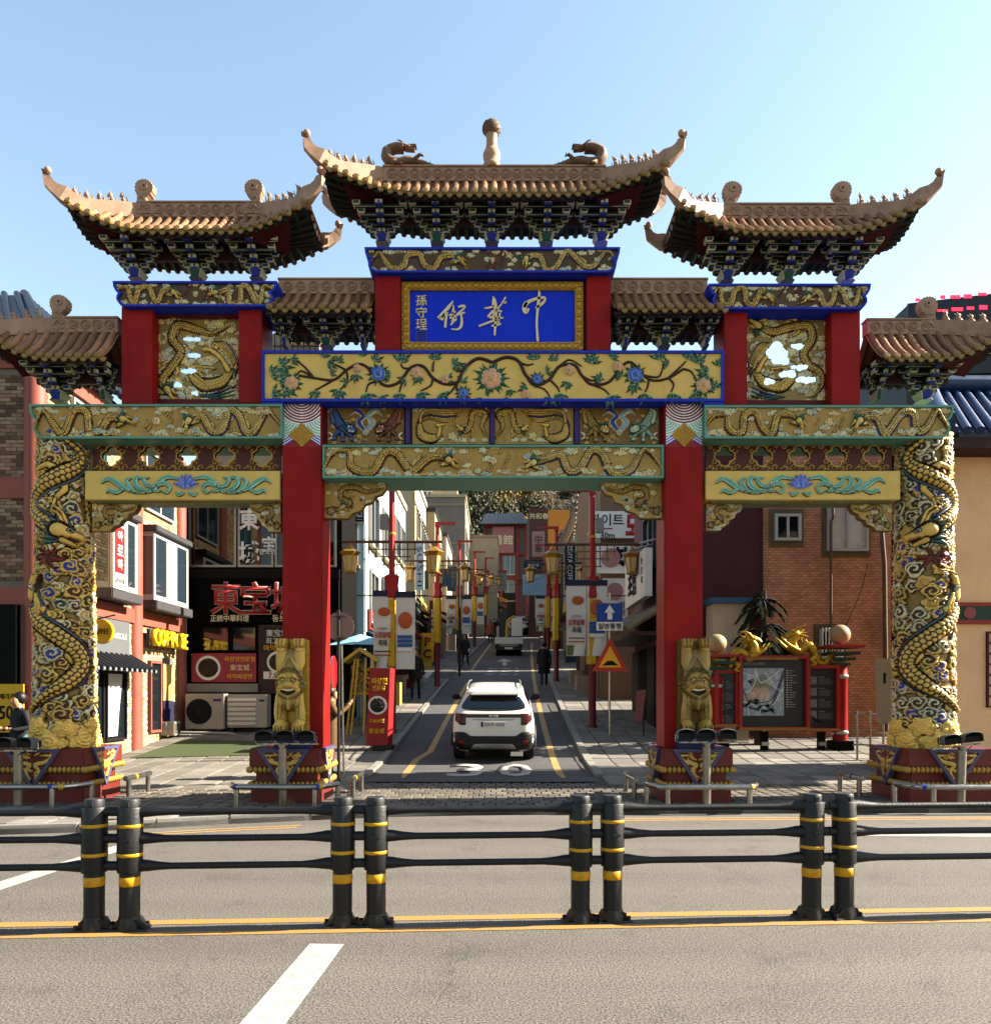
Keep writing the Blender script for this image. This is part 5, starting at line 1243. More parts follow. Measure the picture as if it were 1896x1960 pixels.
def pedestal(xc, w, dep, yf_, lab, tw=.86):
    x0, x1, y0, y1 = xc - w / 2, xc + w / 2, yf_, yf_ + dep
    root = link('pedestal', None, gate, Vector((xc, yf_ + dep / 2, 0)) - wloc(gate)); root['label'] = lab
    MB().box(x0 + .06, x1 - .06, y0 + .06, y1 - .06, .3, .55).box(x0, x1, y0, y1, -.12, .24).build('plinth', PRED, root, bevel=.012)
    MB().box(x0 - .02, x1 + .02, y0 - .02, y1 + .02, .55, .82).build('cap', PRED, root, bevel=.012)
    lob = MB(); lob.sm = True; lob.ball((0, 0, 0), .05, 8, 5, (.75, .6, 1)); LM = lob.mesh('petal', PDRAG)
    b = MB(); b.sm = True
    for zz, e in ((.27, .02), (.5, .035)):
        for s_ in ((x0 - e, y0 - e, x1 + e, y0 - e), (x1 + e, y0 - e, x1 + e, y1 + e), (x1 + e, y1 + e, x0 - e, y1 + e), (x0 - e, y1 + e, x0 - e, y0 - e)):
            n = int(math.hypot(s_[2] - s_[0], s_[3] - s_[1]) / .07)
            for i in range(n): t = (i + .5) / n; b.ball((s_[0] + (s_[2] - s_[0]) * t + 0, s_[1] + (s_[3] - s_[1]) * t + .03 * (1 if s_[1] == s_[3] and s_[1] < yf_ + .1 else 0), zz), .045, 7, 5, (.85, .85, 1.15))
    b.build('petal_moulding', PDRAG, root)
    th = .62
    for face in range(4):
        if face == 0: o = Vector((xc, y0 - .035, 0)); ux = Vector((1, 0, 0)); nn = Vector((0, -1, 0)); fw = w
        elif face == 1: o = Vector((x1 + .035, (y0 + y1) / 2, 0)); ux = Vector((0, 1, 0)); nn = Vector((1, 0, 0)); fw = dep
        elif face == 2: o = Vector((x0 - .035, (y0 + y1) / 2, 0)); ux = Vector((0, -1, 0)); nn = Vector((-1, 0, 0)); fw = dep
        else: continue
        hw = min(tw, fw * .86) / 2
        tri = [(-hw, .82), (hw, .82), (0, .82 - th)]
        def W(u, z, t): return o + ux * u + nn * t + Vector((0, 0, z))
        b = MB(); ii = inset(tri, .05)
        vs = [W(*p, .03) for p in tri] + [W(*p, .03) for p in ii] + [W(*p, -.06) for p in tri]
        fs = []
        for i in range(3): j = (i + 1) % 3; fs += [(i, 3 + i, 3 + j, j), (i, j, 6 + j, 6 + i)]
        b.add(vs, fs).build('pennant_edge', LAV, root)
        bx = min(p[0] for p in ii); bw = max(p[0] for p in ii) - bx; bz = min(p[1] for p in ii); bh = max(p[1] for p in ii) - bz
        cv = tri_relief(bw, bh, int(xc * 10) + face)
        def m3(x, y, hh):
            P_ = [np.array(o)[k] + np.array(ux)[k] * (bx + x) + np.array(nn)[k] * (.008 + hh) + (bz + y if k == 2 else 0) for k in range(3)]
            return P_[0] + 0 * x, P_[1] + 0 * x, P_[2] + 0 * x
        cv.to_mesh(root, m3, clip=lambda x, y: inpoly(x, y, [(p[0] - bx, p[1] - bz) for p in ii]), prefix='pennant_')
    return root
pedestal(-7.06, 1.5, 1.2, 12.0, 'red and gold plinth under the dragon column by the brick building')
pedestal(7.03, 1.42, 1.2, 12.0, 'red and gold plinth under the dragon column by the blue roof')
pedestal(-3.235, 1.02, 1.2, 12.0, 'red and gold plinth of the pillar beside the dark restaurant', .8)
pedestal(3.1, 1.02, 1.2, 12.0, 'red and gold plinth of the pillar beside the map board', .8)
# blue blocks and gilded lions on the pillars
def lion_carve(dull):
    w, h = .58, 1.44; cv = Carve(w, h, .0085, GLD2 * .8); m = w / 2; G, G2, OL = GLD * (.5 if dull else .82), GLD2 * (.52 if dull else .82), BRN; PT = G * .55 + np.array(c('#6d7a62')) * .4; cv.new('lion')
    def bl(x, y, r, hg, col=G, lob=0, ph=0., sx=1., base=0., sp=False): cv.blob(x, y, r, hg, col, np.array(col) * .8, .97, lob, ph, sx, base, sp, None, .5, False)
    def st(p, r, hg, col=G, base=0., ol=None, ov=False): cv.stroke(spline(p, 6), r, hg, col, ol, base=base, over=ov, lw=.15)
    bl(m, 1.0, .24, .17, G2); 
    for s_ in (-1, 1):
        st([(m + s_ * .14, 1.0), (m + s_ * .155, 1.18), (m + s_ * .15, 1.36)], [.14, .115, .1], .17)
        bl(m + s_ * .15, 1.35, .1, .2, G2, 0)
        for k in (-1, 0, 1): st([(m + s_ * .15 + k * .055, 1.33), (m + s_ * .15 + k * .06, 1.41)], [.035, .03], .2, G, .02)
        st([(m + s_ * .03, 1.12), (m + s_ * .12, .98), (m + s_ * .16, .9)], [.03, .05, .02], .16, PT, .05)
        bl(m + s_ * .14, .47, .15, .2)
        st([(m + s_ * .16, .5), (m + s_ * .18, .3), (m + s_ * .16, .1)], [.13, .115, .1], .2, G, .02)
        for k in range(5): st([(m + s_ * (.08 + .035 * k), .42), (m + s_ * (.09 + .03 * k), .3), (m + s_ * (.1 + .03 * k), .2)], [.012, .014, .004], .05, G2 * .7, .19, ov=True) if k % 2 else None
        bl(m + s_ * .16, .08, .105, .26, G, 0, 0, 1.1)
        for k in (-1.5, -.5, .5, 1.5): st([(m + s_ * .16 + k * .05, .1), (m + s_ * .16 + k * .055, .02)], [.032, .022], .24, G, .05)
    bl(m, .5, .15, .24, G2); st([(m, .56), (m, .35)], [.05, .02], .1, PT, .2)
    for i in range(22):
        a = i / 22 * 2 * math.pi; bl(m + .215 * math.cos(a), .74 + .2 * math.sin(a), .052, .16, PT if i % 3 == 0 else G2, 0, a, 1, .05, True)
    bl(m, .74, .19, .24, G, 0, 0, 1.08, .04)
    st([(m - .15, .64), (m, .6), (m + .15, .64)], [.05, .06, .05], .09, G, .2); st([(m - .13, .6), (m, .54), (m + .13, .6)], [.035, .05, .035], .1, G2, .19)
    st([(m - .11, .625), (m, .6), (m + .11, .625)], [.02, .04, .02], .01, (.01, .006, .005), .2, ov=True); st([(m - .09, .65), (m, .635), (m + .09, .65)], .012, .03, c('#e8dcc0'), .24, ov=True)
    for s_ in (-1, 1):
        st([(m + s_ * .02, .83), (m + s_ * .09, .86), (m + s_ * .17, .81)], [.022, .036, .015], .08, G, .25); st([(m + s_ * .085, .79), (m + s_ * .09, .79)], .034, .06, c('#d8cca0'), .24, BRN, True); st([(m + s_ * .085, .785), (m + s_ * .088, .785)], .014, .06, (.01, .01, .01), .26, None, True)
        st([(m + s_ * .02, .7), (m + s_ * .1, .7), (m + s_ * .16, .67)], [.045, .045, .02], .07, G, .24); bl(m + s_ * .2, .88, .05, .16, G2, 0, 0, 1, .06)
    bl(m, .725, .05, .1, G, 0, 0, 1.4, .25)
    return cv
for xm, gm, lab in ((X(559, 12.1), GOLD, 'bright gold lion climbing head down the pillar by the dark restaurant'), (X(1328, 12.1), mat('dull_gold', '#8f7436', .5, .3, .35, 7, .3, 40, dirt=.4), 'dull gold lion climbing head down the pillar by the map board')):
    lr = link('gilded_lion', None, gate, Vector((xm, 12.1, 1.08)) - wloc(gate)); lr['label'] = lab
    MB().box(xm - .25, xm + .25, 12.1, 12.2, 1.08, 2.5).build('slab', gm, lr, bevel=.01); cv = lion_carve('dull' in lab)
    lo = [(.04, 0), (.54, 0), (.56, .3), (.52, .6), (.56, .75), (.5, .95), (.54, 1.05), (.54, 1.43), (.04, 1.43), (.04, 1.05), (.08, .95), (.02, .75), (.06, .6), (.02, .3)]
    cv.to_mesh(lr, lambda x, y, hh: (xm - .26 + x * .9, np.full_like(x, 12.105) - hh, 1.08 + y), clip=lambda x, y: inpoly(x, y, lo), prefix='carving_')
    MB().box(xm - .27, xm + .3, 11.98 + .05, 12.19, .82, 1.08).build('blue_block', mat('faded_blue_block', '#2a3a78', .55, 0, .3, 5), gate, bevel=.01)

# ================================================================== median fence
FENCEM = mat('fence_black_coating', '#121316', .5, .0, .55, 7, .15, 60, spec=.3); BAND = mat('reflective_band', '#d99d08', .45, 0, .25, 14, dirt=.5)
def fence_post(name, parent, x):
    root = link(name, None, parent, (x, 0, 0))
    b = MB(); b.sm = True; b.lathe([(.073, .04), (.073, .45)], 0, 0, 20); link('pipe', b.mesh('pipe', FENCEM), root)
    b = MB(); b.sm = True; b.lathe([(.088, .43), (.091, .44), (.091, .905), (.086, .915)], 0, 0, 20); link('sleeve', b.mesh('sleeve', FENCEM), root)
    b = MB(); b.sm = True; b.lathe([(.068, .91), (.07, .965), (.064, .975)], 0, 0, 20); b.sm = False; b.box(-.014, .014, -.082, -.06, .925, .955); link('post_cap', b.mesh('post_cap', [mat('cap_grey', '#2c2e32', .55, 0, .2, 8, spec=.3)]), root); b = MB()
    b.box(-.03, .03, -.1, -.085, .67, .685); link('bolt', b.mesh('bolt', DKSTEEL), root)
    for z0, z1, r_ in ((.33, .4, .0755), (.55, .577, .0935), (.765, .792, .0935)):
        b = MB(); b.sm = True; b.lathe([(r_ - .004, z0), (r_, z0 + .002), (r_, z1 - .002), (r_ - .004, z1)], 0, 0, 24); link('reflective_band', b.mesh('reflective_band', BAND), root)
    b = MB(); b.frust((-.14, .14, -.075, .075, 0), (-.13, .13, -.07, .07, .018)); b.frust((-.12, .12, -.05, .05, .018), (-.07, .07, -.065, .065, .085)); b.sm = True; b.lathe([(.09, .0), (.088, .05), (.076, .1)], 0, 0, 18); b.sm = False
    for sx in (-1, 1): b.lathe([(.016, .02), (.016, .045), (.008, .048)], sx * .115, -.045, 8); b.lathe([(.016, .02), (.016, .045), (.008, .048)], sx * .115, .045, 8)
    link('foot', b.mesh('foot', FENCEM), root)
    return root
def fence_section(s0, s1, label):
    p = along(s0); root = thing('fence_section', label, 'fence', (p.x, p.y, RZ), 'lane divider fence sections'); L = s1 - s0
    root.rotation_euler[2] = math.atan2(fdir.y, fdir.x)
    for x in (0, L): fence_post('post', root, x).rotation_euler = (rng.uniform(-.012, .012), rng.uniform(-.012, .012), rng.uniform(0, .3))
    for z in (.475, .68, .88):
        b = MB(); b.sm = True; b.tube([(.04, 0, z), (.12, 0, z), (.2, 0, z - .003), (.3, 0, z - .005), (L - .3, 0, z - .005), (L - .2, 0, z - .003), (L - .12, 0, z), (L - .04, 0, z)], [.05, .045, .034, .026, .026, .034, .045, .05], 12)
        link('rail', b.mesh('rail', FENCEM), root)
        for x, sg in ((0, -1), (L, 1)):
            b = MB(); b.sm = True; b.cylx(x + sg * .07, x + sg * .128, 0, z, .036, 10); link('stub', b.mesh('stub', FENCEM), root)
sx_ = lambda px: (X(px, 5.97) - FA.x) / fdir.x * 1.0
fs_ = [(-200, 180, 'black fence section cut by the picture edge, nearest the brick building'), (248, 655, 'black fence section with yellow bands in front of the dark restaurant pillar'), (720, 1110, 'black fence section directly below the white car'), (1172, 1552, 'black fence section in front of the map board'), (1615, 2010, 'black fence section cut by the picture edge on the blue roof side')]
for a, b_, lab in fs_:
    ya = 5.83 + (a - 180) / 1420 * .32; yb = 5.83 + (b_ - 180) / 1420 * .32
    fence_section((X(a, ya) - FA.x) / fdir.x, (X(b_, yb) - FA.x) / fdir.x, lab)
# ================================================================== steel guards and floodlights round the plinths
TAPEB = mat('blue_tape', '#1c3f9e', .45); TAPEY = mat('yellow_tape', '#d2a414', .45)
def guard(path, posts, label, r_=.042, tapes=()):
    root = thing('steel_guard', label, 'barrier', (path[0][0], path[0][1], 0), 'steel guards round the plinths')
    pp = spline([(p[0], p[1], .3) for p in path], 6)
    b = MB(); b.sm = True; b.tube(pp, r_, 14); b.build('bar', STEEL, root)
    for x, y in posts: b = MB(); b.sm = True; b.tube([(x, y, 0), (x, y, .29)], r_ * .95, 14); b.build('leg', STEEL, root)
    for i, k in tapes:
        p = Vector(pp[int(i * (len(pp) - 2))]); q = Vector(pp[int(i * (len(pp) - 2)) + 1]); dr = (q - p).normalized() * .03; b = MB(); b.sm = True; b.tube([p - dr, p + dr], r_ * 1.06, 14); b.build('tape', (TAPEB, TAPEY)[k], root)
guard([(-8.6, 11.5), (-7.6, 11.46), (-6.5, 11.46), (-6.28, 11.55), (-6.1, 11.85)], [(-8.4, 11.5), (-6.48, 11.46), (-6.1, 11.84)], 'steel guard before the dragon column plinth by the brick building', tapes=((.55, 0), (.62, 1)))
guard([(-3.95, 11.75), (-3.82, 11.5), (-3.6, 11.46), (-2.75, 11.46), (-2.55, 11.52), (-2.38, 11.85)], [(-3.8, 11.5), (-2.65, 11.48), (-2.38, 11.84)], 'steel guard before the plinth of the pillar by the dark restaurant', tapes=((.25, 0), (.75, 0), (.8, 1)))
guard([(2.28, 11.85), (2.35, 11.6), (2.55, 11.46), (3.6, 11.46), (3.78, 11.5), (3.9, 11.75)], [(2.28, 11.84), (2.52, 11.48), (3.72, 11.48)], 'steel guard before the plinth of the pillar by the map board', tapes=((.75, 1),))
guard([(6.02, 11.85), (6.15, 11.6), (6.35, 11.46), (7.4, 11.46), (8.6, 11.5)], [(6.02, 11.84), (6.4, 11.46), (8.3, 11.49)], 'steel guard before the dragon column plinth by the blue roof', tapes=((.5, 0),))
guard([(-2.3, 12.5), (-2.28, 13.0), (-2.3, 13.5)], [(-2.29, 12.6), (-2.29, 13.4)], 'short steel guard on the roadway side of the restaurant pillar', tapes=((.3, 1),))
guard([(-5.95, 12.6), (-5.93, 13.1), (-5.95, 13.5)], [(-5.94, 12.7), (-5.94, 13.4)], 'short steel guard inside the dragon column by the brick building', tapes=((.4, 1),))
guard([(5.9, 12.6), (5.88, 13.1), (5.9, 13.5)], [(5.89, 12.7), (5.89, 13.4)], 'short steel guard inside the dragon column by the blue roof', tapes=((.4, 0),))
guard([(2.22, 12.4), (2.2, 12.9), (2.22, 13.4)], [(2.21, 12.5), (2.21, 13.3)], 'short steel guard on the roadway side of the map board pillar')
HOOD = mat('lamp_hood', '#6d7176', .45, .2, .15, 8)
def hood_mesh():
    b = MB(); n = 10; b.sm = True
    pr = [(.13 * math.cos(math.pi * i / n), .1 + .06 * math.sin(math.pi * i / n)) for i in range(n + 1)]
    pr = [(.13, .0)] + pr + [(-.13, .0)]
    vs = []
    for y, s in ((-.16, .95), (-.1, 1), (.06, .9), (.1, .6)): vs += [(p[0] * s, y, p[1] * s) for p in pr]
    k = len(pr); fs = [(r_ * k + i, r_ * k + i + 1, (r_ + 1) * k + i + 1, (r_ + 1) * k + i) for r_ in range(3) for i in range(k - 1)] + [tuple(range(3 * k, 4 * k))]
    b.add(vs, fs); b.sm = False; b.mat(1)
    b.box(-.12, .12, -.12, .08, .002, .09)
    b.mat(2)
    for sx in (-1, 1): b.tube([(sx * .135, -.02, .07), (sx * .137, -.02, -.03), (sx * .05, -.02, -.05)], .009, 5)
    return b.mesh('lamp_head', [HOOD, DARK, STEEL])
HM = hood_mesh()
WOODP = mat('weathered_steel_post', '#a39b8c', .4, .6, .25, 6)
def flood(px, lamps, bar, label, tilt=0, y=11.72):
    x = X(px, y); zb = Z(bar[2], y); root = thing('floodlight_stand', label, 'floodlight', (x, y, 0), 'floodlight stands before the gate')
    b = MB(); b.sm = True; b.tube([(x - tilt * .25, y, 0), (x, y, zb - .01)], .062, 14); b.build('pole', WOODP, root)
    b = MB(); b.box(X(bar[0], y), X(bar[1], y), y - .02, y + .02, zb - .012, zb + .012); b.build('crossbar', STEEL, root).rotation_euler = (0, -tilt, 0)
    for lp in lamps:
        lx = X(lp, y); inst('lamp_head', HM, root, (lx, y, zb + .05 + tilt * (lx - x)), (0, -tilt, rng.uniform(-.15, .15)))
    b = MB(); b.tube(spline([(x - .1, y - .03, zb - .01), (x, y - .05, zb - .08), (x + .12, y - .03, zb + .0)], 5), .008, 5); b.build('cable', BLACKP, root)
flood(35, (14, 58), (-20, 72, 1437), 'two-lamp floodlight stand nearest the brick building')
flood(541, (508, 547, 588), (492, 610, 1424), 'three-lamp floodlight stand at the pillar by the dark restaurant')
flood(1352, (1309, 1348, 1388), (1300, 1432, 1421), 'three-lamp floodlight stand at the pillar by the map board')
flood(1841, (1815, 1856), (1795, 1885, 1428), 'leaning two-lamp floodlight stand on the blue roof side', tilt=.12)

# ================================================================== buildings
def brick_mat(name, c1, c2, mort, sc, rough=.85, ax='xz', bw=.5, rh=.25):
    m = bpy.data.materials.new(name); m.use_nodes = True; n = m.node_tree; L = n.links; b = n.nodes['Principled BSDF']
    geo = n.nodes.new('ShaderNodeNewGeometry'); sep = n.nodes.new('ShaderNodeSeparateXYZ'); L.new(geo.outputs['Position'], sep.inputs[0]); cb = n.nodes.new('ShaderNodeCombineXYZ')
    L.new(sep.outputs[0 if ax == 'xz' else 1], cb.inputs[0]); L.new(sep.outputs[2], cb.inputs[1])
    br = n.nodes.new('ShaderNodeTexBrick'); br.inputs['Scale'].default_value = sc; br.inputs['Color1'].default_value = (*c1, 1); br.inputs['Color2'].default_value = (*c2, 1); br.inputs['Mortar'].default_value = (*mort, 1)
    br.inputs['Mortar Size'].default_value = .018; br.inputs['Brick Width'].default_value = bw; br.inputs['Row Height'].default_value = rh; L.new(cb.outputs[0], br.inputs['Vector'])
    nz = n.nodes.new('ShaderNodeTexNoise'); nz.inputs['Scale'].default_value = .9; nz.inputs['Detail'].default_value = 8; L.new(geo.outputs['Position'], nz.inputs['Vector'])
    mr = n.nodes.new('ShaderNodeMapRange'); mr.inputs[1].default_value = .3; mr.inputs[2].default_value = .7; mr.inputs[3].default_value = .65; mr.inputs[4].default_value = 1.15; L.new(nz.outputs[0], mr.inputs[0])
    s = n.nodes.new('ShaderNodeVectorMath'); s.operation = 'SCALE'; L.new(br.outputs[0], s.inputs[0]); L.new(mr.outputs[0], s.inputs[3]); L.new(s.outputs[0], b.inputs['Base Color']); b.inputs['Roughness'].default_value = rough
    bp = n.nodes.new('ShaderNodeBump'); bp.inputs['Strength'].default_value = .5; bp.inputs['Distance'].default_value = .01; bp.invert = True; L.new(br.outputs['Fac'], bp.inputs['Height']); L.new(bp.outputs[0], b.inputs['Normal'])
    return m
def box_part(name, m, parent, x0, x1, y0, y1, z0, z1, bevel=0): return MB().box(x0, x1, y0, y1, z0, z1).build(name, m, parent, bevel=bevel)
WINW = mat('white_upvc', '#bcbcb6', .4, 0, .05); CURT = mat('pale_curtain', '#cfc8bb', .8, 0, .15, 4); GLB = glass('sky_glass', '#2c3a44', .05)
def window(parent, face, at, u0, u1, z0, z1, fm=WINW, gm=GLASS, fr=.06, mull=1, dep=.06, sill=None, back=None):
    """face '-y' at Y=at spanning X u0..u1, '+x' or '-x' at X=at spanning Y u0..u1; window > pane, sill"""
    sg = {'-y': -1, '+x': 1, '-x': -1}[face]
    def bx(b, ua, ub, za, zb, t0, t1):
        lo, hi = sorted((at + sg * t0, at + sg * t1))
        b.box(ua, ub, lo, hi, za, zb) if face == '-y' else b.box(lo, hi, ua, ub, za, zb)
    b = MB(); bx(b, u0, u1, z0, z0 + fr, -.02, dep); bx(b, u0, u1, z1 - fr, z1, -.02, dep); bx(b, u0, u0 + fr, z0 + fr, z1 - fr, -.02, dep); bx(b, u1 - fr, u1, z0 + fr, z1 - fr, -.02, dep)
    for k in range(mull): um = u0 + (u1 - u0) * (k + 1) / (mull + 1); bx(b, um - fr * .45, um + fr * .45, z0 + fr, z1 - fr, -.02, dep * .8)
    w = b.build('window', fm, parent)
    for k in range(mull + 1):
        ua, ub = u0 + (u1 - u0) * k / (mull + 1) + fr * .45, u0 + (u1 - u0) * (k + 1) / (mull + 1) - fr * .45
        b = MB(); bx(b, ua, ub, z0 + fr * .6, z1 - fr * .6, -.01, .012 + .006 * (k % 2)); b.build('pane', gm, w)
    if sill: b = MB(); bx(b, u0 - .05, u1 + .05, z0 - .08, z0 - .002, -.02, dep + .06); b.build('sill', sill, w)
    return w
def roof_rolls(parent, p0, p1, q0, q1, n, m, r_=.07, name='roof_tile'):
    """rolled tiles from the ridge line p0-p1 down to the eave line q0-q1"""
    p0, p1, q0, q1 = map(Vector, (p0, p1, q0, q1)); nn = (p1 - p0).cross(q0 - p0).normalized(); nn = nn if nn.z > 0 else -nn
    MB().add([p0, p1, q1, q0], [(0, 1, 2, 3)]).build('roof_pan', m, parent)
    for i in range(n):
        t = (i + .5) / n; b = MB(); b.sm = True; a, e = p0.lerp(p1, t) + nn * r_ * .3, q0.lerp(q1, t) + nn * r_ * .3; b.tube([a, e], r_, 8); b.build(name, m, parent)
# ---------------- brick corner building with red columns
XA, YA0, YA1, ZA = -8.6, 14.75, 21.5, 8.3
A = thing('brick_corner_building', 'tan brick building with salmon red columns and a black tiled roof', 'building', (XA - 3, YA0 + 3, 0))
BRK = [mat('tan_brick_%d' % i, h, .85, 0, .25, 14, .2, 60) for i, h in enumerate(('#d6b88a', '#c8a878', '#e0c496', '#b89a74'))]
DBRK = [mat('shaded_brick_%d' % i, h, .85, 0, .25, 14, .2, 60) for i, h in enumerate(('#a8886c', '#8a6c54', '#b89a80', '#725846'))]  # darker copy of the brick, the front face's shade put into its colour
SALM = mat('salmon_red_paint', '#a85a4a', .55, 0, .12, 3, .05, 80, dirt=.2)
box_part('wall', mat('mortar', '#8d857a', .9, 0, .15, 6), A, XA - 6, XA - .03, YA0 + .03, YA1, -.1, ZA)
def brick_face(parent, face, at, u0, u1, z0, z1, mats, limit, skip=(), bl=.21, bh=.072, name='brick'):
    rg = random.Random(5); cells = []; row = 0; z = z0
    while z + bh < z1:
        u = u0 + (bl / 2 if row % 2 else 0) - bl / 2
        while u < u1:
            ua, ub = max(u, u0), min(u + bl - .012, u1)
            if ub - ua > .04 and not any(a < (ua + ub) / 2 < b_ and za < z + bh / 2 < zb for a, b_, za, zb in skip): cells.append((ua, ub, z, z + bh - .012))
            u += bl
        z += bh; row += 1
    vis = cells[:]; rg.shuffle(vis)
    rest = [MB() for _ in mats]
    cells.sort(key=lambda q: abs(q[2] - 4.5))
    for i, (ua, ub, za, zb) in enumerate(cells):
        k = rg.randrange(len(mats)); pr = rg.uniform(.008, .02)
        b = MB() if i < limit else rest[k]
        if face == '-y': b.box(ua, ub, at - pr, at + .04, za, zb)
        else: b.box(at - .04, at + pr, ua, ub, za, zb)
        if i < limit: b.build(name, mats[k], parent)
    al = MB()
    for k, b in enumerate(rest): al.mi = k; al.add(b.v, b.f)
    if al.f: stuff(al.build(name, mats, parent))
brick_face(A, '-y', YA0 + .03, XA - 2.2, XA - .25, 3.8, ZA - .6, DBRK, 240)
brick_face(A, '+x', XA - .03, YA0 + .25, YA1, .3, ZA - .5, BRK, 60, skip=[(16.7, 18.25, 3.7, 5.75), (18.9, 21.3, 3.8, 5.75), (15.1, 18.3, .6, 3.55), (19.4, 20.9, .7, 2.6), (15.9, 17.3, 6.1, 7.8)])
for y in (YA0 + .12, 18.75, YA1 - .1):
    b = MB(); b.sm = True; b.lathe([(.2, -.1), (.2, ZA - .3)], XA - (.12 if y < 15 else .05), y, 18); b.build('column', SALM, A)
for z0, z1 in ((5.35, 5.75), (3.35, 3.68), (7.8, 8.15)):
    box_part('band', SALM, A, XA - 5.9, XA + .03, YA0 - .02, YA0 + .1, z0, z1); box_part('band', SALM, A, XA - .1, XA + .05, YA0 + .1, YA1, z0, z1)
SLATE = mat('black_roof_tile', '#1b1d22', .35, 0, .2, 8)
roof_rolls(A, (XA - 1.7, YA0 + 2.6, ZA + 2.05), (XA - 1.7, YA1, ZA + 2.05), (XA + .35, YA0 - .35, ZA - .1), (XA + .35, YA1, ZA - .1), 26, SLATE)
roof_rolls(A, (XA - 6, YA0 + 2.2, ZA + 2.0), (XA - 1.6, YA0 + 2.2, ZA + 2.0), (XA - 6, YA0 - .35, ZA - .1), (XA + .3, YA0 - .35, ZA - .1), 16, SLATE)
MB().tube([(XA + .38, YA0 - .4, ZA - .02), (XA - 1.7, YA0 + 2.4, ZA + 2.12)], .1, 8).build('hip_ridge', SLATE, A)
CHAR = mat('charcoal_trim', '#4b4a4c', .6, 0, .12, 6)
for (ya, yb, sgn) in ((16.75, 18.2, 1), (18.95, 21.2, 0)):                       # bay windows
    bay = link('bay_window', None, A, Vector((XA, (ya + yb) / 2, 3.8)) - wloc(A))
    box_part('bay_frame', WINW, bay, XA - .1, XA + .32, ya + .06, yb - .06, 3.95, 5.62)
    box_part('bay_base', CHAR, bay, XA - .1, XA + .42, ya, yb, 3.72, 3.95, .02); box_part('bay_cap', CHAR, bay, XA - .1, XA + .42, ya, yb, 5.62, 5.78, .02)
    for k in range(3):
        u0 = ya + .16 + (yb - ya - .32) * k / 3; u1 = ya + .16 + (yb - ya - .32) * (k + 1) / 3 - .06
        box_part('pane', GLB if k != 1 else CURT, bay, XA + .3, XA + .335, u0, u1, 4.1, 5.5)
    MB().box(XA + .05, XA + .28, ya + .05, ya + .09, 4.1, 5.5).build('pane', GLB, bay)
window(A, '+x', XA, 15.9, 17.3, 6.2, 7.7, WINW, mat('teal_glass', '#2f6a6c', .1, 0, .05), mull=1)
window(A, '+x', XA, 19.2, 20.9, 6.2, 7.7, WINW, GLB, mull=1)
# ground floor shopfront
GREYP = mat('grey_fascia', '#6e7175', .5, 0, .06, 2); 
box_part('fascia', GREYP, A, XA - .05, XA + .06, 15.1, 18.3, 2.5, 3.33)
letters('ALL VONGOLE', A, WHITEP, XA + .065, 17.5, 2.98, h=.13, ax='+x', depth=.01)
for k in range(3):
    u0, u1 = 15.15 + k * 1.05, 16.1 + k * 1.05
    w = window(A, '+x', XA, u0, u1, .62, 2.2, mat('dark_frame', '#1d1b1a', .5), GLASS, .05, 0)
    b = MB(); b.sm = True; vs = []; n = 26
    for i in range(n + 1):
        t = i / n; u = u0 + .06 + (u1 - u0 - .3) * t
        vs += [(XA + .045 + .02 * math.sin(t * 40), u, 2.12), (XA + .045 + .02 * math.sin(t * 40), u0 + .06 + (u1 - u0 - .3) * t * .75, 1.3), (XA + .04 + .015 * math.sin(t * 40), u0 + .06 + (u1 - u0) * t * .45, .72)]
    b.add(vs, [(i * 3 + j, i * 3 + 3 + j, i * 3 + 4 + j, i * 3 + 1 + j) for i in range(n) for j in range(2)]); b.build('curtain', mat('sheer_curtain', '#d9d6d0', .8, 0, .1), w)
window(A, '+x', XA, 19.45, 20.1, .7, 2.5, SALM, GLASS, .06, 0)
box_part('poster', mat('poster_yellow', '#d9b866', .6, 0, .1), A, XA, XA + .05, 20.2, 20.85, 1.5, 2.45); box_part('poster', mat('poster_navy', '#25224a', .6, 0, .1), A, XA, XA + .05, 20.2, 20.85, .7, 1.48)
can = link('tile_canopy', None, A, Vector((XA, 16.7, 2.3)) - wloc(A))
roof_rolls(can, (XA, 15.0, 2.55), (XA, 18.45, 2.55), (XA + .6, 14.9, 2.18), (XA + .6, 18.55, 2.18), 15, SLATE, .06)
PCAP = mat('pale_tile_end', '#8f9294', .5); CAP2 = MB().cylx(-.02, .03, 0, 0, .045, 10).mesh('tile_end', PCAP)
for i in range(15): inst('tile_end', CAP2, can, (XA + .6, 14.9 + 3.65 * (i + .5) / 15, 2.2))
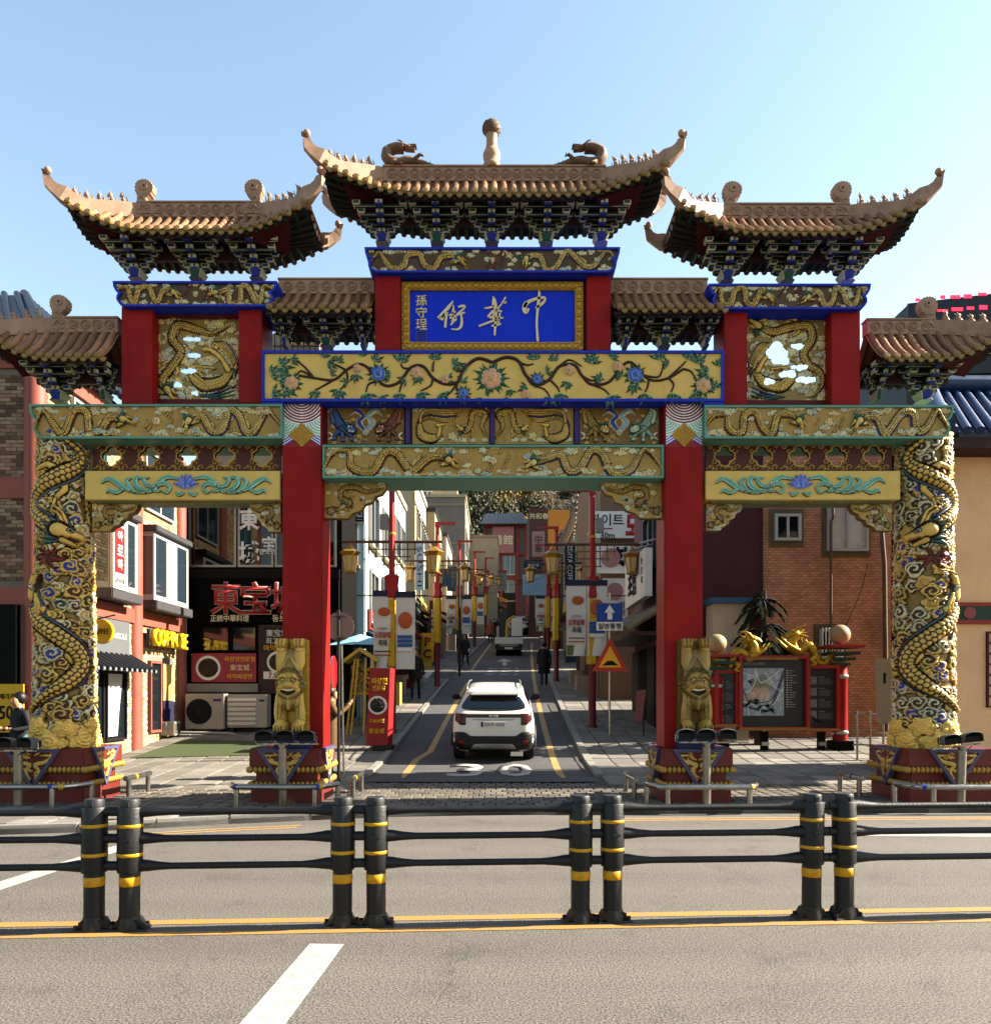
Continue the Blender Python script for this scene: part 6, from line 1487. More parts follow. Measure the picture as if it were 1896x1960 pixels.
# signs on this building
s = thing('vertical_sign', 'white and red vertical shop sign on the bay window', 'sign', (XA + .5, 16.85, 3.95))
box_part('panel', mat('sign_white', '#e3e0d8', .5), s, XA + .35, XA + .42, 16.78, 17.35, 3.95, 5.6); box_part('red_field', mat('sign_red', '#b3201f', .5), s, XA + .415, XA + .43, 16.84, 17.29, 4.3, 5.3)
for i, ch in enumerate('아로마'): letters(ch, s, WHITEP, XA + .43, 17.06, 5.1 - i * .31, h=.24, ax='+x', bold=.02)
letters('남녀공용', s, DKSTEEL, XA + .42, 17.06, 4.14, w=.42, h=.12, ax='+x'); letters('영양', s, YELLOWR, XA + .42, 17.06, 5.43, h=.14, ax='+x')
s = thing('yellow_letter_sign', 'yellow block letter sign standing off the brick wall', 'sign', (XA + .2, 19.9, 2.75))
mat('sign_yellow', '#e0ac08', .4); box_part('backing', CHAR, s, XA + .12, XA + .2, 19.05, 21.1, 2.86, 3.26); letters('COMPOSE', s, mat('letter_yellow', '#f2c516', .4), XA + .2, 20.07, 3.06, w=2.0, h=.42, ax='+x', depth=.14, bold=.008)
for k in range(5): MB().tube([(XA + .02, 19.3 + k * .4, 2.85), (XA + .2, 19.3 + k * .4, 2.9)], .015, 5).build('bracket', DKSTEEL, s)
s = thing('round_projecting_sign', 'round yellow projecting sign beside the gold column', 'sign', (XA + .5, 16.5, 2.6))
b = MB(); b.sm = True; b.cyly(16.45, 16.55, XA + .3, 2.98, .26, 24); b.build('disc', MATS['sign_yellow'], s); letters('COFFEE', s, mat('sign_dark_letter', '#4a3408', .5), XA + .3, 16.44, 2.98, w=.4, h=.12)
MB().tube([(XA, 16.5, 3.2), (XA + .6, 16.5, 3.33)], .018, 5).build('bracket', DKSTEEL, s)
s = thing('dark_shopfront_sign', 'black shopfront with gold letter at the edge of the brick corner', 'sign', (XA - 2, YA0, 0))
box_part('shopfront', mat('black_fascia', '#0c0c0e', .7, spec=.08), s, XA - 4, XA - .35, YA0 - .12, YA0 + .02, .5, 3.34)
for z in (2.95, 2.68, 2.41): box_part('letter_bar', mat('brass_letter', '#d8b23a', .3, .5), s, XA - 1.5, XA - .78, YA0 - .16, YA0 - .12, z, z + .12)
box_part('letter_bar', MATS['brass_letter'], s, XA - 1.52, XA - 1.4, YA0 - .16, YA0 - .12, 2.41, 3.07)
letters('COFFEE', s, WHITEP, XA - 1.0, YA0 - .125, 2.05, w=.5, h=.07)
s = thing('price_poster', 'yellow price poster beside the dark shopfront', 'poster', (XA - .45, YA0 - .16, 1.0)); box_part('sheet', MATS['sign_yellow'], s, XA - .78, XA - .18, YA0 - .17, YA0 - .14, .95, 1.85)
letters('1500', s, DARK, XA - .48, YA0 - .17, 1.32, w=.5, h=.26, bold=.02); letters('아메리카노', s, DARK, XA - .48, YA0 - .17, 1.62, w=.48, h=.11)
# ---------------- dark restaurant
YB = 21.7
B = thing('dark_restaurant', 'black fronted restaurant with brush lettered windows between brick building and red pillar', 'building', (-6.5, YB + 3, 0))
BLK = mat('black_cladding', '#120d0b', .75, 0, .2, 3, spec=.06); BEIGE = mat('beige_render', '#b5a488', .8, 0, .12, 2, .1, 60, dirt=.3)
box_part('wall', BLK, B, -8.55, -4.25, YB, YB + 6, 0, 7.6); box_part('upper_wall', BEIGE, B, -8.2, -4.9, YB + .1, YB + 6, 7.6, 11.7)
for i in range(9): MB().tube([(-6.1 + i * .16, YB - .02, 10.7), (-6.1 + i * .16, YB - .02, 11.75)], .02, 5).build('grille_bar', DKSTEEL, B)
MB().tube([(-6.15, YB - .02, 11.3), (-4.75, YB - .02, 11.3)], .02, 5).build('grille_bar', DKSTEEL, B)
ALU = mat('aluminium_frame', '#a8a6a0', .35, .6, .1, 6); REFG = glass('reflective_dark_glass', '#08080a', .04, .4)
for u0, u1 in ((X(362, YB), X(453, YB)), (X(456, YB), X(524, YB)), (X(527, YB), -4.4)): window(B, '-y', YB, u0, u1, 5.18, 7.3, ALU, REFG, .06, 0, .05)
box_part('fascia', mat('brown_fascia', '#1c1411', .7, 0, .15, spec=.08), B, -8.5, -4.3, YB - .12, YB, 4.85, 5.12)
box_part('signboard', mat('black_signboard', '#080706', .8, 0, .1, spec=.05), B, -8.3, -4.3, YB - .22, YB, 3.62, 4.82)
xs = lambda p: X(p, YB); zs2 = lambda p: Z(p, YB)
RLET = mat('red_sign_letter', '#b01c22', .45); RLE = mat('letter_rim', '#d8c8b0', .5)
for ch, p in (('東', 438), ('宝', 494), ('城', 552)):
    letters(ch, B, RLE, xs(p), YB - .225, zs2(1147), w=.86, h=.9, bold=.03, depth=.03); letters(ch, B, RLET, xs(p), YB - .26, zs2(1147), w=.83, h=.87, bold=.012, depth=.02)
letters('正統中華料理', B, CREAM, xs(445), YB - .225, zs2(1185), w=1.05, h=.19, bold=.01); letters('동보성', B, CREAM, xs(545), YB - .225, zs2(1185), h=.2, bold=.01)
for ch, p, q, hh in (('東', 478, 995, .6), ('城', 478, 1058, .62), ('宝', 516, 1042, .42)): letters(ch, B, WHITEP, xs(p), YB - .06, zs2(q), w=hh * .95, h=hh, bold=.03, depth=.006)
letters('동보성', B, WHITEP, xs(513), YB - .06, zs2(1057), h=.16, depth=.006)
for u0, u1 in ((X(385, YB), X(440, YB)), (X(443, YB), X(492, YB))): window(B, '-y', YB, u0, u1, 2.85, 3.55, BLK, GLASS, .04, 0)
box_part('sill', mat('grey_sill', '#8d8a84', .6), B, X(355, YB), X(498, YB), YB - .25, YB, Z(1325, YB), Z(1309, YB))
s = thing('noodle_menu_board', 'pink landscape menu board with a plate of black noodles', 'sign', (X(431, YB), YB - .1, Z(1306, YB)))
box_part('sheet', mat('menu_pink', '#a8344a', .45, 0, .12, 3), s, X(370, YB), X(493, YB), YB - .14, YB - .02, Z(1306, YB), Z(1251, YB))
def noodles(parent, x, y, z, r_, seed=1):
    b = MB(); b.sm = True; b.cyly(y - .01, y, x, z, r_, 28); b.build('plate', WHITEP, parent)
    b = MB(); b.sm = True; rg = random.Random(seed); b.ball((x, y - .01, z), r_ * .82, 18, 8, (1, .12, .95))
    for _ in range(40): a, q = rg.uniform(0, 6.28), rg.uniform(0, .65) * r_; b.ball((x + q * math.cos(a), y - .03, z + q * math.sin(a)), r_ * rg.uniform(.05, .12), 6, 4, (1.3, .4, 1))
    b.build('noodles', mat('black_bean_sauce', '#2a1712', .35, 0, .5, 25), parent)
noodles(s, X(402, YB), YB - .14, Z(1279, YB), .34)
letters('東宝城', s, CREAM, X(462, YB), YB - .14, Z(1278, YB), h=.17); letters('마약짜장면', s, YELLOWR, X(462, YB), YB - .14, Z(1295, YB), h=.14); letters('짜장면전문점', s, YELLOWR, X(462, YB), YB - .14, Z(1262, YB), h=.14)
s = thing('tall_menu_board', 'dark red tall menu board half hidden by the red pillar', 'sign', (X(520, YB), YB - .1, Z(1328, YB)))
box_part('sheet', mat('menu_dark', '#3a0f12', .45, 0, .15, 3), s, X(498, YB), X(575, YB), YB - .16, YB - .05, Z(1328, YB), Z(1197, YB)); box_part('header', mat('menu_black', '#120a0a', .45), s, X(501, YB), X(572, YB), YB - .17, YB - .16, Z(1250, YB), Z(1200, YB))
letters('東宝城', s, WHITEP, X(534, YB), YB - .17, Z(1213, YB), h=.2, bold=.01); letters('최고의', s, WHITEP, X(530, YB), YB - .17, Z(1228, YB), h=.18); letters('마약짜장', s, YELLOWR, X(532, YB), YB - .17, Z(1241, YB), h=.17); noodles(s, X(535, YB), YB - .17, Z(1268, YB), .3, 2)
box_part('price_tag', WHITEP, s, X(508, YB), X(560, YB), YB - .19, YB - .17, Z(1300, YB), Z(1286, YB)); letters('7.000', s, RLET, X(533, YB), YB - .19, Z(1293, YB), h=.15, bold=.01)
ACW = mat('ac_casing', '#b9b2a2', .5, .05, .1, 4, dirt=.25)
def ac_unit(x0, x1, y, z0, z1, label, fan):
    s = thing('air_conditioner', label, 'air conditioner', ((x0 + x1) / 2, y, z0), 'air conditioner units'); box_part('casing', ACW, s, x0, x1, y, y + .38, z0, z1, .02)
    if fan:
        cx, cz, r_ = x0 + (x1 - x0) * .36, (z0 + z1) / 2, (z1 - z0) * .36
        b = MB(); b.sm = True; b.cyly(y - .012, y + .01, cx, cz, r_, 26); b.build('fan_recess', DARK, s); b = MB()
        for i in range(24): a = i * math.pi / 12; b.tube([(cx + r_ * .15 * math.cos(a), y - .025, cz + r_ * .15 * math.sin(a)), (cx + r_ * math.cos(a), y - .02, cz + r_ * math.sin(a))], .004, 4)
        for q in (.35, .55, .75, .98): b.tube([(cx + r_ * q * math.cos(t), y - .022, cz + r_ * q * math.sin(t)) for t in np.arange(0, 6.4, .3)], .004, 4)
        b.cyly(y - .03, y - .01, cx, cz, r_ * .16, 12); b.build('fan_grille', DKSTEEL, s)
        box_part('badge', NAVY, s, x0 + (x1 - x0) * .72, x0 + (x1 - x0) * .92, y - .008, y, z1 - .2, z1 - .14)
    else:
        for i in range(6): MB().hexa([(x0 + .03, y - .03, z0 + .07 + i * (z1 - z0 - .12) / 6), (x0 + (x1 - x0) * .72, y - .03, z0 + .07 + i * (z1 - z0 - .12) / 6), (x0 + (x1 - x0) * .72, y + .0, z0 + .05 + i * (z1 - z0 - .12) / 6), (x0 + .03, y, z0 + .05 + i * (z1 - z0 - .12) / 6), (x0 + .03, y - .015, z0 + .02 + (i + 1) * (z1 - z0 - .12) / 6), (x0 + (x1 - x0) * .72, y - .015, z0 + .02 + (i + 1) * (z1 - z0 - .12) / 6), (x0 + (x1 - x0) * .72, y, z0 + .02 + (i + 1) * (z1 - z0 - .12) / 6), (x0 + .03, y, z0 + .02 + (i + 1) * (z1 - z0 - .12) / 6)]).build('louvre', mat('ac_louvre', '#d6d0c2', .5), s)
        box_part('badge', NAVY, s, x0 + (x1 - x0) * .8, x0 + (x1 - x0) * .93, y - .006, y, z1 - .2, z1 - .14)
    for lx in (x0 + .1, x1 - .14): box_part('foot', DKSTEEL, s, lx, lx + .05, y + .02, y + .36, z0 - .1, z0)
    return s
ya_ = YB - .75
ac_unit(X(354, ya_), X(429, ya_), ya_, Z(1396, ya_), Z(1328, ya_), 'beige air conditioner with a round fan below the menu board', True)
ac_unit(X(433, ya_), X(510, ya_), ya_ + .05, Z(1393, ya_), Z(1329, ya_), 'beige air conditioner with slats beside the fan unit', False)
ld = thing('condenser_ledge', 'dark ledge carrying the two air conditioners', 'ledge', (X(430, ya_), ya_, 0)); box_part('slab', BLK, ld, X(345, ya_), X(560, ya_), ya_ - .05, YB, Z(1412, ya_), Z(1396, ya_) - .1); 
for px in (360, 430, 500): box_part('pier', BLK, ld, X(px, ya_), X(px, ya_) + .12, ya_, ya_ + .3, ground(ya_) - .1, Z(1412, ya_))
s = thing('drain_pipe', 'pale pipe running below the air conditioners', 'pipe', (X(360, ya_), ya_ - .1, .6)); b = MB(); b.sm = True; b.tube(spline([(X(345, ya_), ya_ - .12, Z(1402, ya_)), (X(420, ya_), ya_ - .12, Z(1403, ya_)), (X(452, ya_), ya_ - .12, Z(1406, ya_)), (X(462, ya_), ya_ - .12, Z(1422, ya_))], 6), .035, 10); b.build('tube', mat('pvc_grey', '#b0aca2', .5), s)
s = thing('louvred_condenser', 'small louvred condenser standing on the ground by the brick wall', 'air conditioner', (X(315, 20.3), 20.3, .5))
xc_, zc0, zc1 = X(316, 20.3), ground(20.3) + .05, Z(1381, 20.3); box_part('casing', ACW, s, xc_ - .33, xc_ + .33, 20.1, 20.5, zc0, zc1, .02); b = MB()
for i in range(9): b.box(xc_ - .34, xc_ + .12, 20.08, 20.1, zc0 + .06 + i * (zc1 - zc0 - .1) / 9, zc0 + .1 + i * (zc1 - zc0 - .1) / 9)
b.build('louvres', mat('ac_louvre', '#d6d0c2', .5), s)
for i in range(5): box_part('side_fin', DKSTEEL, s, xc_ + .325, xc_ + .34, 20.14 + i * .07, 20.17 + i * .07, zc0 + .05, zc1 - .05)
turf = MB().add([(-8.2, 17.6, ground(17.6) + .012), (-5.6, 17.9, ground(17.9) + .012), (-4.7, 19.6, ground(19.6) + .012), (-7.9, 19.9, ground(19.9) + .012)], [(0, 1, 2, 3)]).build('turf_mat', mat('mossy_mat', '#4d5a34', .95, 0, .3, 12, .4, 60), None); tag(turf, 'mossy green mat on the paving before the dark restaurant', 'mat')
# ---------------- houses up the street
def house(name, label, x0, x1, y0, y1, z1, m, wins=(), cap=None, extra=None):
    z0 = ground(y0) - .4; h = thing(name, label, 'building', ((x0 + x1) / 2, (y0 + y1) / 2, ground(y0)), 'buildings along the climbing street'); box_part('wall', m, h, x0, x1, y0, y1, z0, z1)
    if cap: box_part('parapet', cap, h, x0 - .08, x1 + .08, y0 - .08, y1 + .05, z1, z1 + .22)
    for (f, u0, u1, za, zb, mu) in wins:
        at = {'-y': y0, '+x': x1, '-x': x0}[f]; window(h, f, at, u0, u1, za, zb, WINW, GLB, .06, mu, .06, sill=PALE)
    return h
WHT = mat('white_render', '#dcdad4', .8, 0, .08, 1.5, .08, 50, dirt=.25); TEALW = mat('grey_teal_render', '#b4cfd2', .8, 0, .1, 2, .08, 50, dirt=.3); CRMW = mat('cream_render', '#cdbb98', .8, 0, .1, 1.5, .08, 50, dirt=.3); GRYW = mat('grey_render', '#9d9184', .8, 0, .1, 1.2, .08, 50, dirt=.35)
MAUV = mat('mauve_render', '#7c5560', .8, 0, .12, 2, .1, 50, dirt=.3); MARO = mat('maroon_stucco', '#5a2a2c', .85, 0, .2, 3, .4, 30, dirt=.3); TANW = mat('tan_render', '#f0c292', .8, 0, .1, 1.5, .1, 50, dirt=.25); BRWN = mat('brown_render', '#8d6f56', .8, 0, .12, 2, .08, 50, dirt=.3)
hC = house('teal_house', 'grey teal fronted house behind the red stand banner', -6.3, -4.02, 24, 30.5, 9.2, TEALW, [('-y', -4.75, -4.2, 5.6, 7.0, 0)])
box_part('side_render', WHT, hC, -4.02, -3.98, 24.05, 30.5, 3.6, 9.2)
for (u0, u1, za, zb) in ((24.5, 26.3, 6.4, 8.2), (24.6, 26.2, 3.9, 5.6), (27.4, 29.2, 6.5, 8.2), (27.4, 29.2, 4.1, 5.8)): window(hC, '+x', -3.98, u0, u1, za, zb, WINW, GLB, .08, 1, .1, sill=PALE)
for x in (-4.98, -4.72): box_part('pilaster', mat('tan_pilaster', '#a98a68', .8, 0, .1), hC, x - .12 - .9, x + .02 - .9, 23.9, 24.0, 3.2, 9)
box_part('white_sign', WHITEP, hC, X(672, 23.9), X(698, 23.9), 23.86, 23.98, Z(1002, 23.9), Z(958, 23.9)); letters('집', hC, DARK, X(686, 23.85), 23.85, Z(985, 23.85), h=.42, bold=.02)
b = MB(); b.hexa([(-6.2, 22.4, 3.25), (-3.55, 22.6, 2.72), (-3.55, 24.2, 2.72), (-6.2, 24.2, 3.25), (-6.2, 22.4, 3.38), (-3.55, 22.6, 2.85), (-3.55, 24.2, 2.9), (-6.2, 24.2, 3.45)]); b.build('awning', mat('dark_awning', '#2a1c1a', .7), hC)
for k in range(3): MB().tube([(-6 + k * .9, 22.6, ground(22.6)), (-6 + k * .9, 22.6, 3.2 - k * .17)], .035, 8).build('awning_post', DKSTEEL, hC)
hC2 = house('white_house', 'white house with small upper windows behind the first lamp post', -6.5, -4.0, 30.6, 34.8, 9.8, WHT, [('+x', 31.2, 32.5, 7.2, 8.8, 1), ('+x', 33, 34.4, 7.2, 8.8, 1), ('+x', 31.2, 34.4, 4.4, 5.6, 2)], CRMW)
box_part('awning', mat('red_awning', '#c2382a', .7), hC2, -4.0, -3.1, 31, 34.5, 4.05, 4.15); box_part('awning', mat('blue_awning', '#6fb6dc', .6), hC, -4.0, -3.0, 27.5, 30.2, 3.42, 3.5)
hC3 = house('cream_house', 'cream house beyond the side street', -7, -4.0, 39, 45, 12.4, CRMW, [('+x', 39.6, 41.4, 9.6, 11.2, 1), ('+x', 42.2, 44.4, 9.6, 11.2, 1), ('+x', 39.6, 41.4, 6.6, 8.2, 1), ('+x', 42.2, 44.4, 6.6, 8.2, 1), ('-y', -5.6, -4.6, 8, 9.6, 0)], WHT)
hC4 = house('tan_house', 'tan house with dark flat roof in the sunlit row', -7, -3.5, 45.1, 51, 12.2, BEIGE, [('+x', 46, 47.6, 9.4, 11, 1), ('+x', 48.6, 50.2, 9.4, 11, 1), ('-y', -4.8, -3.9, 9.4, 11, 0)], DKSTEEL)
hC5 = house('narrow_house', 'narrow pale house before the tall grey block', -7, -3.2, 51.1, 58, 12.0, CRMW, [('+x', 52, 54, 9.6, 11, 1), ('+x', 55, 57, 9.6, 11, 1)], CHAR)
hD = house('grey_block', 'tall plain grey block with a cross on its roof', X(803, 58.2), X(890, 58.2), 58.2, 68, Z(952, 58.2), GRYW, [('-y', X(806, 58.2), X(822, 58.2), Z(1035, 58.2), Z(1005, 58.2), 1), ('+x', 59, 61, 12.5, 14.2, 1), ('+x', 62.5, 65, 12.5, 14.2, 1), ('+x', 59, 61, 9, 10.6, 1)], CRMW)
for q in (966, 1040): box_part('string_course', BEIGE, hD, X(803, 58.2) + .02, X(890, 58.2) - .02, 58.15, 58.2, Z(q + 2, 58.2), Z(q - 2, 58.2))
box_part('roof_block', CRMW, hD, X(823, 60), X(875, 60), 60, 64, Z(952, 58.2), Z(938, 60) + .1); s = thing('white_cross', 'white cross standing on the grey block roof', 'cross', (X(817, 59), 59, Z(955, 59)))
box_part('upright', WHITEP, s, X(815.5, 59), X(819, 59), 59, 59.12, Z(958, 59), Z(927, 59)); box_part('crossarm', WHITEP, s, X(808, 59), X(827, 59), 58.98, 59.1, Z(941, 59), Z(937, 59))
hD2 = house('far_cream_house', 'long cream house low along the upper street', -6, .2, 68.5, 84, 15.4, CRMW, [('+x', 70, 72, 12, 14, 1), ('+x', 74, 76, 12, 14, 1), ('+x', 78, 80, 12.4, 14.2, 1)], BEIGE)
# end of the street: red framed hall
hE = house('red_framed_hall', 'red framed hall with a dark tiled roof closing the street', X(925, 82), X(1006, 82), 82, 90, Z(1002, 82), mat('hall_grey', '#6f6864', .7, 0, .15), [('-y', X(930, 82), X(955, 82), Z(1100, 82), Z(1062, 82), 2), ('-y', X(958, 82), X(985, 82), Z(1100, 82), Z(1062, 82), 2), ('-y', X(930, 82), X(985, 82), Z(1150, 82), Z(1110, 82), 3)])
for px in (926, 956, 987, 1003): box_part('red_column', mat('hall_red', '#7c1f22', .6), hE, X(px, 82), X(px, 82) + .3, 81.7, 82, 9, Z(1002, 82))
for q in (1005, 1058, 1105): box_part('red_beam', MATS['hall_red'], hE, X(925, 82), X(1006, 82), 81.68, 81.98, Z(q + 5, 82), Z(q, 82))
roof_rolls(hE, (X(930, 84), 84, Z(985, 84)), (X(1000, 84), 84, Z(985, 84)), (X(918, 81), 81, Z(1004, 81)), (X(1012, 81), 81, Z(1004, 81)), 26, SLATE, .1)
box_part('pink_sign', mat('faded_pink', '#a77070', .6), hE, X(942, 81.5), X(983, 81.5), 81.5, 81.66, Z(1058, 81.5), Z(1008, 81.5)); letters('清館', hE, CREAM, X(962, 81.5), 81.5, Z(1033, 81.5), h=1.0)
box_part('doorway', DARK, hE, X(940, 82), X(985, 82), 81.9, 82.02, 9.2, Z(1135, 82))
# ---------------- shaded side of the street
hR1 = thing('maroon_corner_building', 'mauve and maroon corner building behind the map board pillar', 'building', (5.5, 23, .5)); YR = 20.5
box_part('wall', MAUV, hR1, 4.5, 7.2, YR, 25.4, .2, 8.3); box_part('stucco_front', MARO, hR1, 4.52, 7.0, YR - .03, YR, 3.2, 8.25)
window(hR1, '-x', 4.5, 22, 23.6, 5.2, 6.9, CHAR, GLB, .08, 1, .08); pass
for k in range(4): box_part('shop_panel', DARK if k % 2 else BLK, hR1, 4.42, 4.5, 20.7 + k * 1.2, 21.8 + k * 1.2, ground(21 + k * 1.2), 3.0)
can = link('tile_canopy', None, hR1, Vector((4.1, 23, 3.2)) - wloc(hR1)); TANT = mat('tan_roof_tile', '#8f8066', .7, 0, .25, 7, dirt=.3)
roof_rolls(can, (4.5, 20.3, 4.0), (4.5, 25.4, 4.2), (3.45, 20.2, 3.35), (3.45, 25.4, 3.6), 19, TANT, .09); box_part('eave_board', DKRED, can, 3.5, 4.5, 20.3, 25.4, 3.2, 3.3)
box_part('blue_canopy', mat('blue_canopy_edge', '#2f5f86', .5), hR1, 5.4, 6.9, 19.7, YR, 3.95, 4.1); box_part('cream_wall', mat('cream_low_wall', '#c9b79c', .8, 0, .1, 2, dirt=.2), hR1, 5.5, 6.4, 19.8, YR - .02, .4, 3.95)
s = thing('white_shop_sign', 'white projecting shop sign with black brush letters above the tile canopy', 'sign', (4.2, 22.6, 4.2)); box_part('panel', WHITEP, s, 4.0, 4.2, 21.0, 24.2, 4.3, 5.6); letters('초밥', s, DARK, 3.99, 22.9, 4.9, h=.75, ax='-x', bold=.03)
for i, ch in enumerate('전문점'): letters(ch, s, DARK, 3.99, 21.4, 5.3 - i * .25, h=.18, ax='-x')
for k in range(4): MB().tube([(4.5, 21.2 + k * .9, 5.9), (3.9, 21.2 + k * .9, 5.75)], .03, 6).build('bracket', STEEL, s)
hR2 = house('brown_sign_house', 'brown house front carrying white billboards', 3.75, 8, 28, 36, 10.6, BRWN, [('-x', 29, 31, 8, 9.6, 1), ('-y', X(1195, 28), X(1212, 28), Z(1150, 28), Z(1118, 28), 0)])
def signboard(name, label, px0, px1, py0, py1, y, m, th=.12): s = thing(name, label, 'sign', (X((px0 + px1) / 2, y), y, Z(py1, y))); box_part('panel', m, s, X(px0, y), X(px1, y), y - th, y, Z(py1, y), Z(py0, y)); return s
s = signboard('billboard', 'white billboard with a red arrow and distance', 1138, 1222, 980, 1031, 27.9, WHITEP); letters('화이트', s, DARK, X(1160, 27.8), 27.78, Z(995, 27.8), h=.42, bold=.01); letters('30m', s, DARK, X(1162, 27.8), 27.78, Z(1025, 27.8), h=.22, bold=.01); letters('도', s, RLET, X(1210, 27.8), 27.78, Z(1005, 27.8), h=.75, w=.5, bold=.05)
b = MB(); b.box(X(1150, 27.8), X(1172, 27.8), 27.76, 27.78, Z(1013, 27.8), Z(1011, 27.8)); b.prism([(X(1143, 27.8), Z(1012, 27.8)), (X(1151, 27.8), Z(1008, 27.8)), (X(1151, 27.8), Z(1016, 27.8))], 27.77, 27.78); b.build('arrow', RLET, s)
s = signboard('white_shop_board', 'wide white shop board under the billboard', 1142, 1224, 1042, 1098, 27.9, WHITEP); letters('화덕', s, DARK, X(1203, 27.8), 27.77, Z(1066, 27.8), h=.7, bold=.03); b = MB(); b.sm = True; b.cyly(27.74, 27.78, X(1168, 27.8), Z(1068, 27.8), .34, 20); b.build('pink_disc', mat('board_pink', '#c08a86', .6), s)
s = signboard('white_shop_board', 'upright white shop board beside the lamp post banners', 1153, 1200, 1108, 1185, 27.6, WHITEP); letters('화덕', s, DARK, X(1190, 27.5), 27.47, Z(1165, 27.5), h=.5, vertical=True); b = MB(); b.sm = True; b.cyly(27.44, 27.48, X(1176, 27.5), Z(1132, 27.5), .3, 20); b.build('pink_disc', MATS['board_pink'], s)
hR3 = house('tile_roofed_house', 'house with a tan tiled roof halfway up the shaded side', road_c(44) + 4.0, 9, 40, 52, 11.2, GRYW, [('-y', 5.2, 6.6, 9, 10.6, 1), ('-x', 42, 44, 8, 9.6, 1), ('-x', 46, 48, 8, 9.6, 1)])
roof_rolls(hR3, (6.8, 40, 13.2), (6.8, 52, 13.2), (4.0, 39.6, 11.0), (4.0, 52, 11.0), 26, TANT, .12); MB().add([(4.2, 40, 11.1), (9, 40, 11.1), (6.8, 40, 13.2)], [(0, 1, 2)]).build('gable', GRYW, hR3)
hR4 = house('orange_roof_block', 'brown block with an orange side wall near the wood', X(1013, 66), X(1048, 66), 66, 72, Z(972, 66), mat('dark_brown_wall', '#5c3a34', .8, 0, .15)); box_part('orange_wall', mat('orange_render', '#d08a34', .8, 0, .1), hR4, X(1048, 66), X(1090, 66), 66.05, 72, 12, Z(976, 66))
letters('共和春', hR4, CREAM, X(1031, 66), 65.98, Z(988, 66), h=.5)
hR5 = house('shaded_house', 'shaded house between the tiled house and the hall', road_c(60) + 3.2, 11, 53, 65, 12.6, CHAR, [('-x', 55, 57, 9.6, 11.4, 1), ('-x', 60, 62, 10, 11.8, 1)], GRYW)
for (px0, px1, py0, py1, y, m, t, ver, tm, lab) in ((1080, 1100, 1040, 1130, 38, mat('navy_banner', '#121c38', .6), 'EDIYA COFFEE', 2, WHITEP, 'navy vertical sign with white letters on the shaded side'), (1018, 1042, 1018, 1066, 52, mat('pale_pink_board', '#b48a84', .6), '中華', 1, DARK, 'pale pink upright board on the shaded side'), (1002, 1038, 1073, 1090, 40, mat('navy_board', '#18233f', .6), '화장실', 0, WHITEP, 'small navy direction board'), (1000, 1045, 1100, 1140, 39, mat('faded_blue_cloth', '#8fb0c8', .8, 0, .15), '', 0, WHITEP, 'faded blue cloth hanging over the shaded pavement'), (928, 936, 1092, 1128, 60, mat('red_banner', '#8c2226', .6), '中華街', 1, WHITEP, 'small red upright sign on the sunlit side'), (884, 898, 1078, 1112, 52, mat('white_board2', '#cfc8c4', .6), '만두', 1, RLET, 'white upright shop sign on the sunlit side'), (795, 812, 1040, 1130, 38.8, WHITEP, 'SUSHI', 2, mat('blue_letter', '#2a5a9a', .5), 'white upright sign with blue letters on the sunlit side'), (822, 838, 1150, 1250, 39.4, mat('maroon_board', '#5c1f20', .6), '짬뽕', 1, CREAM, 'maroon upright board by the side street')):
    s = signboard('upright_sign', lab, px0, px1, py0, py1, y, m, .15); cx, cz = X((px0 + px1) / 2, y), Z((py0 + py1) / 2, y); hh, ww = Z(py0, y) - Z(py1, y), X(px1, y) - X(px0, y)
    if ver == 2: o = letters(t, s, tm, cx, y - .15, cz, w=hh * .85, h=ww * .5); o.rotation_euler = (0, R(90), 0)
    elif t: letters(t, s, tm, cx, y - .15, cz, h=hh * .7 if ver else hh * .4, w=ww * .6, vertical=bool(ver))
    MB().box(cx - ww / 2 if px0 > 948 else cx - ww, cx + (ww if px0 > 948 else ww / 2), y - .09, y - .05, cz - .03, cz + .03).build('bracket', DKSTEEL, s)
# ---------------- brick building, tan building with blue roof, dark block
hBr = thing('orange_brick_building', 'orange brown brick building behind the map board', 'building', (8.6, 23, .4)); YK = 20.4
BRKO = brick_mat('orange_brick', c('#d4966c'), c('#c08058'), c('#5e4636'), 3.6)
box_part('wall', BRKO, hBr, X(1461, YK), 10.3, YK, 25.2, .1, 8.8); CONC = mat('concrete_surround', '#6d6046', .8, 0, .15, 4)
for (a, b_, t, bt, gm) in ((1480, 1530, 985, 1036, GLASS), (1580, 1658, 965, 1056, CURT), (1565, 1610, 1205, 1262, DARK)):
    box_part('window_surround', CONC, hBr, X(a - 8, YK), X(b_ + 6, YK), YK - .05, YK, Z(bt + 10, YK), Z(t - 10, YK)); window(hBr, '-y', YK - .05, X(a, YK), X(b_, YK), Z(bt, YK), Z(t, YK), WINW, gm, .07, 1, .08)
for i in range(7): MB().tube([(X(1568 + i * 6, YK), YK - .2, Z(1262, YK)), (X(1568 + i * 6, YK), YK - .2, Z(1203, YK))], .018, 5).build('window_bar', WHITEP, hBr)
for pth, r_ in (([(1594, 960), (1594, 990), (1590, 998), (1590, 1240)], .035), ([(1682, 960), (1692, 1080), (1696, 1400)], .06)): b = MB(); b.sm = True; b.tube([(X(a, YK - .15), YK - .15, Z(q, YK - .15)) for a, q in pth], r_, 8); b.build('drain_pipe', mat('rusty_pipe', '#6e5440', .7, 0, .3, 6), hBr)
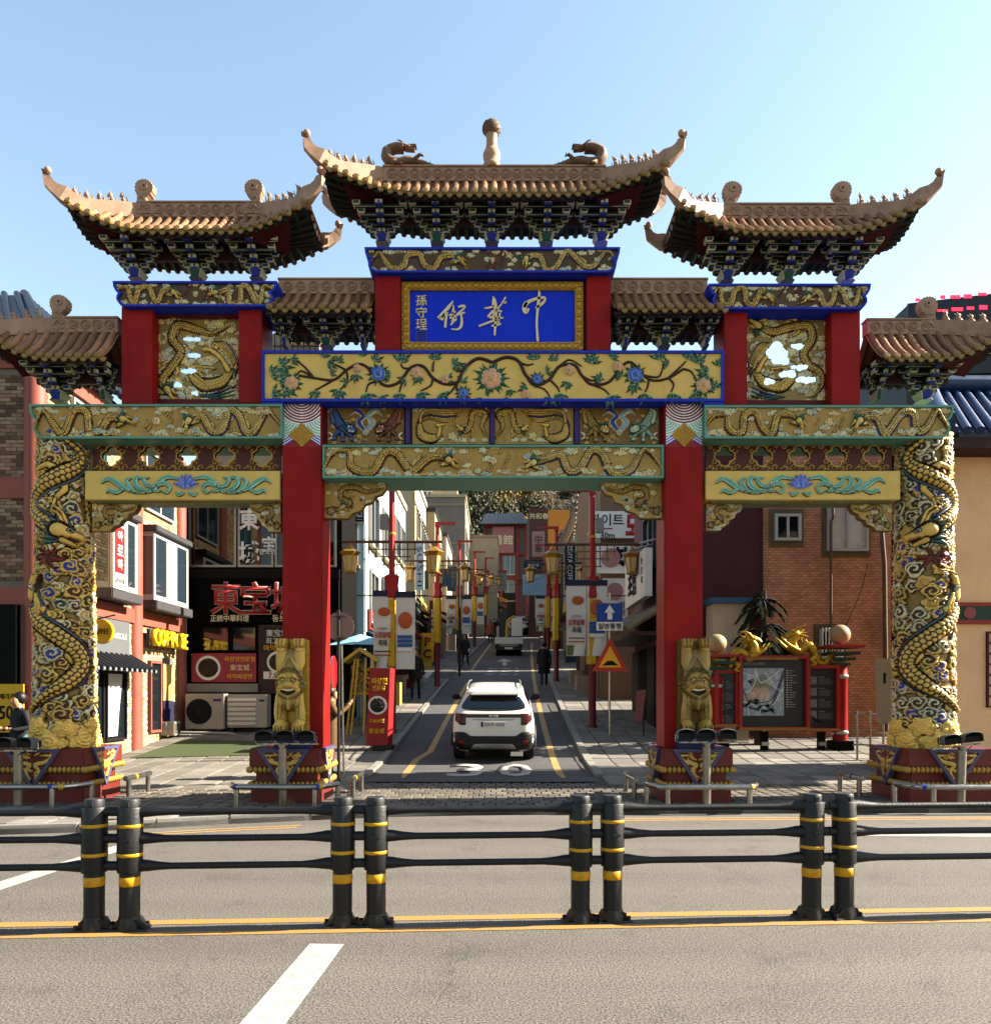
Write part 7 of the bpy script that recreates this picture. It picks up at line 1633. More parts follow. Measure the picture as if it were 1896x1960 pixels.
b = MB(); b.tube(spline([(X(1660, YK - .1), YK - .12, Z(1080, YK)), (X(1640, YK), YK - .12, Z(1140, YK)), (X(1600, YK), YK - .12, Z(1230, YK))], 6), .012, 5); b.build('cable', BLACKP, hBr)
hRec = thing('recessed_dark_building', 'dark recessed side wall between brick and tan buildings', 'building', (11, 24, 0)); box_part('wall', BLK, hRec, 10.32, 13, 22, 25.4, 0, 9.2); box_part('white_roof_strip', WHITEP, hRec, 9.8, 14.5, 21.8, 22.2, 9.2, 9.35)
hT = thing('blue_roofed_building', 'tan building with a glossy blue tiled roof', 'building', (12, 19, 0)); YT = 15.5; XT = X(1797, YT)
box_part('wall', TANW, hT, XT, 16, YT, YT + 1.4, -.1, 6.6); BLUT = mat('blue_glazed_tile', '#123f70', .4, 0, .3, 6, spec=.3, dirt=.3, ov=.15)
roof_rolls(hT, (XT + .5, YT + 1.3, 8.1), (16, YT + 1.3, 8.1), (XT - .25, YT - .7, 6.62), (16, YT - .7, 6.62), 30, BLUT, .085); 
b = MB(); b.sm = True; b.tube([(XT - .3, YT - .75, 6.8), (XT + .1, YT + .3, 7.4), (XT + .45, YT + 1.3, 8.25)], .2, 8); b.tube([(XT + .45, YT + 1.3, 8.3), (16, YT + 1.3, 8.3)], .2, 8); b.build('ridge', BLUT, hT)
box_part('eave_board', DKRED, hT, XT - .1, 16, YT - .6, YT, 6.35, 6.55)
for z0, z1, m in ((3.05, 3.12, VERM), (3.12, 3.4, DKGREEN), (3.4, 3.47, VERM)): box_part('painted_band', m, hT, XT - .02, 16, YT - .08, YT + .01, z0, z1)
b = MB(); b.sm = True; b.cyly(YT - .1, YT - .07, X(1850, YT), 3.26, .12, 16); b.build('band_rosette', mat('rosette_red', '#a8524a', .6), hT)
b = MB()
for i in range(5): b.box(X(1886, YT) + i * .13, X(1886, YT) + i * .13 + .035, YT - .05, YT, 1.4, 2.9)
for i in range(8): b.box(X(1886, YT), X(1886, YT) + .56, YT - .045, YT - .005, 1.4 + i * .21, 1.43 + i * .21)
b.build('lattice', DKRED, hT)
box_part('step', BLK, hT, XT + .1, 16, YT - .5, YT, -.1, .35)
hL = thing('dark_screen_building', 'dark block with rows of red lights on its screen', 'building', (22, 34, 0)); YL = 30.
box_part('wall', mat('dark_screen_wall', '#141826', .4), hL, X(1735, YL), 30, YL, 40, 0, Z(585, YL)); MB().hexa([(X(1735, YL), YL - .1, Z(720, YL)), (30, YL - .1, Z(700, YL)), (30, YL, Z(700, YL)), (X(1735, YL), YL, Z(720, YL)), (X(1735, YL), YL - .1, Z(583, YL)), (30, YL - .1, Z(500, YL)), (30, YL, Z(500, YL)), (X(1735, YL), YL, Z(583, YL))]).build('screen', mat('led_screen', '#0b0d18', .3), hL)
LEDM = mat('red_led', '#d02038', .4, emit=1.5, var=0); rg = random.Random(3)
for row, q in ((0, 578), (1, 602)):
    px = 1748 if row == 0 else 1765
    while px < 1930:
        w = rg.uniform(5, 22); qq = q - (px - 1735) * .08; box_part('led_bar', LEDM, hL, X(px, YL), X(px + w, YL), YL - .13, YL - .11, Z(qq + rg.uniform(1, 4), YL), Z(qq - rg.uniform(2, 5), YL)); px += w + rg.uniform(5, 14)

# ================================================================== map board with gold dragons
YM = 18.6
mb = thing('map_board', 'red framed three-panel street map board topped by two gold dragons', 'notice board', (X(1490, YM), YM, ground(YM)))
xm = lambda p: X(p, YM); zm = lambda q: Z(q, YM)
SCRN = mat('board_dark_field', '#26242a', .35, 0, .05); PRINT = mat('board_print', '#b9b7bd', .5); PRINT2 = mat('board_print_dim', '#77757c', .5)
LATT = mat('gilt_fret', '#a8702c', .45, .2, .2, 12)
for (a, b_, t, bt) in ((1366, 1412, 1282, 1392), (1410, 1545, 1255, 1398), (1541, 1604, 1273, 1400)):
    p = link('panel', None, mb, Vector((xm((a + b_) / 2), YM, zm(bt))) - wloc(mb)); big = b_ - a > 100
    o = [(xm(a), zm(t)), (xm(a), zm(bt)), (xm(b_), zm(bt)), (xm(b_), zm(t))]; i_ = inset(o, .085)
    MB().ring(o, i_, YM - (.16 if big else .1), YM + .1).build('frame', VERM, p, bevel=.01)
    box_part('field', SCRN, p, xm(a) + .05, xm(b_) - .05, YM - .02, YM + .06, zm(bt) + .05, zm(t) - .05)
    box_part('fret', LATT, p, xm(a), xm(b_), YM - (.165 if big else .105), YM - (.15 if big else .09), zm(bt) + .004, zm(bt) + .07)
    if big:
        MAPW = xm(1500) - xm(1420); x0, z0, w, h = xm(1421), zm(1370), xm(1499) - xm(1421), zm(1279) - zm(1370)
        cv = Carve(w, h, .012, np.array(c('#9aa4b2'))); cv.new('map'); rg = random.Random(2)
        for _ in range(60): cx, cy = rg.uniform(0, w), rg.uniform(0, h); cv.blob(cx, cy, rg.uniform(.03, .09), .0, np.array(c(rg.choice(('#aab2bc', '#8f9aa8', '#b4bac0', '#a2a8a4')))), np.array(c('#c2c8ce')), .9, 4, rg.uniform(0, 6), spiral=False)
        cv.blob(w * .42, h * .62, .22, 0, np.array(c('#8d8a6c')), np.array(c('#a09c80')), .9, 5, 0, spiral=False)
        for _ in range(40): cv.blob(rg.uniform(.1, .65) * w, rg.uniform(.3, .56) * h, rg.uniform(.03, .06), 0, np.array(c(rg.choice(('#c9a184', '#d2b090', '#b99a80')))), np.array(c('#d8c4ac')), .85, 4, spiral=False)
        for st, col, r_ in (([(0, .22), (.3, .14), (.62, .1), (.75, .3), (.98, .85)], '#4a5260', .03), ([(.0, .55), (.1, .35), (.2, .28), (.5, .28), (.75, .4), (1, .95)], '#3d434c', .014), ([(.0, .3), (.4, .2), (.7, .2), (1, .6)], '#d6dae0', .01), ([(.3, 1), (.35, .8), (.5, .7), (.9, .95)], '#dde0e4', .009), ([(.5, .75), (.95, .5)], '#d6dae0', .008), ([(.15, 0), (.12, .2)], '#d6dae0', .008), ([(.4, 0), (.42, .13)], '#d6dae0', .008), ([(.55, .9), (.8, .6)], '#d6dae0', .007), ([(.0, .9), (.3, .8), (.2, .55), (.05, .5)], '#d6dae0', .008)): cv.stroke(spline([(u * w, v * h) for u, v in st], 6), r_, .0, np.array(c(col)), None)
        cv.to_mesh(p, lambda x, y, hh: (x0 + x, np.full_like(x, YM - .026) - hh * 0, z0 + y), prefix='street_')
        letters('인천차이나타운 관광안내', p, PRINT, xm(1441), YM - .022, zm(1271), w=xm(1462) - xm(1421), h=.07)
        b = MB()
        for k in range(16): z = zm(1284 + k * 4.6); b.box(xm(1504), xm(1506.5), YM - .026, YM - .02, z - .018, z + .018); b.box(xm(1508), xm(1508 + rg.uniform(5, 16)), YM - .026, YM - .02, z - .006, z + .006)
        b.build('legend', PRINT, p)
        box_part('fret', LATT, p, xm(1425), xm(1522), YM - .165, YM - .155, zm(1264), zm(1258.5))
    else:
        rg = random.Random(int(a)); b = MB(); b2 = MB(); wd = b_ - a
        for k in range(4):
            q = t + 22 + k * 22; b2.box(xm(a + 8), xm(a + 8 + wd * .2), YM - .026, YM - .02, zm(q + 15), zm(q)); b.box(xm(a + 12 + wd * .2), xm(a + 12 + wd * .38), YM - .026, YM - .02, zm(q + 2), zm(q))
            for j in range(6): b.box(xm(a + 12 + wd * .2), xm(a + wd * rg.uniform(.7, .86)), YM - .026, YM - .02, zm(q + 5 + j * 2), zm(q + 4.2 + j * 2))
        b.build('print_lines', PRINT2, p); b2.build('print_pictures', mat('board_photo', '#8c8a86', .5, 0, .6, 20), p)
for px in (1462, 1571): 
    box_part('foot', BLK, mb, xm(px - 6), xm(px + 6), YM - .08, YM + .08, ground(YM) - .1, zm(1400)); box_part('foot_cap', STEEL, mb, xm(px - 7), xm(px + 7), YM - .1, YM - .08, zm(1427), zm(1420))
def gold_dragon(base, flip, label):
    b = MB(); b.sm = True; f = -1 if flip else 1
    P_ = lambda x, z, y=0: (base[0] + f * x * .88, base[1] + y * .88, base[2] + z * .88)
    body = spline([P_(1.05, .2), P_(.92, .02), P_(.72, .05), P_(.62, .3), P_(.5, .47), P_(.34, .42), P_(.2, .3), P_(.08, .42), P_(.05, .6), P_(.14, .74)], 6); n = len(body)
    b.tube(body, [.035 + .075 * min(1, i / (n * .35)) for i in range(n)], 10)
    b.ball(P_(.1, .8), .12, 12, 8, (1.2, .8, .9)); b.tube([P_(.1, .8), P_(-.06, .78), P_(-.12, .72)], [.09, .07, .05], 8); b.tube([P_(.06, .72), P_(-.06, .68)], [.05, .03], 7)
    for s_ in (-1, 1):
        b.tube(spline([P_(.12, .86, s_ * .06), P_(.25, .98, s_ * .09), P_(.4, 1.02, s_ * .1)], 4), [.03] * 4 + [.02] * 3 + [.008] * 2, 6)
        b.tube(spline([P_(.2, .34, s_ * .08), P_(.02, .4, s_ * .2), P_(-.14, .5, s_ * .2), P_(-.24, .62, s_ * .18)], 4), [.06] * 5 + [.045] * 5 + [.03] * 3, 7)
        for k in (-1, 0, 1): b.tube([P_(-.24, .62, s_ * .18), P_(-.32, .64 + k * .07, s_ * .18 + k * .03)], [.025, .006], 5)
        b.tube(spline([P_(.66, .2, s_ * .07), P_(.52, .1, s_ * .15), P_(.6, -.02, s_ * .16), P_(.5, -.06, s_ * .16)], 4), [.06] * 5 + [.04] * 5 + [.025] * 3, 7)
    b.sm = False
    for i in range(8): a = -1.2 + i * .5; b.tube([P_(.2, .78), P_(.26 + .22 * math.cos(a), .76 + .24 * math.sin(a), .08 * math.sin(i * 2))], [.05, .006], 5)
    for i in range(9): a = -.9 + i * .3; b.tube([P_(1.02, .15), P_(1.05 + .28 * math.cos(a), .22 + .3 * math.sin(a), .04 * math.sin(i * 2))], [.045, .005], 5)
    for i in range(5, n - 6, 2): p = Vector(body[i]); q = Vector(body[i + 1]); t = (q - p).normalized(); nn = Vector((-t.z, 0, t.x)) * f; nn = nn if i > 0 else nn; b.tube([p, p - nn * .17 + t * .04], [.035, .004], 4)
    o = b.build('gold_dragon', mat('bright_gold', '#c9a02e', .35, .6, .2, 12), mb); o['label'] = label
gold_dragon((xm(1512), YM - .02, zm(1257) - .16), False, 'gold dragon rearing at the wide end of the map board'); gold_dragon((xm(1446), YM - .02, zm(1265) - .2), True, 'gold dragon near the red pillar on the map board')
def globe_post(px, pyg, pyb, label):
    y = YM + .1; x = X(px, y); s = thing('globe_lamp_post', label, 'lamp post', (x, y, ground(y)), 'globe lamp posts at the map board'); zg = Z(pyg, y)
    b = MB(); b.sm = True; b.lathe([(.17, .55), (.17, zg - 1.15), (.2, zg - 1.1), (.17, zg - 1.05), (.15, zg - .85)], x, y, 16); b.build('post', RED, s)
    box_part('base', BLK, s, x - .24, x + .24, y - .24, y + .24, ground(y) - .1, .56, .02)
    for z in (.7, zg - 1.15): b = MB(); b.sm = True; b.lathe([(.175, z), (.2, z + .03), (.2, z + .07), (.175, z + .1)], x, y, 16); b.build('ring', STEEL, s)
    b = MB()
    for k in range(3): w = .18 + .08 * k; b.box(x - w, x + w, y - w, y + w, zg - .85 + k * .13, zg - .78 + k * .13)
    b.build('capital', DKGREEN, s); box_part('collar', VERM, s, x - .42, x + .42, y - .42, y + .42, zg - .43, zg - .36, .01)
    b = MB(); b.sm = True; b.ball((x, y, zg - .1), .24, 20, 14); b.build('globe', mat('opal_globe', '#b49c72', .6, 0, .08, spec=.2), s)
globe_post(1607, 1207, 1425, 'globe lamp post at the wide end of the map board'); globe_post(1371, 1225, 1425, 'globe lamp post half hidden by the red pillar')
ub = thing('utility_box', 'tall beige utility box on a leaning pole beside the dragon column', 'utility box', (X(1693, 16.8), 16.8, 0)); MB().hexa([(X(1683, 16.8), 16.7, Z(1385, 16.8)), (X(1706, 16.8), 16.7, Z(1384, 16.8)), (X(1706, 16.8), 16.95, Z(1384, 16.8)), (X(1683, 16.8), 16.95, Z(1385, 16.8)), (X(1679, 16.8), 16.7, Z(1262, 16.8)), (X(1703, 16.8), 16.7, Z(1260, 16.8)), (X(1703, 16.8), 16.95, Z(1260, 16.8)), (X(1679, 16.8), 16.95, Z(1262, 16.8))]).build('box', mat('beige_box', '#b9a184', .5, 0, .1), ub, bevel=.01); MB().tube([(X(1722, 17), 17, 0), (X(1714, 17), 17, 5.6)], .05, 10).build('pole', mat('beige_pole', '#b39c80', .5, 0, .1), ub); box_part('slot', DARK, ub, X(1690, 16.7), X(1694, 16.7), 16.68, 16.7, Z(1308, 16.7), Z(1288, 16.7))
fr_ = thing('hand_rail', 'dark steel hand rail beside the map board', 'railing', (X(1660, 17.4), 17.4, 0))
for px in (1640, 1665, 1690): MB().tube([(X(px, 17.4), 17.4, ground(17.4)), (X(px, 17.4), 17.4, Z(1360, 17.4))], .025, 8).build('upright', STEEL, fr_)
for q in (1365, 1400, 1425): MB().tube([(X(1632, 17.4), 17.4, Z(q, 17.4)), (X(1716, 17.4), 17.4, Z(q + 4, 17.4))], .02, 8).build('bar', STEEL, fr_)
# ================================================================== lantern lamp posts
LAMPR = mat('lamp_post_red', '#b5241e', .45, 0, .12, 3, dirt=.15); LAMPD = mat('lamp_post_dark_red', '#7c1a1c', .5, 0, .12, 3, dirt=.15); YSLV = mat('embossed_yellow', '#d9a81e', .45, .1, .3, 25, .6, 30); BRASS = mat('lattice_brass', '#8d6a2e', .45, .4, .15); LANT = mat('lantern_shade', '#d9b878', .6, 0, .1, 6); LGOLD = mat('lantern_gold', '#b8892c', .4, .4, .15)
def lamp_proto(flip, label):
    s = thing('lantern_post', label, 'street lamp', (0, 0, 0), 'lantern lamp posts up the street')
    b = MB(); b.sm = True; b.lathe([(.14, -.1), (.14, .06), (.11, .08), (.11, 1.75)], 0, 0, 14); b.build('lower_pole', LAMPD, s)
    b = MB(); b.lathe([(.15, 1.75), (.17, 1.78), (.17, 3.55), (.15, 3.6)], 0, 0, 6); b.build('yellow_sleeve', YSLV, s)
    b = MB(); b.lathe([(.17, 3.6), (.2, 3.66), (.17, 3.95), (.2, 4.2), (.12, 4.25)], 0, 0, 6); b.build('collar', LAMPR, s)
    b = MB(); b.lathe([(.085, 4.25), (.08, 6.6)], 0, 0, 10); b.box(-.09, .09, -.09, .09, 6.5, 6.7); b.box((-.75 if flip else 0), (0 if flip else .75), -.05, .05, 6.6, 6.7); b.build('upper_pole', LAMPR, s)
    b = MB(); b.sm = True; b.lathe([(.09, 5.3), (.105, 5.33), (.09, 5.36)], 0, 0, 12); b.build('ring', YSLV, s)
    b = MB(); b.sm = True; b.tube([(-1.35, 0, 5.12), (1.35, 0, 5.12)], .04, 10); b.build('crossbeam', mat('crossbeam_bronze', '#6e4a34', .45, .2, .15), s)
    b = MB()
    for sx in (-1, 1):
        for x in (.22, .42, .62): b.box(sx * x - .015, sx * x + .015, -.015, .015, 4.5 + (x - .22) * .7, 5.1)
        for z, w in ((4.92, .68), (4.72, .5), (4.5, .28)): b.box(min(sx * .06, sx * w), max(sx * .06, sx * w), -.014, .014, z - .015, z + .015)
    b.build('lattice', BRASS, s)
    for sx in (-1, 1):
        l = link('lantern', None, s, (sx * 1.12, 0, 4.3)); x = sx * 1.12
        b = MB(); b.lathe([(.13, 4.34), (.19, 4.74), (.0, 4.75)], x, 0, 6, False); b.build('shade', LANT, l)
        b = MB(); b.lathe([(.2, 4.74), (.29, 4.84), (.2, 4.9), (.09, 4.96), (.06, 5.0), (.03, 5.1)], x, 0, 6); b.lathe([(.16, 4.28), (.17, 4.31), (.13, 4.35)], x, 0, 6)
        for k in range(6): a = k * math.pi / 3; b.tube([(x + .133 * math.cos(a), .133 * math.sin(a), 4.33), (x + .195 * math.cos(a), .195 * math.sin(a), 4.75)], .014, 5)
        b.build('lantern_frame', LGOLD, l)
    b = MB(); b.sm = True; b.tube([(-.95, 0, 3.68), (.95, 0, 3.68)], .016, 6); b.build('banner_rod', DKSTEEL, s)
    box_part('control_box', mat('control_box_grey', '#9a9894', .5), s, (.1 if flip else -.32), (.32 if flip else -.1), -.08, .08, 5.45, 5.85)
    return s
LPL = lamp_proto(False, 'nearest lantern post on the sunlit pavement'); note_kids(LPL); LPR = lamp_proto(True, 'nearest lantern post on the shaded pavement'); note_kids(LPR)
LPL.location = (X(750, 21), 21, ground(21)); LPR.location = (X(1133, 22), 22, ground(22))
labL = ['second lantern post up the sunlit pavement', 'third lantern post up the sunlit pavement', 'fourth lantern post up the sunlit pavement', 'farthest lantern post up the sunlit pavement']
labR = ['second lantern post up the shaded pavement', 'third lantern post up the shaded pavement', 'fourth lantern post up the shaded pavement', 'farthest lantern post up the shaded pavement']
for k, y in enumerate((32, 43, 55, 67)): copy_tree(LPL, None, (road_c(y) - 2.45, y, ground(y)), None, labL[k])
for k, y in enumerate((34, 46, 58, 69)): copy_tree(LPR, None, (road_c(y) + 2.5, y, ground(y)), None, labR[k])
# festival banners hung on the posts
BANW = mat('banner_cloth', '#dedbd2', .8, 0, .06, 2); KIM = mat('kimchi_orange', '#c8602a', .6, 0, .45, 30); BBLUE = mat('banner_blue', '#2c5ea8', .6); BNVY = mat('banner_hem', '#232c4c', .7); BRED = mat('banner_red_print', '#c23428', .6); BGRN = mat('banner_leaf', '#6e7d4a', .7, 0, .4, 30)
def banner(x, y, zt, kind, label, w=.52, h=2.05):
    s = thing('festival_banner', label, 'banner', (x, y, zt - h), 'festival banners on the lantern posts'); b = MB(); b.sm = True; vs = []; n, m_ = 8, 12
    wav = lambda u, v: .035 * math.sin(u * 5 + v * 2.5 + x) * v
    for j in range(m_ + 1):
        for i in range(n + 1): u, v = i / n, j / m_; vs.append((x + (u - .5) * w * (1 - .04 * v), y - wav(u, v), zt - v * h))
    nv = len(vs); vs2 = [(p[0], p[1] + .012, p[2]) for p in vs]
    fs = [(j * (n + 1) + i, (j + 1) * (n + 1) + i, (j + 1) * (n + 1) + i + 1, j * (n + 1) + i + 1) for j in range(m_) for i in range(n)]; b.add(vs, fs); b.add(vs2, [f[::-1] for f in fs]); b.build('cloth', BANW, s)
    box_part('hem', BNVY, s, x - w / 2 - .01, x + w / 2 + .01, y - .02, y + .025, zt - .14, zt + .02)
    yy = y - .055
    if kind:
        b = MB(); b.sm = True; b.ball((x, yy + .02, zt - .75), .19, 14, 8, (1, .15, 1.2)); b.build('picture', KIM, s)
        for k in range(4): box_part('print_block', BBLUE if k < 3 else WHITEP, s, x - w * .4, x + w * .36, yy - .001 * k, yy + .01, zt - 1.24 - k * .11, zt - 1.15 - k * .11)
    else:
        b = MB(); b.sm = True; b.ball((x + .04, yy + .02, zt - .55), .14, 14, 8, (1.2, .15, .85)); b.build('picture', KIM, s)
        letters('인천광역시', s, DKSTEEL, x, yy, zt - 1.0, w=w * .5, h=.06); letters('김장문화', s, BRED, x, yy, zt - 1.17, w=w * .84, h=.17, bold=.03); letters('축제', s, DKSTEEL, x, yy, zt - 1.38, w=w * .44, h=.17, bold=.02)
        for k in range(2): box_part('print_line', DKSTEEL if not k else BRED, s, x - w * .4, x + w * .4, yy, yy + .01, zt - 1.62 - k * .1, zt - 1.59 - k * .1)
    MB().box(x - w * .46, x + w * .46, y - .005, y + .014, zt - h + .02, zt - h + .3).build('leaf_print', BGRN, s) if not kind else None
    return s
banner(X(733, 20.9), 20.86, Z(1132, 20.9), 0, 'festival banner with red lettering on the nearest sunlit post'); banner(X(776, 20.9), 20.86, Z(1134, 20.9), 1, 'festival banner with orange picture on the nearest sunlit post')
banner(X(1102, 21.9), 21.86, Z(1112, 21.9), 0, 'festival banner with red lettering on the nearest shaded post', w=.56, h=2.1); banner(X(1142, 21.9), 21.86, Z(1112, 21.9), 1, 'festival banner with orange picture on the nearest shaded post', w=.56, h=2.1)
for k, (y, sd) in enumerate(((43, -1), (55, -1), (46, 1), (58, 1))):
    for j in (0, 1): banner(road_c(y) + sd * 2.47 + (-.42 if j == 0 else .42), y - .03, ground(y) + 3.62, j, 'small %s banner on the %s post up the %s pavement' % (('red lettered', 'orange pictured')[j], ('third', 'fourth')[k % 2], ('sunlit', 'shaded')[sd > 0]))
# ================================================================== traffic signs
def sign_pole(px, y, ztop, label, m=STEEL, r_=.035):
    x = X(px, y); s = thing('traffic_sign', label, 'traffic sign', (x, y, ground(y))); b = MB(); b.sm = True; b.tube([(x, y, ground(y) - .1), (x, y, ztop)], r_, 10); b.build('pole', m, s); return s, x
s, x = sign_pole(1166, 20.6, Z(1135, 20.6), 'pole with blue one-way arrow sign and triangular hump warning'); y = 20.55; xx = lambda p: X(p, y); zz = lambda q: Z(q, y)
box_part('blue_plate', mat('traffic_blue', '#1248a0', .4, 0, .04), s, xx(1141), xx(1191), y - .03, y, zz(1190), zz(1155), .004); b = MB(); b.box(x - .06, x + .06, y - .036, y - .028, zz(1186), zz(1172)); b.prism([(xx(1166), zz(1158)), (xx(1156), zz(1173)), (xx(1176), zz(1173))], y - .036, y - .028); b.build('arrow', WHITEP, s)
box_part('text_plate', WHITEP, s, xx(1141), xx(1191), y - .03, y, zz(1207), zz(1191)); letters('일방통행', s, DKSTEEL, xx(1166), y - .032, zz(1199), w=.6, h=.16, bold=.015)
tri = [(xx(1133), zz(1285)), (xx(1201), zz(1285)), (xx(1167), zz(1221))]
MB().prism(tri, y - .03, y).build('red_triangle', mat('traffic_red', '#c22a14', .4), s, bevel=.004); MB().prism(inset(tri, .1), y - .036, y - .03).build('amber_field', mat('traffic_amber', '#eaa40c', .4), s); b = MB(); b.prism([(xx(1150), zz(1274)), (xx(1184), zz(1274)), (xx(1180), zz(1272)), (xx(1172), zz(1265)), (xx(1162), zz(1265)), (xx(1154), zz(1272))], y - .042, y - .036); b.build('hump_symbol', DARK, s)
s, x = sign_pole(648, 14.3, Z(1168, 14.3), 'dark pole with the back of a round sign by the red pillar', DKSTEEL, .03); y = 14.3
b = MB(); b.sm = True; b.cyly(y + .02, y + .03, X(649, y), Z(1199, y), .265, 28); b.build('round_back', mat('sign_back_pink', '#b08a86', .5, .2, .1), s)
for q in (1178, 1220): box_part('clamp', STEEL, s, X(636, y), X(662, y), y - .04, y + .02, Z(q + 1, y), Z(q - 1, y))
b = MB(); b.sm = True; b.tube([(X(640, y) - .01, y - .1, Z(1287, y)), (X(640, y) + .012, y - .1, Z(1287, y))], .29, 24); o = b.build('side_sign', WHITEP, s); b = MB(); b.sm = True; b.tube([(X(640, y) + .012, y - .1, Z(1287, y)), (X(640, y) + .018, y - .1, Z(1287, y))], .3, 24); b.build('side_sign_rim', RLET, s)
MB().tube([(X(656, y), y + .1, ground(y)), (X(652, y), y + .1, Z(1235, y))], .018, 8).build('thin_pole', STEEL, s)
# red stand banner
y = 18.5; s = thing('stand_banner', 'red stand banner advertising noodles at the pavement edge', 'banner', (X(724, y), y, ground(y))); zb, zt = Z(1428, y), Z(1279, y)
b = MB(); q = [(X(700, y), zb), (X(742, y), zb), (X(747, y), zt), (X(708, y), zt)]; vs = [(p[0], y - .05, p[1]) for p in q] + [(p[0] + .06, y + .35, p[1]) for p in q]; b.hexa([vs[0], vs[1], vs[5], vs[4], vs[3], vs[2], vs[6], vs[7]]); b.build('sheet', mat('stand_red', '#a81f22', .5, 0, .1, 3), s)
letters('짜장면', s, YELLOWR, X(726, y), y - .052, Z(1304, y), w=.38, h=.16, bold=.03); letters('전문점', s, YELLOWR, X(725, y), y - .052, Z(1317, y), w=.3, h=.12, bold=.02); noodles(s, X(723, y), y - .055, Z(1350, y), .22, 4); letters('7,000원', s, YELLOWR, X(722, y), y - .052, Z(1380, y), w=.34, h=.1, bold=.02); letters('東宝城', s, YELLOWR, X(721, y), y - .052, Z(1399, y), w=.36, h=.12)
box_part('weight', BLACKP, s, X(713, y), X(752, y), y - .1, y + .45, ground(y), zb + .02, .02)
s = thing('parasol', 'pale blue stall parasol behind the round sign', 'parasol', (X(690, 22.3), 22.3, ground(22.3))); b = MB(); b.lathe([(1.1, Z(1238, 22.3)), (.6, Z(1226, 22.3)), (.02, Z(1214, 22.3))], X(690, 22.3), 22.3, 8, False); b.build('canopy', mat('parasol_blue', '#8fc4da', .7, 0, .06), s); MB().tube([(X(690, 22.3), 22.3, ground(22.3)), (X(690, 22.3), 22.3, Z(1214, 22.3))], .025, 8).build('pole', STEEL, s)
s = thing('yellow_stall', 'small yellow slatted stall with a pitched roof beside the stand banner', 'stall', (X(690, 20.8), 20.8, ground(20.8))); y = 20.8; YW = mat('stall_yellow', '#d0a93a', .6, 0, .1)
roof = MB(); roof.hexa([(X(663, y), y - .4, Z(1270, y)), (X(692, y), y - .4, Z(1248, y)), (X(692, y), y + .4, Z(1248, y)), (X(663, y), y + .4, Z(1270, y)), (X(663, y), y - .4, Z(1263, y)), (X(692, y), y - .4, Z(1241, y)), (X(692, y), y + .4, Z(1241, y)), (X(663, y), y + .4, Z(1263, y))]); roof.hexa([(X(692, y), y - .4, Z(1248, y)), (X(724, y), y - .4, Z(1268, y)), (X(724, y), y + .4, Z(1268, y)), (X(692, y), y + .4, Z(1248, y)), (X(692, y), y - .4, Z(1241, y)), (X(724, y), y - .4, Z(1261, y)), (X(724, y), y + .4, Z(1261, y)), (X(692, y), y + .4, Z(1241, y))]); roof.build('roof', YW, s)
for a, b_ in ((668, 684), (676, 690), (700, 704), (716, 718)): MB().tube([(X(a, y), y - .35, ground(y)), (X(b_, y), y - .35, Z(1262, y))], .03, 6).build('leg', YW, s)
box_part('shelf', YW, s, X(676, y), X(716, y), y - .3, y + .3, Z(1330, y), Z(1325, y)); rg = random.Random(6); b = MB()
for _ in range(60): p = (rg.uniform(X(678, y), X(712, y)), y - .25 + rg.uniform(-.1, .1), rg.uniform(Z(1322, y), Z(1275, y))); b.ball(p, .05, 6, 4, (1, .6, 1.2))
b.build('hanging_goods', mat('gold_foil', '#b98f4a', .3, .6, .5, 30), s)
s = thing('yellow_menu_sign', 'narrow yellow menu sign behind the red pillar', 'sign', (X(627, 17.5), 17.5, .3)); box_part('sheet', MATS['sign_yellow'], s, X(618, 17.5), X(641, 17.5), 17.5, 17.56, Z(1360, 17.5), Z(1282, 17.5))
for q in (1305, 1330): b = MB(); b.sm = True; b.cyly(17.48, 17.5, X(634, 17.5), Z(q, 17.5), .09, 14); b.build('picture', mat('violet_print', '#6a3a4a', .5), s)
s = thing('pavement_flyer_stand', 'faded red flyer stand before the shaded shops', 'sign', (X(1222, 20.4), 20.4, ground(20.4))); MB().hexa([(X(1214, 20.4), 20.4, Z(1380, 20.4)), (X(1228, 20.4), 20.4, Z(1382, 20.4)), (X(1230, 20.4), 20.5, Z(1382, 20.4)), (X(1216, 20.4), 20.5, Z(1380, 20.4)), (X(1218, 20.4), 20.4, Z(1322, 20.4)), (X(1236, 20.4), 20.4, Z(1320, 20.4)), (X(1238, 20.4), 20.45, Z(1320, 20.4)), (X(1220, 20.4), 20.45, Z(1322, 20.4))]).build('sheet', mat('faded_flyer', '#9a5650', .6, 0, .4, 12), s); MB().tube([(X(1232, 20.4), 20.46, ground(20.4)), (X(1232, 20.4), 20.46, Z(1325, 20.4))], .02, 6).build('stake', DKSTEEL, s)
for k, (px, q, y, lab) in enumerate(((810, 1260, 33.5, 'yellow and red cafe board by the side street'),)):
    s = signboard('cafe_board', lab, 806, 830, 1212, 1268, y, MATS['sign_yellow']); letters('PC', s, RLET, X(818, y), y - .125, Z(1240, y), h=.9, w=.35, vertical=True, bold=.03)
pc = thing('dark_pole', 'thin black utility pole on the sunlit pavement', 'pole', (X(879, 36), 36, ground(36))); MB().tube([(X(879, 36), 36, ground(36)), (X(879, 36), 36, ground(36) + 5.2)], .06, 10).build('shaft', BLACKP, pc)
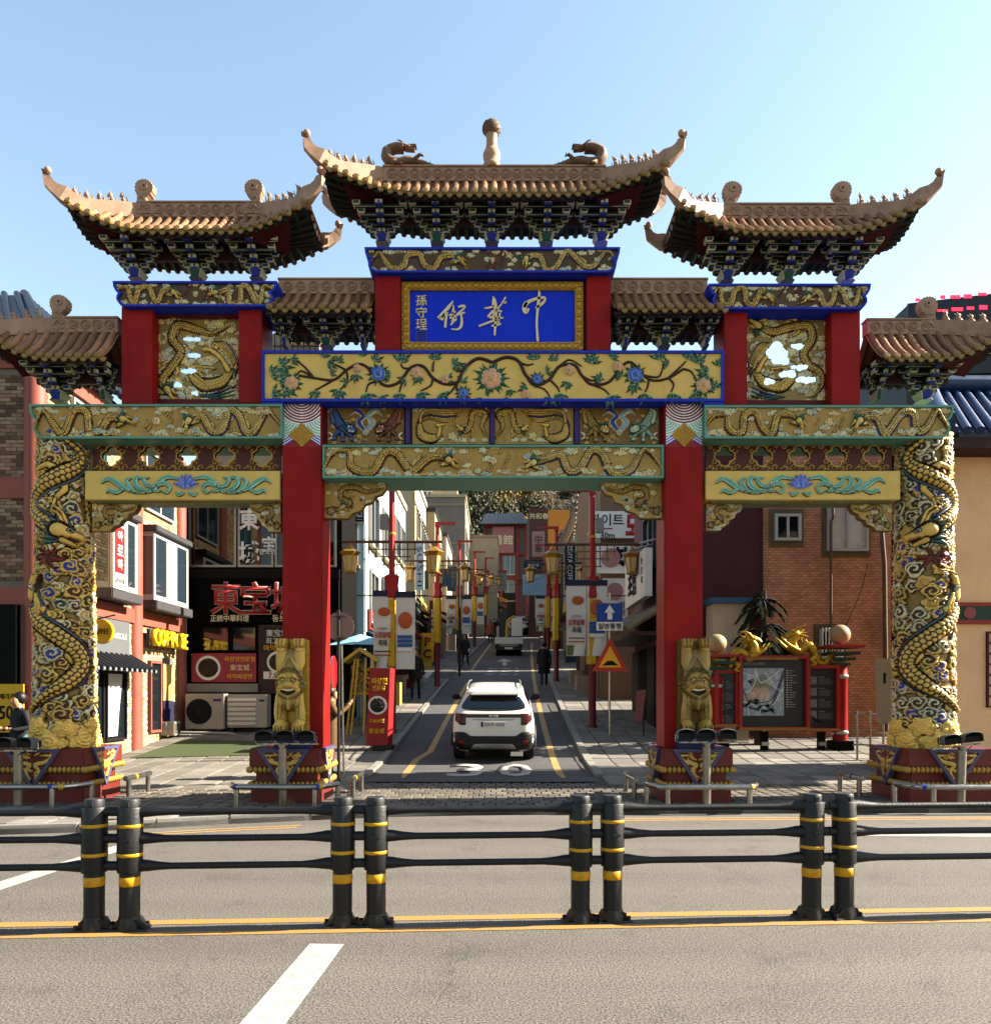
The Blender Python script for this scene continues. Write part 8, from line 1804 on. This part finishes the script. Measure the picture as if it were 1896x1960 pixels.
# bead chains and overhead wires
wr = random.Random(4)
for i, (a, b_, sag, lab) in enumerate((((X(790, 21), 21, Z(945, 21)), (X(835, 32), 32, Z(1060, 32)), .3, 'bead chain from the first sunlit post to the next'), ((X(1105, 22), 22, Z(935, 22)), (X(1090, 34), 34, Z(1060, 34)), .5, 'bead chain from the first shaded post to the next'), ((X(840, 32), 32, Z(1060, 32)), (X(1090, 34), 34, Z(1070, 34)), 1.2, 'wire sagging across the street'), ((X(700, 24), 24, Z(1030, 24)), (X(880, 58), 58, Z(1000, 58)), .6, 'long thin wire along the sunlit houses'))):
    s = thing('overhead_wire', lab, 'wire', a); A_, B_ = Vector(a), Vector(b_); pts = []
    for k in range(25): t = k / 24; p = A_.lerp(B_, t); p.z -= sag * 4 * t * (1 - t); pts.append(p)
    MB().tube(pts, .008, 5).build('strand', BLACKP, s)
    if 'bead' in lab: b = MB(); [b.ball(p, .035, 6, 4) for p in pts[1:-1]]; b.build('beads', mat('glass_bead', '#c8b8a8', .3), s)

# ================================================================== vehicles
CARW = mat('white_car_paint', '#e4e2dc', .22, 0, .03, 1, coat=.6); TYRE = mat('tyre_rubber', '#141414', .8, 0, .1); CLAD = mat('car_cladding', '#121314', .55, 0, .1); TINT = mat('tinted_glass', '#06070a', .05, 0, 0, spec=.8); LAMPRD = mat('tail_lamp_red', '#5a1012', .2, 0, .05); LAMPDK = mat('tail_bar', '#33090c', .2, 0, .03); SILV = mat('silver_trim', '#a6a6a4', .35, .6, .05)
def lerp_t(tab, z):
    if z <= tab[0][0]: return tab[0][1]
    for (a, va), (b_, vb) in zip(tab, tab[1:]):
        if z <= b_: return va + (vb - va) * (z - a) / (b_ - a)
    return tab[-1][1]
def suv(label):
    s = thing('parked_car', label, 'car', (0, 0, 0), 'white cars on the street')
    W = [(.24, .80), (.32, .86), (.5, .9), (.7, .905), (.9, .9), (1.06, .87), (1.12, .835), (1.3, .745), (1.45, .675), (1.52, .63), (1.58, .55), (1.6, .42)]
    YR_ = [(.24, .16), (.34, .06), (.48, .0), (.7, .02), (.9, .05), (1.08, .08), (1.13, .14), (1.3, .3), (1.47, .42), (1.5, .36), (1.55, .4), (1.6, .7)]
    YF_ = [(.24, 4.15), (.5, 4.3), (.8, 4.25), (.98, 4.1), (1.06, 3.3), (1.12, 3.15), (1.3, 2.9), (1.45, 2.65), (1.55, 2.4), (1.6, 2.0)]
    def ring(z):
        w, yr_, yf_ = lerp_t(W, z), lerp_t(YR_, z), lerp_t(YF_, z); r_ = .24 if z < 1.1 else .2; r_ = min(r_, w * .8); pts = []
        for cx, cy, a0 in ((w - r_, yr_ + r_, -math.pi / 2), (w - r_, yf_ - r_ * 1.5, 0), (-w + r_, yf_ - r_ * 1.5, math.pi / 2), (-w + r_, yr_ + r_, math.pi)):
            for k in range(6):
                a = a0 + k / 5 * math.pi / 2; pts.append((cx + r_ * math.cos(a), cy + r_ * (1.5 if a0 in (0, math.pi / 2) else 1) * math.sin(a), z))
        return pts
    zs3 = [.24, .3, .36, .42, .5, .58, .64, .72, .8, .9, .98, 1.06, 1.09, 1.12, 1.2, 1.3, 1.4, 1.47, 1.5, 1.53, 1.56, 1.585, 1.6]
    vs = []; fs = []; n = 24
    for z in zs3: vs += ring(z)
    fs = [(i * n + j, i * n + (j + 1) % n, (i + 1) * n + (j + 1) % n, (i + 1) * n + j) for i in range(len(zs3) - 1) for j in range(n)] + [tuple(range(n - 1, -1, -1)), tuple((len(zs3) - 1) * n + j for j in range(n))]
    b = MB(); b.sm = True; b.add(vs, fs); b.build('body', CARW, s)
    def ry(x, z):
        w, yr_ = lerp_t(W, z), lerp_t(YR_, z); r_ = min(.24 if z < 1.1 else .2, w * .8); e = abs(x) - (w - r_)
        return yr_ if e <= 0 else yr_ + r_ - math.sqrt(max(r_ * r_ - min(e, r_) ** 2, 0))
    def patch(name, m, x0, x1, lo, hi, off=.008, nx=16, nz=6, parent=None):
        vs = []; b = MB(); b.sm = True
        for i in range(nx + 1):
            x = x0 + (x1 - x0) * i / nx
            for j in range(nz + 1): z = lo(x) + (hi(x) - lo(x)) * j / nz; vs.append((x, ry(x, z) - off, z))
        m_ = len(vs); vs += [(p[0], p[1] + off + .02, p[2]) for p in vs]
        fs = [(i * (nz + 1) + j, (i + 1) * (nz + 1) + j, (i + 1) * (nz + 1) + j + 1, i * (nz + 1) + j + 1) for i in range(nx) for j in range(nz)]
        fs += [(i * (nz + 1), m_ + i * (nz + 1), m_ + (i + 1) * (nz + 1), (i + 1) * (nz + 1)) for i in range(nx)] + [((i + 1) * (nz + 1) + nz, m_ + (i + 1) * (nz + 1) + nz, m_ + i * (nz + 1) + nz, i * (nz + 1) + nz) for i in range(nx)]
        b.add(vs, fs); return b.build(name, m, parent or s)
    patch('rear_window', TINT, -.7, .7, lambda x: 1.135 + .05 * abs(x / .7) ** 3, lambda x: 1.47 - .16 * max(0, abs(x) - .52) / .18 - .06 * max(0, abs(x) - .6) / .1, .006, 24)
    b = MB(); b.box(-.5, .5, .25, .42, 1.475, 1.5); b.build('spoiler', CARW, s, bevel=.008)
    patch('tail_light_bar', LAMPDK, -.62, .62, lambda x: 1.0, lambda x: 1.075, .008)
    for sg in (-1, 1):
        x0, x1 = sorted((sg * .6, sg * .84)); patch('tail_light', LAMPRD, x0, x1, lambda x: .84 + .09 * max(0, (abs(x) - .72) / .12), lambda x: 1.085, .012, 8)
        x0, x1 = sorted((sg * .66, sg * .76)); patch('reflector', mat('reflector_red', '#a01818', .25), x0, x1, lambda x: .43 + .1 * (abs(x) - .66) / .1 * 0, lambda x: .5, .02, 4)
    patch('bumper', CLAD, -.895, .895, lambda x: .27, lambda x: .6 + .09 * max(0, min(1, (abs(x) - .5) / .12)) - .05 * max(0, (abs(x) - .82) / .08), .012, 30)
    patch('skid_plate', SILV, -.5, .5, lambda x: .3, lambda x: .43 - .13 * max(0, (abs(x) - .42) / .08), .024, 14)
    patch('lower_cladding', CLAD, -.55, .55, lambda x: .24, lambda x: .3, .02, 6)
    box_part('plate', WHITEP, s, -.27, .27, -.0, .03, .8, .915, .004); box_part('plate_band', NAVY, s, -.268, -.22, -.004, .02, .802, .913); letters('232우 6220', s, DARK, .02, -.001, .858, w=.44, h=.085, depth=.003, bold=.01)
    b = MB(); z0, z1, y_ = 1.02, 1.058, .055                                  # badge strokes
    for p, q in (((-.09, z0), (-.075, z1)), ((-.06, z0), (-.045, z1)), ((-.075, z0), (-.04, z1)), ((-.03, z0), (-.01, z1)), ((.005, z0), (.035, z1)), ((.035, z1), (.045, z0)), ((.06, z0), (.085, z1)), ((.085, z1), (.09, z0))): b.tube([(p[0], y_, p[1]), (q[0], y_, q[1])], .005, 5)
    b.build('badge', WHITEP, s)
    MB().tube([(-.45, .05, .955), (0, .043, .95), (.45, .05, .955)], .006, 5).build('hatch_crease', mat('panel_gap', '#5a5854', .6), s)
    for sg in (-1, 1):
        b = MB(); b.sm = True; b.tube(spline([(sg * .6, .6, 1.57), (sg * .6, .75, 1.63), (sg * .6, 1.6, 1.66), (sg * .58, 2.3, 1.62)], 4), .018, 6); b.build('roof_rail', SILV, s)
        b = MB(); b.sm = True; b.ball((sg * 1.0, 2.75, 1.16), .1, 12, 8, (1.1, .6, .8)); b.box(min(sg * .86, sg * .95), max(sg * .86, sg * .95), 2.72, 2.8, 1.1, 1.14); b.build('mirror', CLAD, s)
        vs = []; b = MB(); b.sm = True                                          # side glass
        for y_ in np.linspace(.75, 2.75, 9):
            for z in (1.15, 1.3, 1.42): w = lerp_t(W, z) + .006; yy = y_ + (z - 1.15) * (-.7 if y_ > 2 else .5 if y_ < 1.2 else 0); vs.append((sg * w, yy, z))
        b.add(vs, [(i * 3 + j, i * 3 + 3 + j, i * 3 + 4 + j, i * 3 + 1 + j) if sg > 0 else (i * 3 + 1 + j, i * 3 + 4 + j, i * 3 + 3 + j, i * 3 + j) for i in range(8) for j in range(2)]); b.build('side_window', TINT, s)
        for y_ in (.72, 3.35):
            wh = link('wheel', None, s, (sg * .79, y_, .32)); b = MB(); b.sm = True; b.tube([(sg * .66, y_, .32), (sg * .69, y_, .32), (sg * .88, y_, .32), (sg * .905, y_, .32)], [.31, .335, .335, .31], 24); b.build('tyre', TYRE, wh); b = MB(); b.sm = True; b.tube([(sg * .86, y_, .32), (sg * .91, y_, .32)], .21, 16); b.build('rim', SILV, wh)
            b = MB(); b.sm = True; b.tube([(sg * (.9 + .012), y_ + .39 * math.cos(a), .33 + .39 * math.sin(a)) for a in np.linspace(0, math.pi, 12)], .04, 6); b.build('wheel_arch', CLAD, s)
    MB().box(-.6, .6, .3, 4, .2, .3).build('underbody', DARK, s)
    return s
car = suv('white compact SUV driving away under the gate'); note_kids(car); car.location = (X(944, 17.3), 17.15, ground(17.4) - .05); car.rotation_euler = (math.atan2(.11, 1), 0, R(-1.2))
c2 = copy_tree(car, None, (road_c(69) + .35, 69, ground(69) - .05), R(-3), 'white car far up the street beyond the small truck'); c2.rotation_euler[0] = math.atan2(.14, 1)
# small lift truck seen from behind
yt = 48.; tr = thing('lift_truck', 'small flatbed truck with a white lift bucket up the street', 'truck', (X(973, yt), yt, ground(yt) - .05)); gx = lambda p: X(p, yt); g0 = ground(yt) - .05
box_part('bed', mat('truck_bed', '#b9b7b0', .5, 0, .1), tr, gx(946), gx(1001), yt, yt + 2.8, g0 + .6, g0 + 1.15, .02); box_part('tailgate', WHITEP, tr, gx(947), gx(1000), yt - .05, yt, g0 + .75, g0 + 1.15); box_part('bumper', DKSTEEL, tr, gx(949), gx(998), yt - .02, yt + .1, g0 + .38, g0 + .58)
box_part('cab', mat('truck_cab', '#c9c6be', .35), tr, gx(950), gx(998), yt + 2.9, yt + 4.4, g0 + .5, g0 + 2.1, .05); box_part('rear_window', TINT, tr, gx(955), gx(992), yt + 2.87, yt + 2.9, g0 + 1.4, g0 + 1.95)
box_part('bucket', WHITEP, tr, gx(979), gx(1000), yt + .3, yt + 1.0, g0 + 1.25, g0 + 2.35, .02); box_part('tool_locker', mat('locker_dark', '#3c3a38', .5), tr, gx(955), gx(972), yt + 1.4, yt + 2.2, g0 + 1.15, g0 + 2.9, .02)
b = MB(); b.sm = True; b.tube(spline([(gx(970), yt + .6, g0 + 1.2), (gx(972), yt + .8, g0 + 2.2), (gx(985), yt + .9, g0 + 2.5)], 5), .09, 8); b.build('lift_arm', mat('lift_yellow', '#c9971a', .45), tr)
for px in (953, 994):
    for dy in (.5, 3.6): b = MB(); b.sm = True; b.tube([(gx(px) - .12, yt + dy, g0 + .33), (gx(px) + .12, yt + dy, g0 + .33)], .33, 18); b.build('wheel', TYRE, tr)
for a, b_ in ((948, 956), (991, 999)): box_part('tail_light', LAMPRD, tr, gx(a), gx(b_), yt - .07, yt - .02, g0 + .62, g0 + .74)
box_part('number_plate', WHITEP, tr, gx(966), gx(981), yt - .04, yt, g0 + .42, g0 + .55)
# ================================================================== people
SKIN = mat('skin', '#c69070', .55, 0, .06)
def skinned(verts, edges, rad, name, subs=2):
    me = bpy.data.meshes.new(name); me.from_pydata(verts, edges, []); o = bpy.data.objects.new(name, me)
    o.modifiers.new('skin', 'SKIN'); sv = me.skin_vertices[0].data
    for i, r_ in enumerate(rad): sv[i].radius = (r_, r_) if not hasattr(r_, '__len__') else r_
    sv[0].use_root = True; m = o.modifiers.new('sub', 'SUBSURF'); m.levels = subs; m.render_levels = subs
    out = evaluated(o)
    out.polygons.foreach_set('use_smooth', np.ones(len(out.polygons), bool)); return out
def person(loc, yaw, h, coat, trousers, hairm, label, pose='walk', coat_len=.5, hair_long=True, bag=None, legs_wide=False):
    s = thing('person', label, 'person', loc); k = h / 1.7
    st = .16 if pose == 'walk' else .02
    V = [(0, 0, .94), (0, .01, 1.15), (0, .0, 1.38), (0, .02, 1.48), (0, .05, 1.62),                       # pelvis .. head
         (.1, 0, .9), (.1, -.03 + st * .6, .5), (.1, -.02 + st * 1.3, .09), (.1, .12 + st * 1.3, .05),
         (-.1, 0, .9), (-.1, -.0 - st * .5, .5), (-.1, -.08 - st * 1.2, .1), (-.1, .05 - st * 1.2, .05),
         (.18, 0, 1.4), (-.18, 0, 1.4)]
    if pose == 'photo': arms = [(.27, .1, 1.2), (.12, .32, 1.38), (.06, .38, 1.45), (-.27, .1, 1.2), (-.12, .32, 1.38), (-.04, .38, 1.45)]
    elif pose == 'fold': arms = [(.27, -.02, 1.14), (.2, .2, 1.1), (.12, .27, 1.12), (-.27, -.02, 1.14), (-.2, .2, 1.1), (-.12, .27, 1.12)]
    else: arms = [(.25, -.06, 1.14), (.26, .04, .9), (.26, .07, .82), (-.25, .03, 1.14), (-.26, -.04, .9), (-.26, -.05, .82)]
    V += arms; E = [(0, 1), (1, 2), (2, 3), (3, 4), (0, 5), (5, 6), (6, 7), (7, 8), (0, 9), (9, 10), (10, 11), (11, 12), (2, 13), (2, 14), (13, 15), (15, 16), (16, 17), (14, 18), (18, 19), (19, 20)]
    Rd = [(.15, .12), (.14, .11), (.15, .1), .055, (.085, .1), .085, .06, .045, .04, .085, .06, .045, .04, .07, .07, .05, .04, .035, .05, .04, .035]
    me = skinned([tuple(q * k for q in p) for p in V], E, [tuple(x * k for x in r_) if hasattr(r_, '__len__') else r_ * k for r_ in Rd], 'body', 2)
    for m in (coat, trousers, SKIN, BLACKP): me.materials.append(m)
    for p in me.polygons:
        z = p.center.z / k; x = abs(p.center.x) / k; hd = min((Vector(p.center) / k - Vector(arms[2])).length, (Vector(p.center) / k - Vector(arms[5])).length)
        p.material_index = 2 if z > 1.5 or hd < .06 else 3 if z < .1 else 1 if z < .9 and x < .22 else 0
    link('body', me, s)
    if coat_len > .05:
        b = MB(); b.sm = True; b.lathe([(.24 * k, (.95 - coat_len) * k), (.22 * k, .9 * k), (.19 * k, 1.12 * k), (.2 * k, 1.32 * k), (.12 * k, 1.44 * k)], 0, 0, 14); me2 = b.mesh('coat', coat)
        for v in me2.vertices: v.co.y *= .72
        link('coat', me2, s)
    b = MB(); b.sm = True; b.ball((0, .0 * k, 1.66 * k), .115 * k, 12, 8, (.95, 1.02, 1.05)); 
    if hair_long: b.tube([(0, -.05 * k, 1.66 * k), (0, -.1 * k, 1.5 * k), (0, -.1 * k, 1.32 * k)], [.1 * k, .1 * k, .05 * k], 10)
    hm = b.mesh('hair', hairm); hm.transform(Matrix.Translation((0, -.012 * k, .012 * k))); link('hair', hm, s)
    b = MB(); b.sm = True                                                        # face: nose, eyes, mouth, ears
    b.ball((0, .145 * k, 1.62 * k), .018 * k, 6, 5, (.8, 1.2, 1.3)); b.ball((0, .08 * k, 1.6 * k), .082 * k, 10, 8, (.9, .75, 1.15)); b.mat(1)
    for sg in (-1, 1): b.ball((sg * .032 * k, .135 * k, 1.64 * k), .01 * k, 6, 4)
    b.mat(2); b.ball((0, .136 * k, 1.57 * k), .02 * k, 6, 4, (1.2, .5, .4)); link('face', b.mesh('face', [SKIN, DARK, mat('lip', '#a05a50', .5)]), s)
    for i, sg in ((2, 1), (5, -1)):                                              # hands with five fingers
        w = Vector(arms[i]) * k; d_ = (Vector(arms[i]) - Vector(arms[i - 1])).normalized(); b = MB(); b.sm = True; sd = Vector((1, 0, 0)) if abs(d_.x) < .8 else Vector((0, 1, 0)); b.ball(w + d_ * .03 * k, .035 * k, 8, 6, (1, 1, 1))
        for f in range(4): o = sd * (f - 1.5) * .018 * k; L_ = (.07, .08, .075, .06)[f] * k; b.tube([w + o + d_ * .04 * k, w + o + d_ * (.04 * k + L_ * .5), w + o * .9 + d_ * (.04 * k + L_ * .8) + Vector((0, 0, .02 * k if pose == 'photo' else -.01))], [.0095 * k, .009 * k, .007 * k], 6)
        b.tube([w + sd * -.03 * k * sg, w + sd * -.05 * k * sg + d_ * .03 * k, w + sd * -.045 * k * sg + d_ * .06 * k], [.01 * k, .009 * k, .007 * k], 6); link('hand', b.mesh('hand', SKIN), s)
    if pose == 'photo': b = MB(); b.box(-.04 * k, .04 * k, .43 * k, .442 * k, 1.4 * k, 1.56 * k); link('phone', b.mesh('phone', DARK), s)
    if bag: b = MB(); b.ball((-.24 * k, -.02, .88 * k), .14 * k, 10, 8, (.5, 1, 1)); b.tube([(-.2 * k, 0, 1.0 * k), (0, .12 * k, 1.3 * k), (.12 * k, .05 * k, 1.42 * k)], .012, 5); link('bag', b.mesh('bag', bag), s)
    s.rotation_euler = (0, 0, yaw); return s
HAIR = mat('dark_hair', '#16100d', .5, 0, .2, 20)
person((X(632, 15.0), 15.0, ground(15.0)), R(-70), 1.66, mat('brown_coat', '#6b4a26', .8, 0, .2, 8), mat('black_trousers', '#141316', .8), HAIR, 'person in a brown coat holding up a phone behind the red pillar', 'photo', .35, True, mat('tan_bag', '#8a5a34', .6))
person((X(38, 13.6), 13.6, 0), R(150), 1.62, mat('navy_jacket', '#17151d', .8, 0, .2, 8), mat('dark_trousers', '#121116', .8), HAIR, 'person in a dark jacket at the edge beside the dragon column', 'fold', .3, False, mat('teal_bag', '#5a9aa0', .6))
person((X(795, 27.6), 27.6, ground(27.6)), R(180), 1.78, mat('black_coat', '#0e0e12', .8), mat('black_trousers2', '#0d0d10', .8), HAIR, 'person all in black walking down the sunlit pavement', 'walk', .2, False)
person((X(890, 40.5), 40.5, ground(40.5)), R(160), 1.6, mat('dark_parka', '#1a1712', .8), mat('black_trousers3', '#101012', .8), HAIR, 'person in a dark parka with long hair farther up the sunlit pavement', 'walk', .3, True, mat('white_bag', '#c9c6c0', .6))
person((X(1041, 32), 32, ground(32)), R(0), 1.75, mat('black_padded_coat', '#100f12', .8), mat('black_trousers4', '#0c0c0e', .8), HAIR, 'person in black standing by the second shaded lantern post', 'walk', .45, False)
for k, (px, y, col) in enumerate(((938, 58, '#b0623a'), (946, 60, '#1d2030'), (954, 62, '#2a2320'), (962, 64, '#15161c'))): person((X(px, y), y, ground(y)), R(180 + k * 20), 1.7, mat('far_coat_%d' % k, col, .8), MATS['black_trousers'], HAIR, ('far pedestrian in an orange coat', 'far pedestrian in a navy coat', 'far pedestrian in a brown coat', 'far pedestrian in a black coat')[k] + ' before the upper houses', 'walk', .3, k % 2 == 0)
# ================================================================== hill and trees
b = MB(); N = 24
vs = [(-160 + 320 * i / N, 96 + 8 * j, ground(96) - 1 + (j / 12) ** .8 * (46 + 8 * math.sin(i * .9)) * (1 if j else 0)) for j in range(13) for i in range(N + 1)]
b.sm = True; b.add(vs, [(j * (N + 1) + i, j * (N + 1) + i + 1, (j + 1) * (N + 1) + i + 1, (j + 1) * (N + 1) + i) for j in range(12) for i in range(N)]); struct(b.build('hill', mat('hill_scrub', '#4a4128', .95, 0, .4, .4)))
def hill_z(x, y):
    j = max(0, min(12, (y - 96) / 8)); i = (x + 160) / 320 * N; return ground(96) - 1 + (j / 12) ** .8 * (46 + 8 * math.sin(i * .9))
def crown(seed, h, rx, n, size, kind):
    rg = random.Random(seed); b = MB(); cl = [(rg.gauss(0, rx * .45), rg.gauss(0, rx * .45), h * rg.uniform(.35, .95)) for _ in range(22)]
    cl = [(x * (1.25 - z / h), y * (1.25 - z / h), z) for x, y, z in cl]
    for _ in range(n):
        q = rg.choice(cl); r_ = rx * .38; p = Vector((q[0] + rg.gauss(0, r_ * .5), q[1] + rg.gauss(0, r_ * .5), q[2] + rg.gauss(0, r_ * .42)))
        e = Euler((rg.uniform(0, 6), rg.uniform(0, 6), rg.uniform(0, 6))).to_matrix(); s_ = size * rg.uniform(.6, 1.4)
        if kind == 'bare': a = e @ Vector((0, 0, s_ * 2.2)); w = e @ Vector((s_ * .05, 0, 0)); b.add([p - w, p + w, p + a], [(0, 1, 2)])
        else: b.mi = rg.randrange(2); b.add([p + e @ Vector((-s_, 0, 0)), p + e @ Vector((0, -s_ * .55, 0)), p + e @ Vector((s_, 0, 0)), p + e @ Vector((0, s_ * .55, 0))], [(0, 1, 2, 3)])
    return b
def trunk(h, r_, seed):
    rg = random.Random(seed); b = MB(); b.sm = True; b.tube([(0, 0, -.5), (rg.uniform(-.1, .1), 0, h * .4), (rg.uniform(-.3, .3), rg.uniform(-.3, .3), h * .85)], [r_, r_ * .7, r_ * .15], 7)
    for _ in range(9): z = h * rg.uniform(.3, .75); a = rg.uniform(0, 6.28); L_ = h * .28; b.tube([(0, 0, z), (L_ * .5 * math.cos(a), L_ * .5 * math.sin(a), z + L_ * .35), (L_ * math.cos(a), L_ * math.sin(a), z + L_ * .8)], [r_ * .35, r_ * .2, r_ * .05], 5)
    return b
LEAFD = [mat('pine_leaf_a', '#54552e', .7, 0, .3, 1), mat('pine_leaf_b', '#3a3d22', .7, 0, .3, 1)]; LEAFY = [mat('autumn_leaf_a', '#a5863c', .7, 0, .3, 1), mat('autumn_leaf_b', '#86683a', .7, 0, .3, 1)]; BARE = [mat('bare_twig', '#9a8b78', .8, 0, .2, 1)] * 2; BARK = mat('bark', '#4a4038', .9, 0, .3, 3)
PRO = [('pine_tree', crown(1, 9, 3.2, 5200, .2, 'leaf').mesh('crown', LEAFD), trunk(9, .25, 1).mesh('trunk', BARK)), ('pine_tree', crown(2, 10, 3.4, 5200, .2, 'leaf').mesh('crown', LEAFD), trunk(10, .25, 2).mesh('trunk', BARK)), ('autumn_tree', crown(3, 8, 3.2, 4800, .2, 'leaf').mesh('crown', LEAFY), trunk(8, .22, 3).mesh('trunk', BARK)), ('bare_tree', crown(4, 9, 3.3, 3000, .5, 'bare').mesh('crown', BARE), trunk(9, .24, 4).mesh('trunk', BARK))]
rg = random.Random(12); n_ = 0
for row, y in enumerate((100, 105, 111, 118, 126, 136)):
    for px in np.arange(770, 1180, 17 + row * -.5):
        x = X(px + rg.uniform(-6, 6), y); k = 0 if px < 935 else rg.choice((0, 1, 3)) if px < 960 else (2 if rg.random() < .55 else 1) if px < 1040 else (3 if rg.random() < .75 else 1)
        if row == 0 and 925 < px < 1005: continue
        nm, cm, tm = PRO[k]; sc_ = rg.uniform(.75, 1.15); kind = {'pine_tree': 'dark evergreen tree', 'autumn_tree': 'yellowing tree', 'bare_tree': 'bare grey tree'}[nm]
        t = tag(link(nm, None, None, (x, y, hill_z(x, y) - .2), (0, 0, rg.uniform(0, 6)), (sc_, sc_, sc_ * rg.uniform(.9, 1.2))), kind + ' in the wood on the hill above the street', 'tree', {'pine_tree': 'evergreens on the hill', 'autumn_tree': 'yellowing trees on the hill', 'bare_tree': 'bare trees on the hill'}[nm]); link('trunk', tm, t); link('crown', cm, t); n_ += 1
# dark conifer in front of the brick wall
cf = thing('conifer', 'dark drooping conifer behind the map board dragons', 'tree', (X(1452, 19.3), 19.3, ground(19.3))); rg = random.Random(21); bx_, by_, bz_ = cf.location
tb = MB(); tb.sm = True; tb.tube([(bx_, by_, bz_ - .2), (bx_ + .1, by_, bz_ + 2.2), (bx_ + .15, by_, bz_ + 3.8)], [.14, .1, .03], 8); lf = MB()
for _ in range(60):
    z = bz_ + rg.uniform(.9, 3.7); a = rg.uniform(0, 6.28); L_ = (4.6 - (z - bz_)) * .5 * rg.uniform(.6, 1.1); pts = [Vector((bx_ + .1 + L_ * t * math.cos(a), by_ + L_ * t * .6 * math.sin(a), z + .1 * math.sin(t * 3) - .35 * t * t)) for t in (0, .25, .5, .75, 1)]; tb.tube(pts, [.03, .022, .016, .01, .004], 5)
    for t in np.arange(.2, 1, .05):
        i = min(int(t * 4), 3); p = pts[i].lerp(pts[i + 1], t * 4 - i)
        for sg in (-1, 1):
            for q in range(2): dv = Vector((math.cos(a + sg * 1.1) * .2, math.sin(a + sg * 1.1) * .14, -.1 - .06 * q)) * rg.uniform(.6, 1.2); w = Vector((0, 0, .014)); lf.mi = rg.randrange(2); lf.add([p - w, p + dv * .5 - w * 1.4, p + dv, p + dv * .5 + w * 1.4], [(0, 1, 2, 3)])
tb.build('trunk', BARK, cf); lf.build('crown', [mat('conifer_needle_a', '#2c3824', .9, 0, .3, 3, spec=.05), mat('conifer_needle_b', '#1e2718', .9, 0, .3, 3, spec=.05)], cf)
# dry weeds by the plinths
for k, (x, y, lab) in enumerate(((-2.2, 11.75, 'dry grass tuft beside the plinth of the restaurant pillar'), (-3.1, 11.62, 'dry grass tuft under the steel guard of the restaurant pillar'), (7.6, 11.75, 'dry leaves and grass at the blue roof plinth'))):
    s = thing('grass_tuft', lab, 'grass', (x, y, 0)); b = MB(); rg = random.Random(k)
    for _ in range(40): a = rg.uniform(0, 6.28); q = rg.uniform(.02, .12); p = Vector((x + q * math.cos(a), y + q * math.sin(a) * .6, .0)); t = p + Vector((rg.uniform(-.1, .1), rg.uniform(-.08, .08), rg.uniform(.06, .2))); w = Vector((.005, 0, 0)); b.add([p - w, p + w, t], [(0, 1, 2)])
    b.build('blades', mat('dry_grass', '#8d7a4a', .8, 0, .3, 9), s)
# awnings, boards and goods along the shop fronts up the street
rg = random.Random(31); AWC = [mat('awning_cloth_%d' % i, h, .75, 0, .15, 3, dirt=.2) for i, h in enumerate(('#8a2420', '#c9a23c', '#d8d2c4', '#2f4a6a', '#5a2a22', '#3a5a48'))]
for h_, sd, ya, yb in ((hC, -1, 24.3, 30), (hC2, -1, 30.8, 34.6), (hC3, -1, 39.2, 45), (hC4, -1, 45.2, 51), (hC5, -1, 51.2, 58), (hD2, -1, 69, 80), (hR2, 1, 28.2, 36), (hR3, 1, 40.2, 51.5), (hR5, 1, 53.2, 64.5)):
    y = ya
    xf = {hC.name: -3.98, hC2.name: -4.0, hC3.name: -4.0, hC4.name: -3.5, hC5.name: -3.2, hD2.name: .2, hR2.name: 3.75, hR3.name: road_c(44) + 4.0, hR5.name: road_c(60) + 3.2}[h_.name]; s_ = -sd
    while y < yb - 1.4:
        L_ = rg.uniform(1.6, 2.6); y1 = min(y + L_, yb); g = ground(y); dp = rg.uniform(.5, 1.0); m = rg.choice(AWC); za = g + rg.uniform(2.5, 2.9)
        x0, x1 = xf, xf + s_ * dp; MB().hexa([(x0, y, za), (x1, y, za - .35), (x1, y1, za - .35), (x0, y1, za), (x0, y, za + .06), (x1, y, za - .29), (x1, y1, za - .29), (x0, y1, za + .06)]).build('awning', m, h_)
        lo, hi = sorted((xf, xf + s_ * .06)); box_part('shop_front', DARK if rg.random() < .6 else BRWN, h_, lo, hi, y + .1, y1 - .1, g, za - .1); box_part('fascia', rg.choice(AWC), h_, lo - .02, hi + .02, y, y1 - .05, za + .1, za + rg.uniform(.5, .9))
        lo, hi = sorted((xf + s_ * .1, xf + s_ * rg.uniform(.5, .8)))
        if rg.random() < .7: box_part('goods_stand', rg.choice(AWC + [BEIGE]), h_, lo, hi, y + .3, y + rg.uniform(.8, 1.4), g, g + rg.uniform(.6, 1.2))
        if rg.random() < .55 and y > 39: zz_ = za + rg.uniform(1.2, 1.8); lo, hi = sorted((xf, xf + s_ * rg.uniform(.6, .95))); box_part('hanging_board', rg.choice(AWC), h_, lo, hi, y + .5, y + .62, zz_, zz_ + rg.uniform(.8, 1.7))
        y = y1 + .1
bpy.data.scenes.remove(TMP)
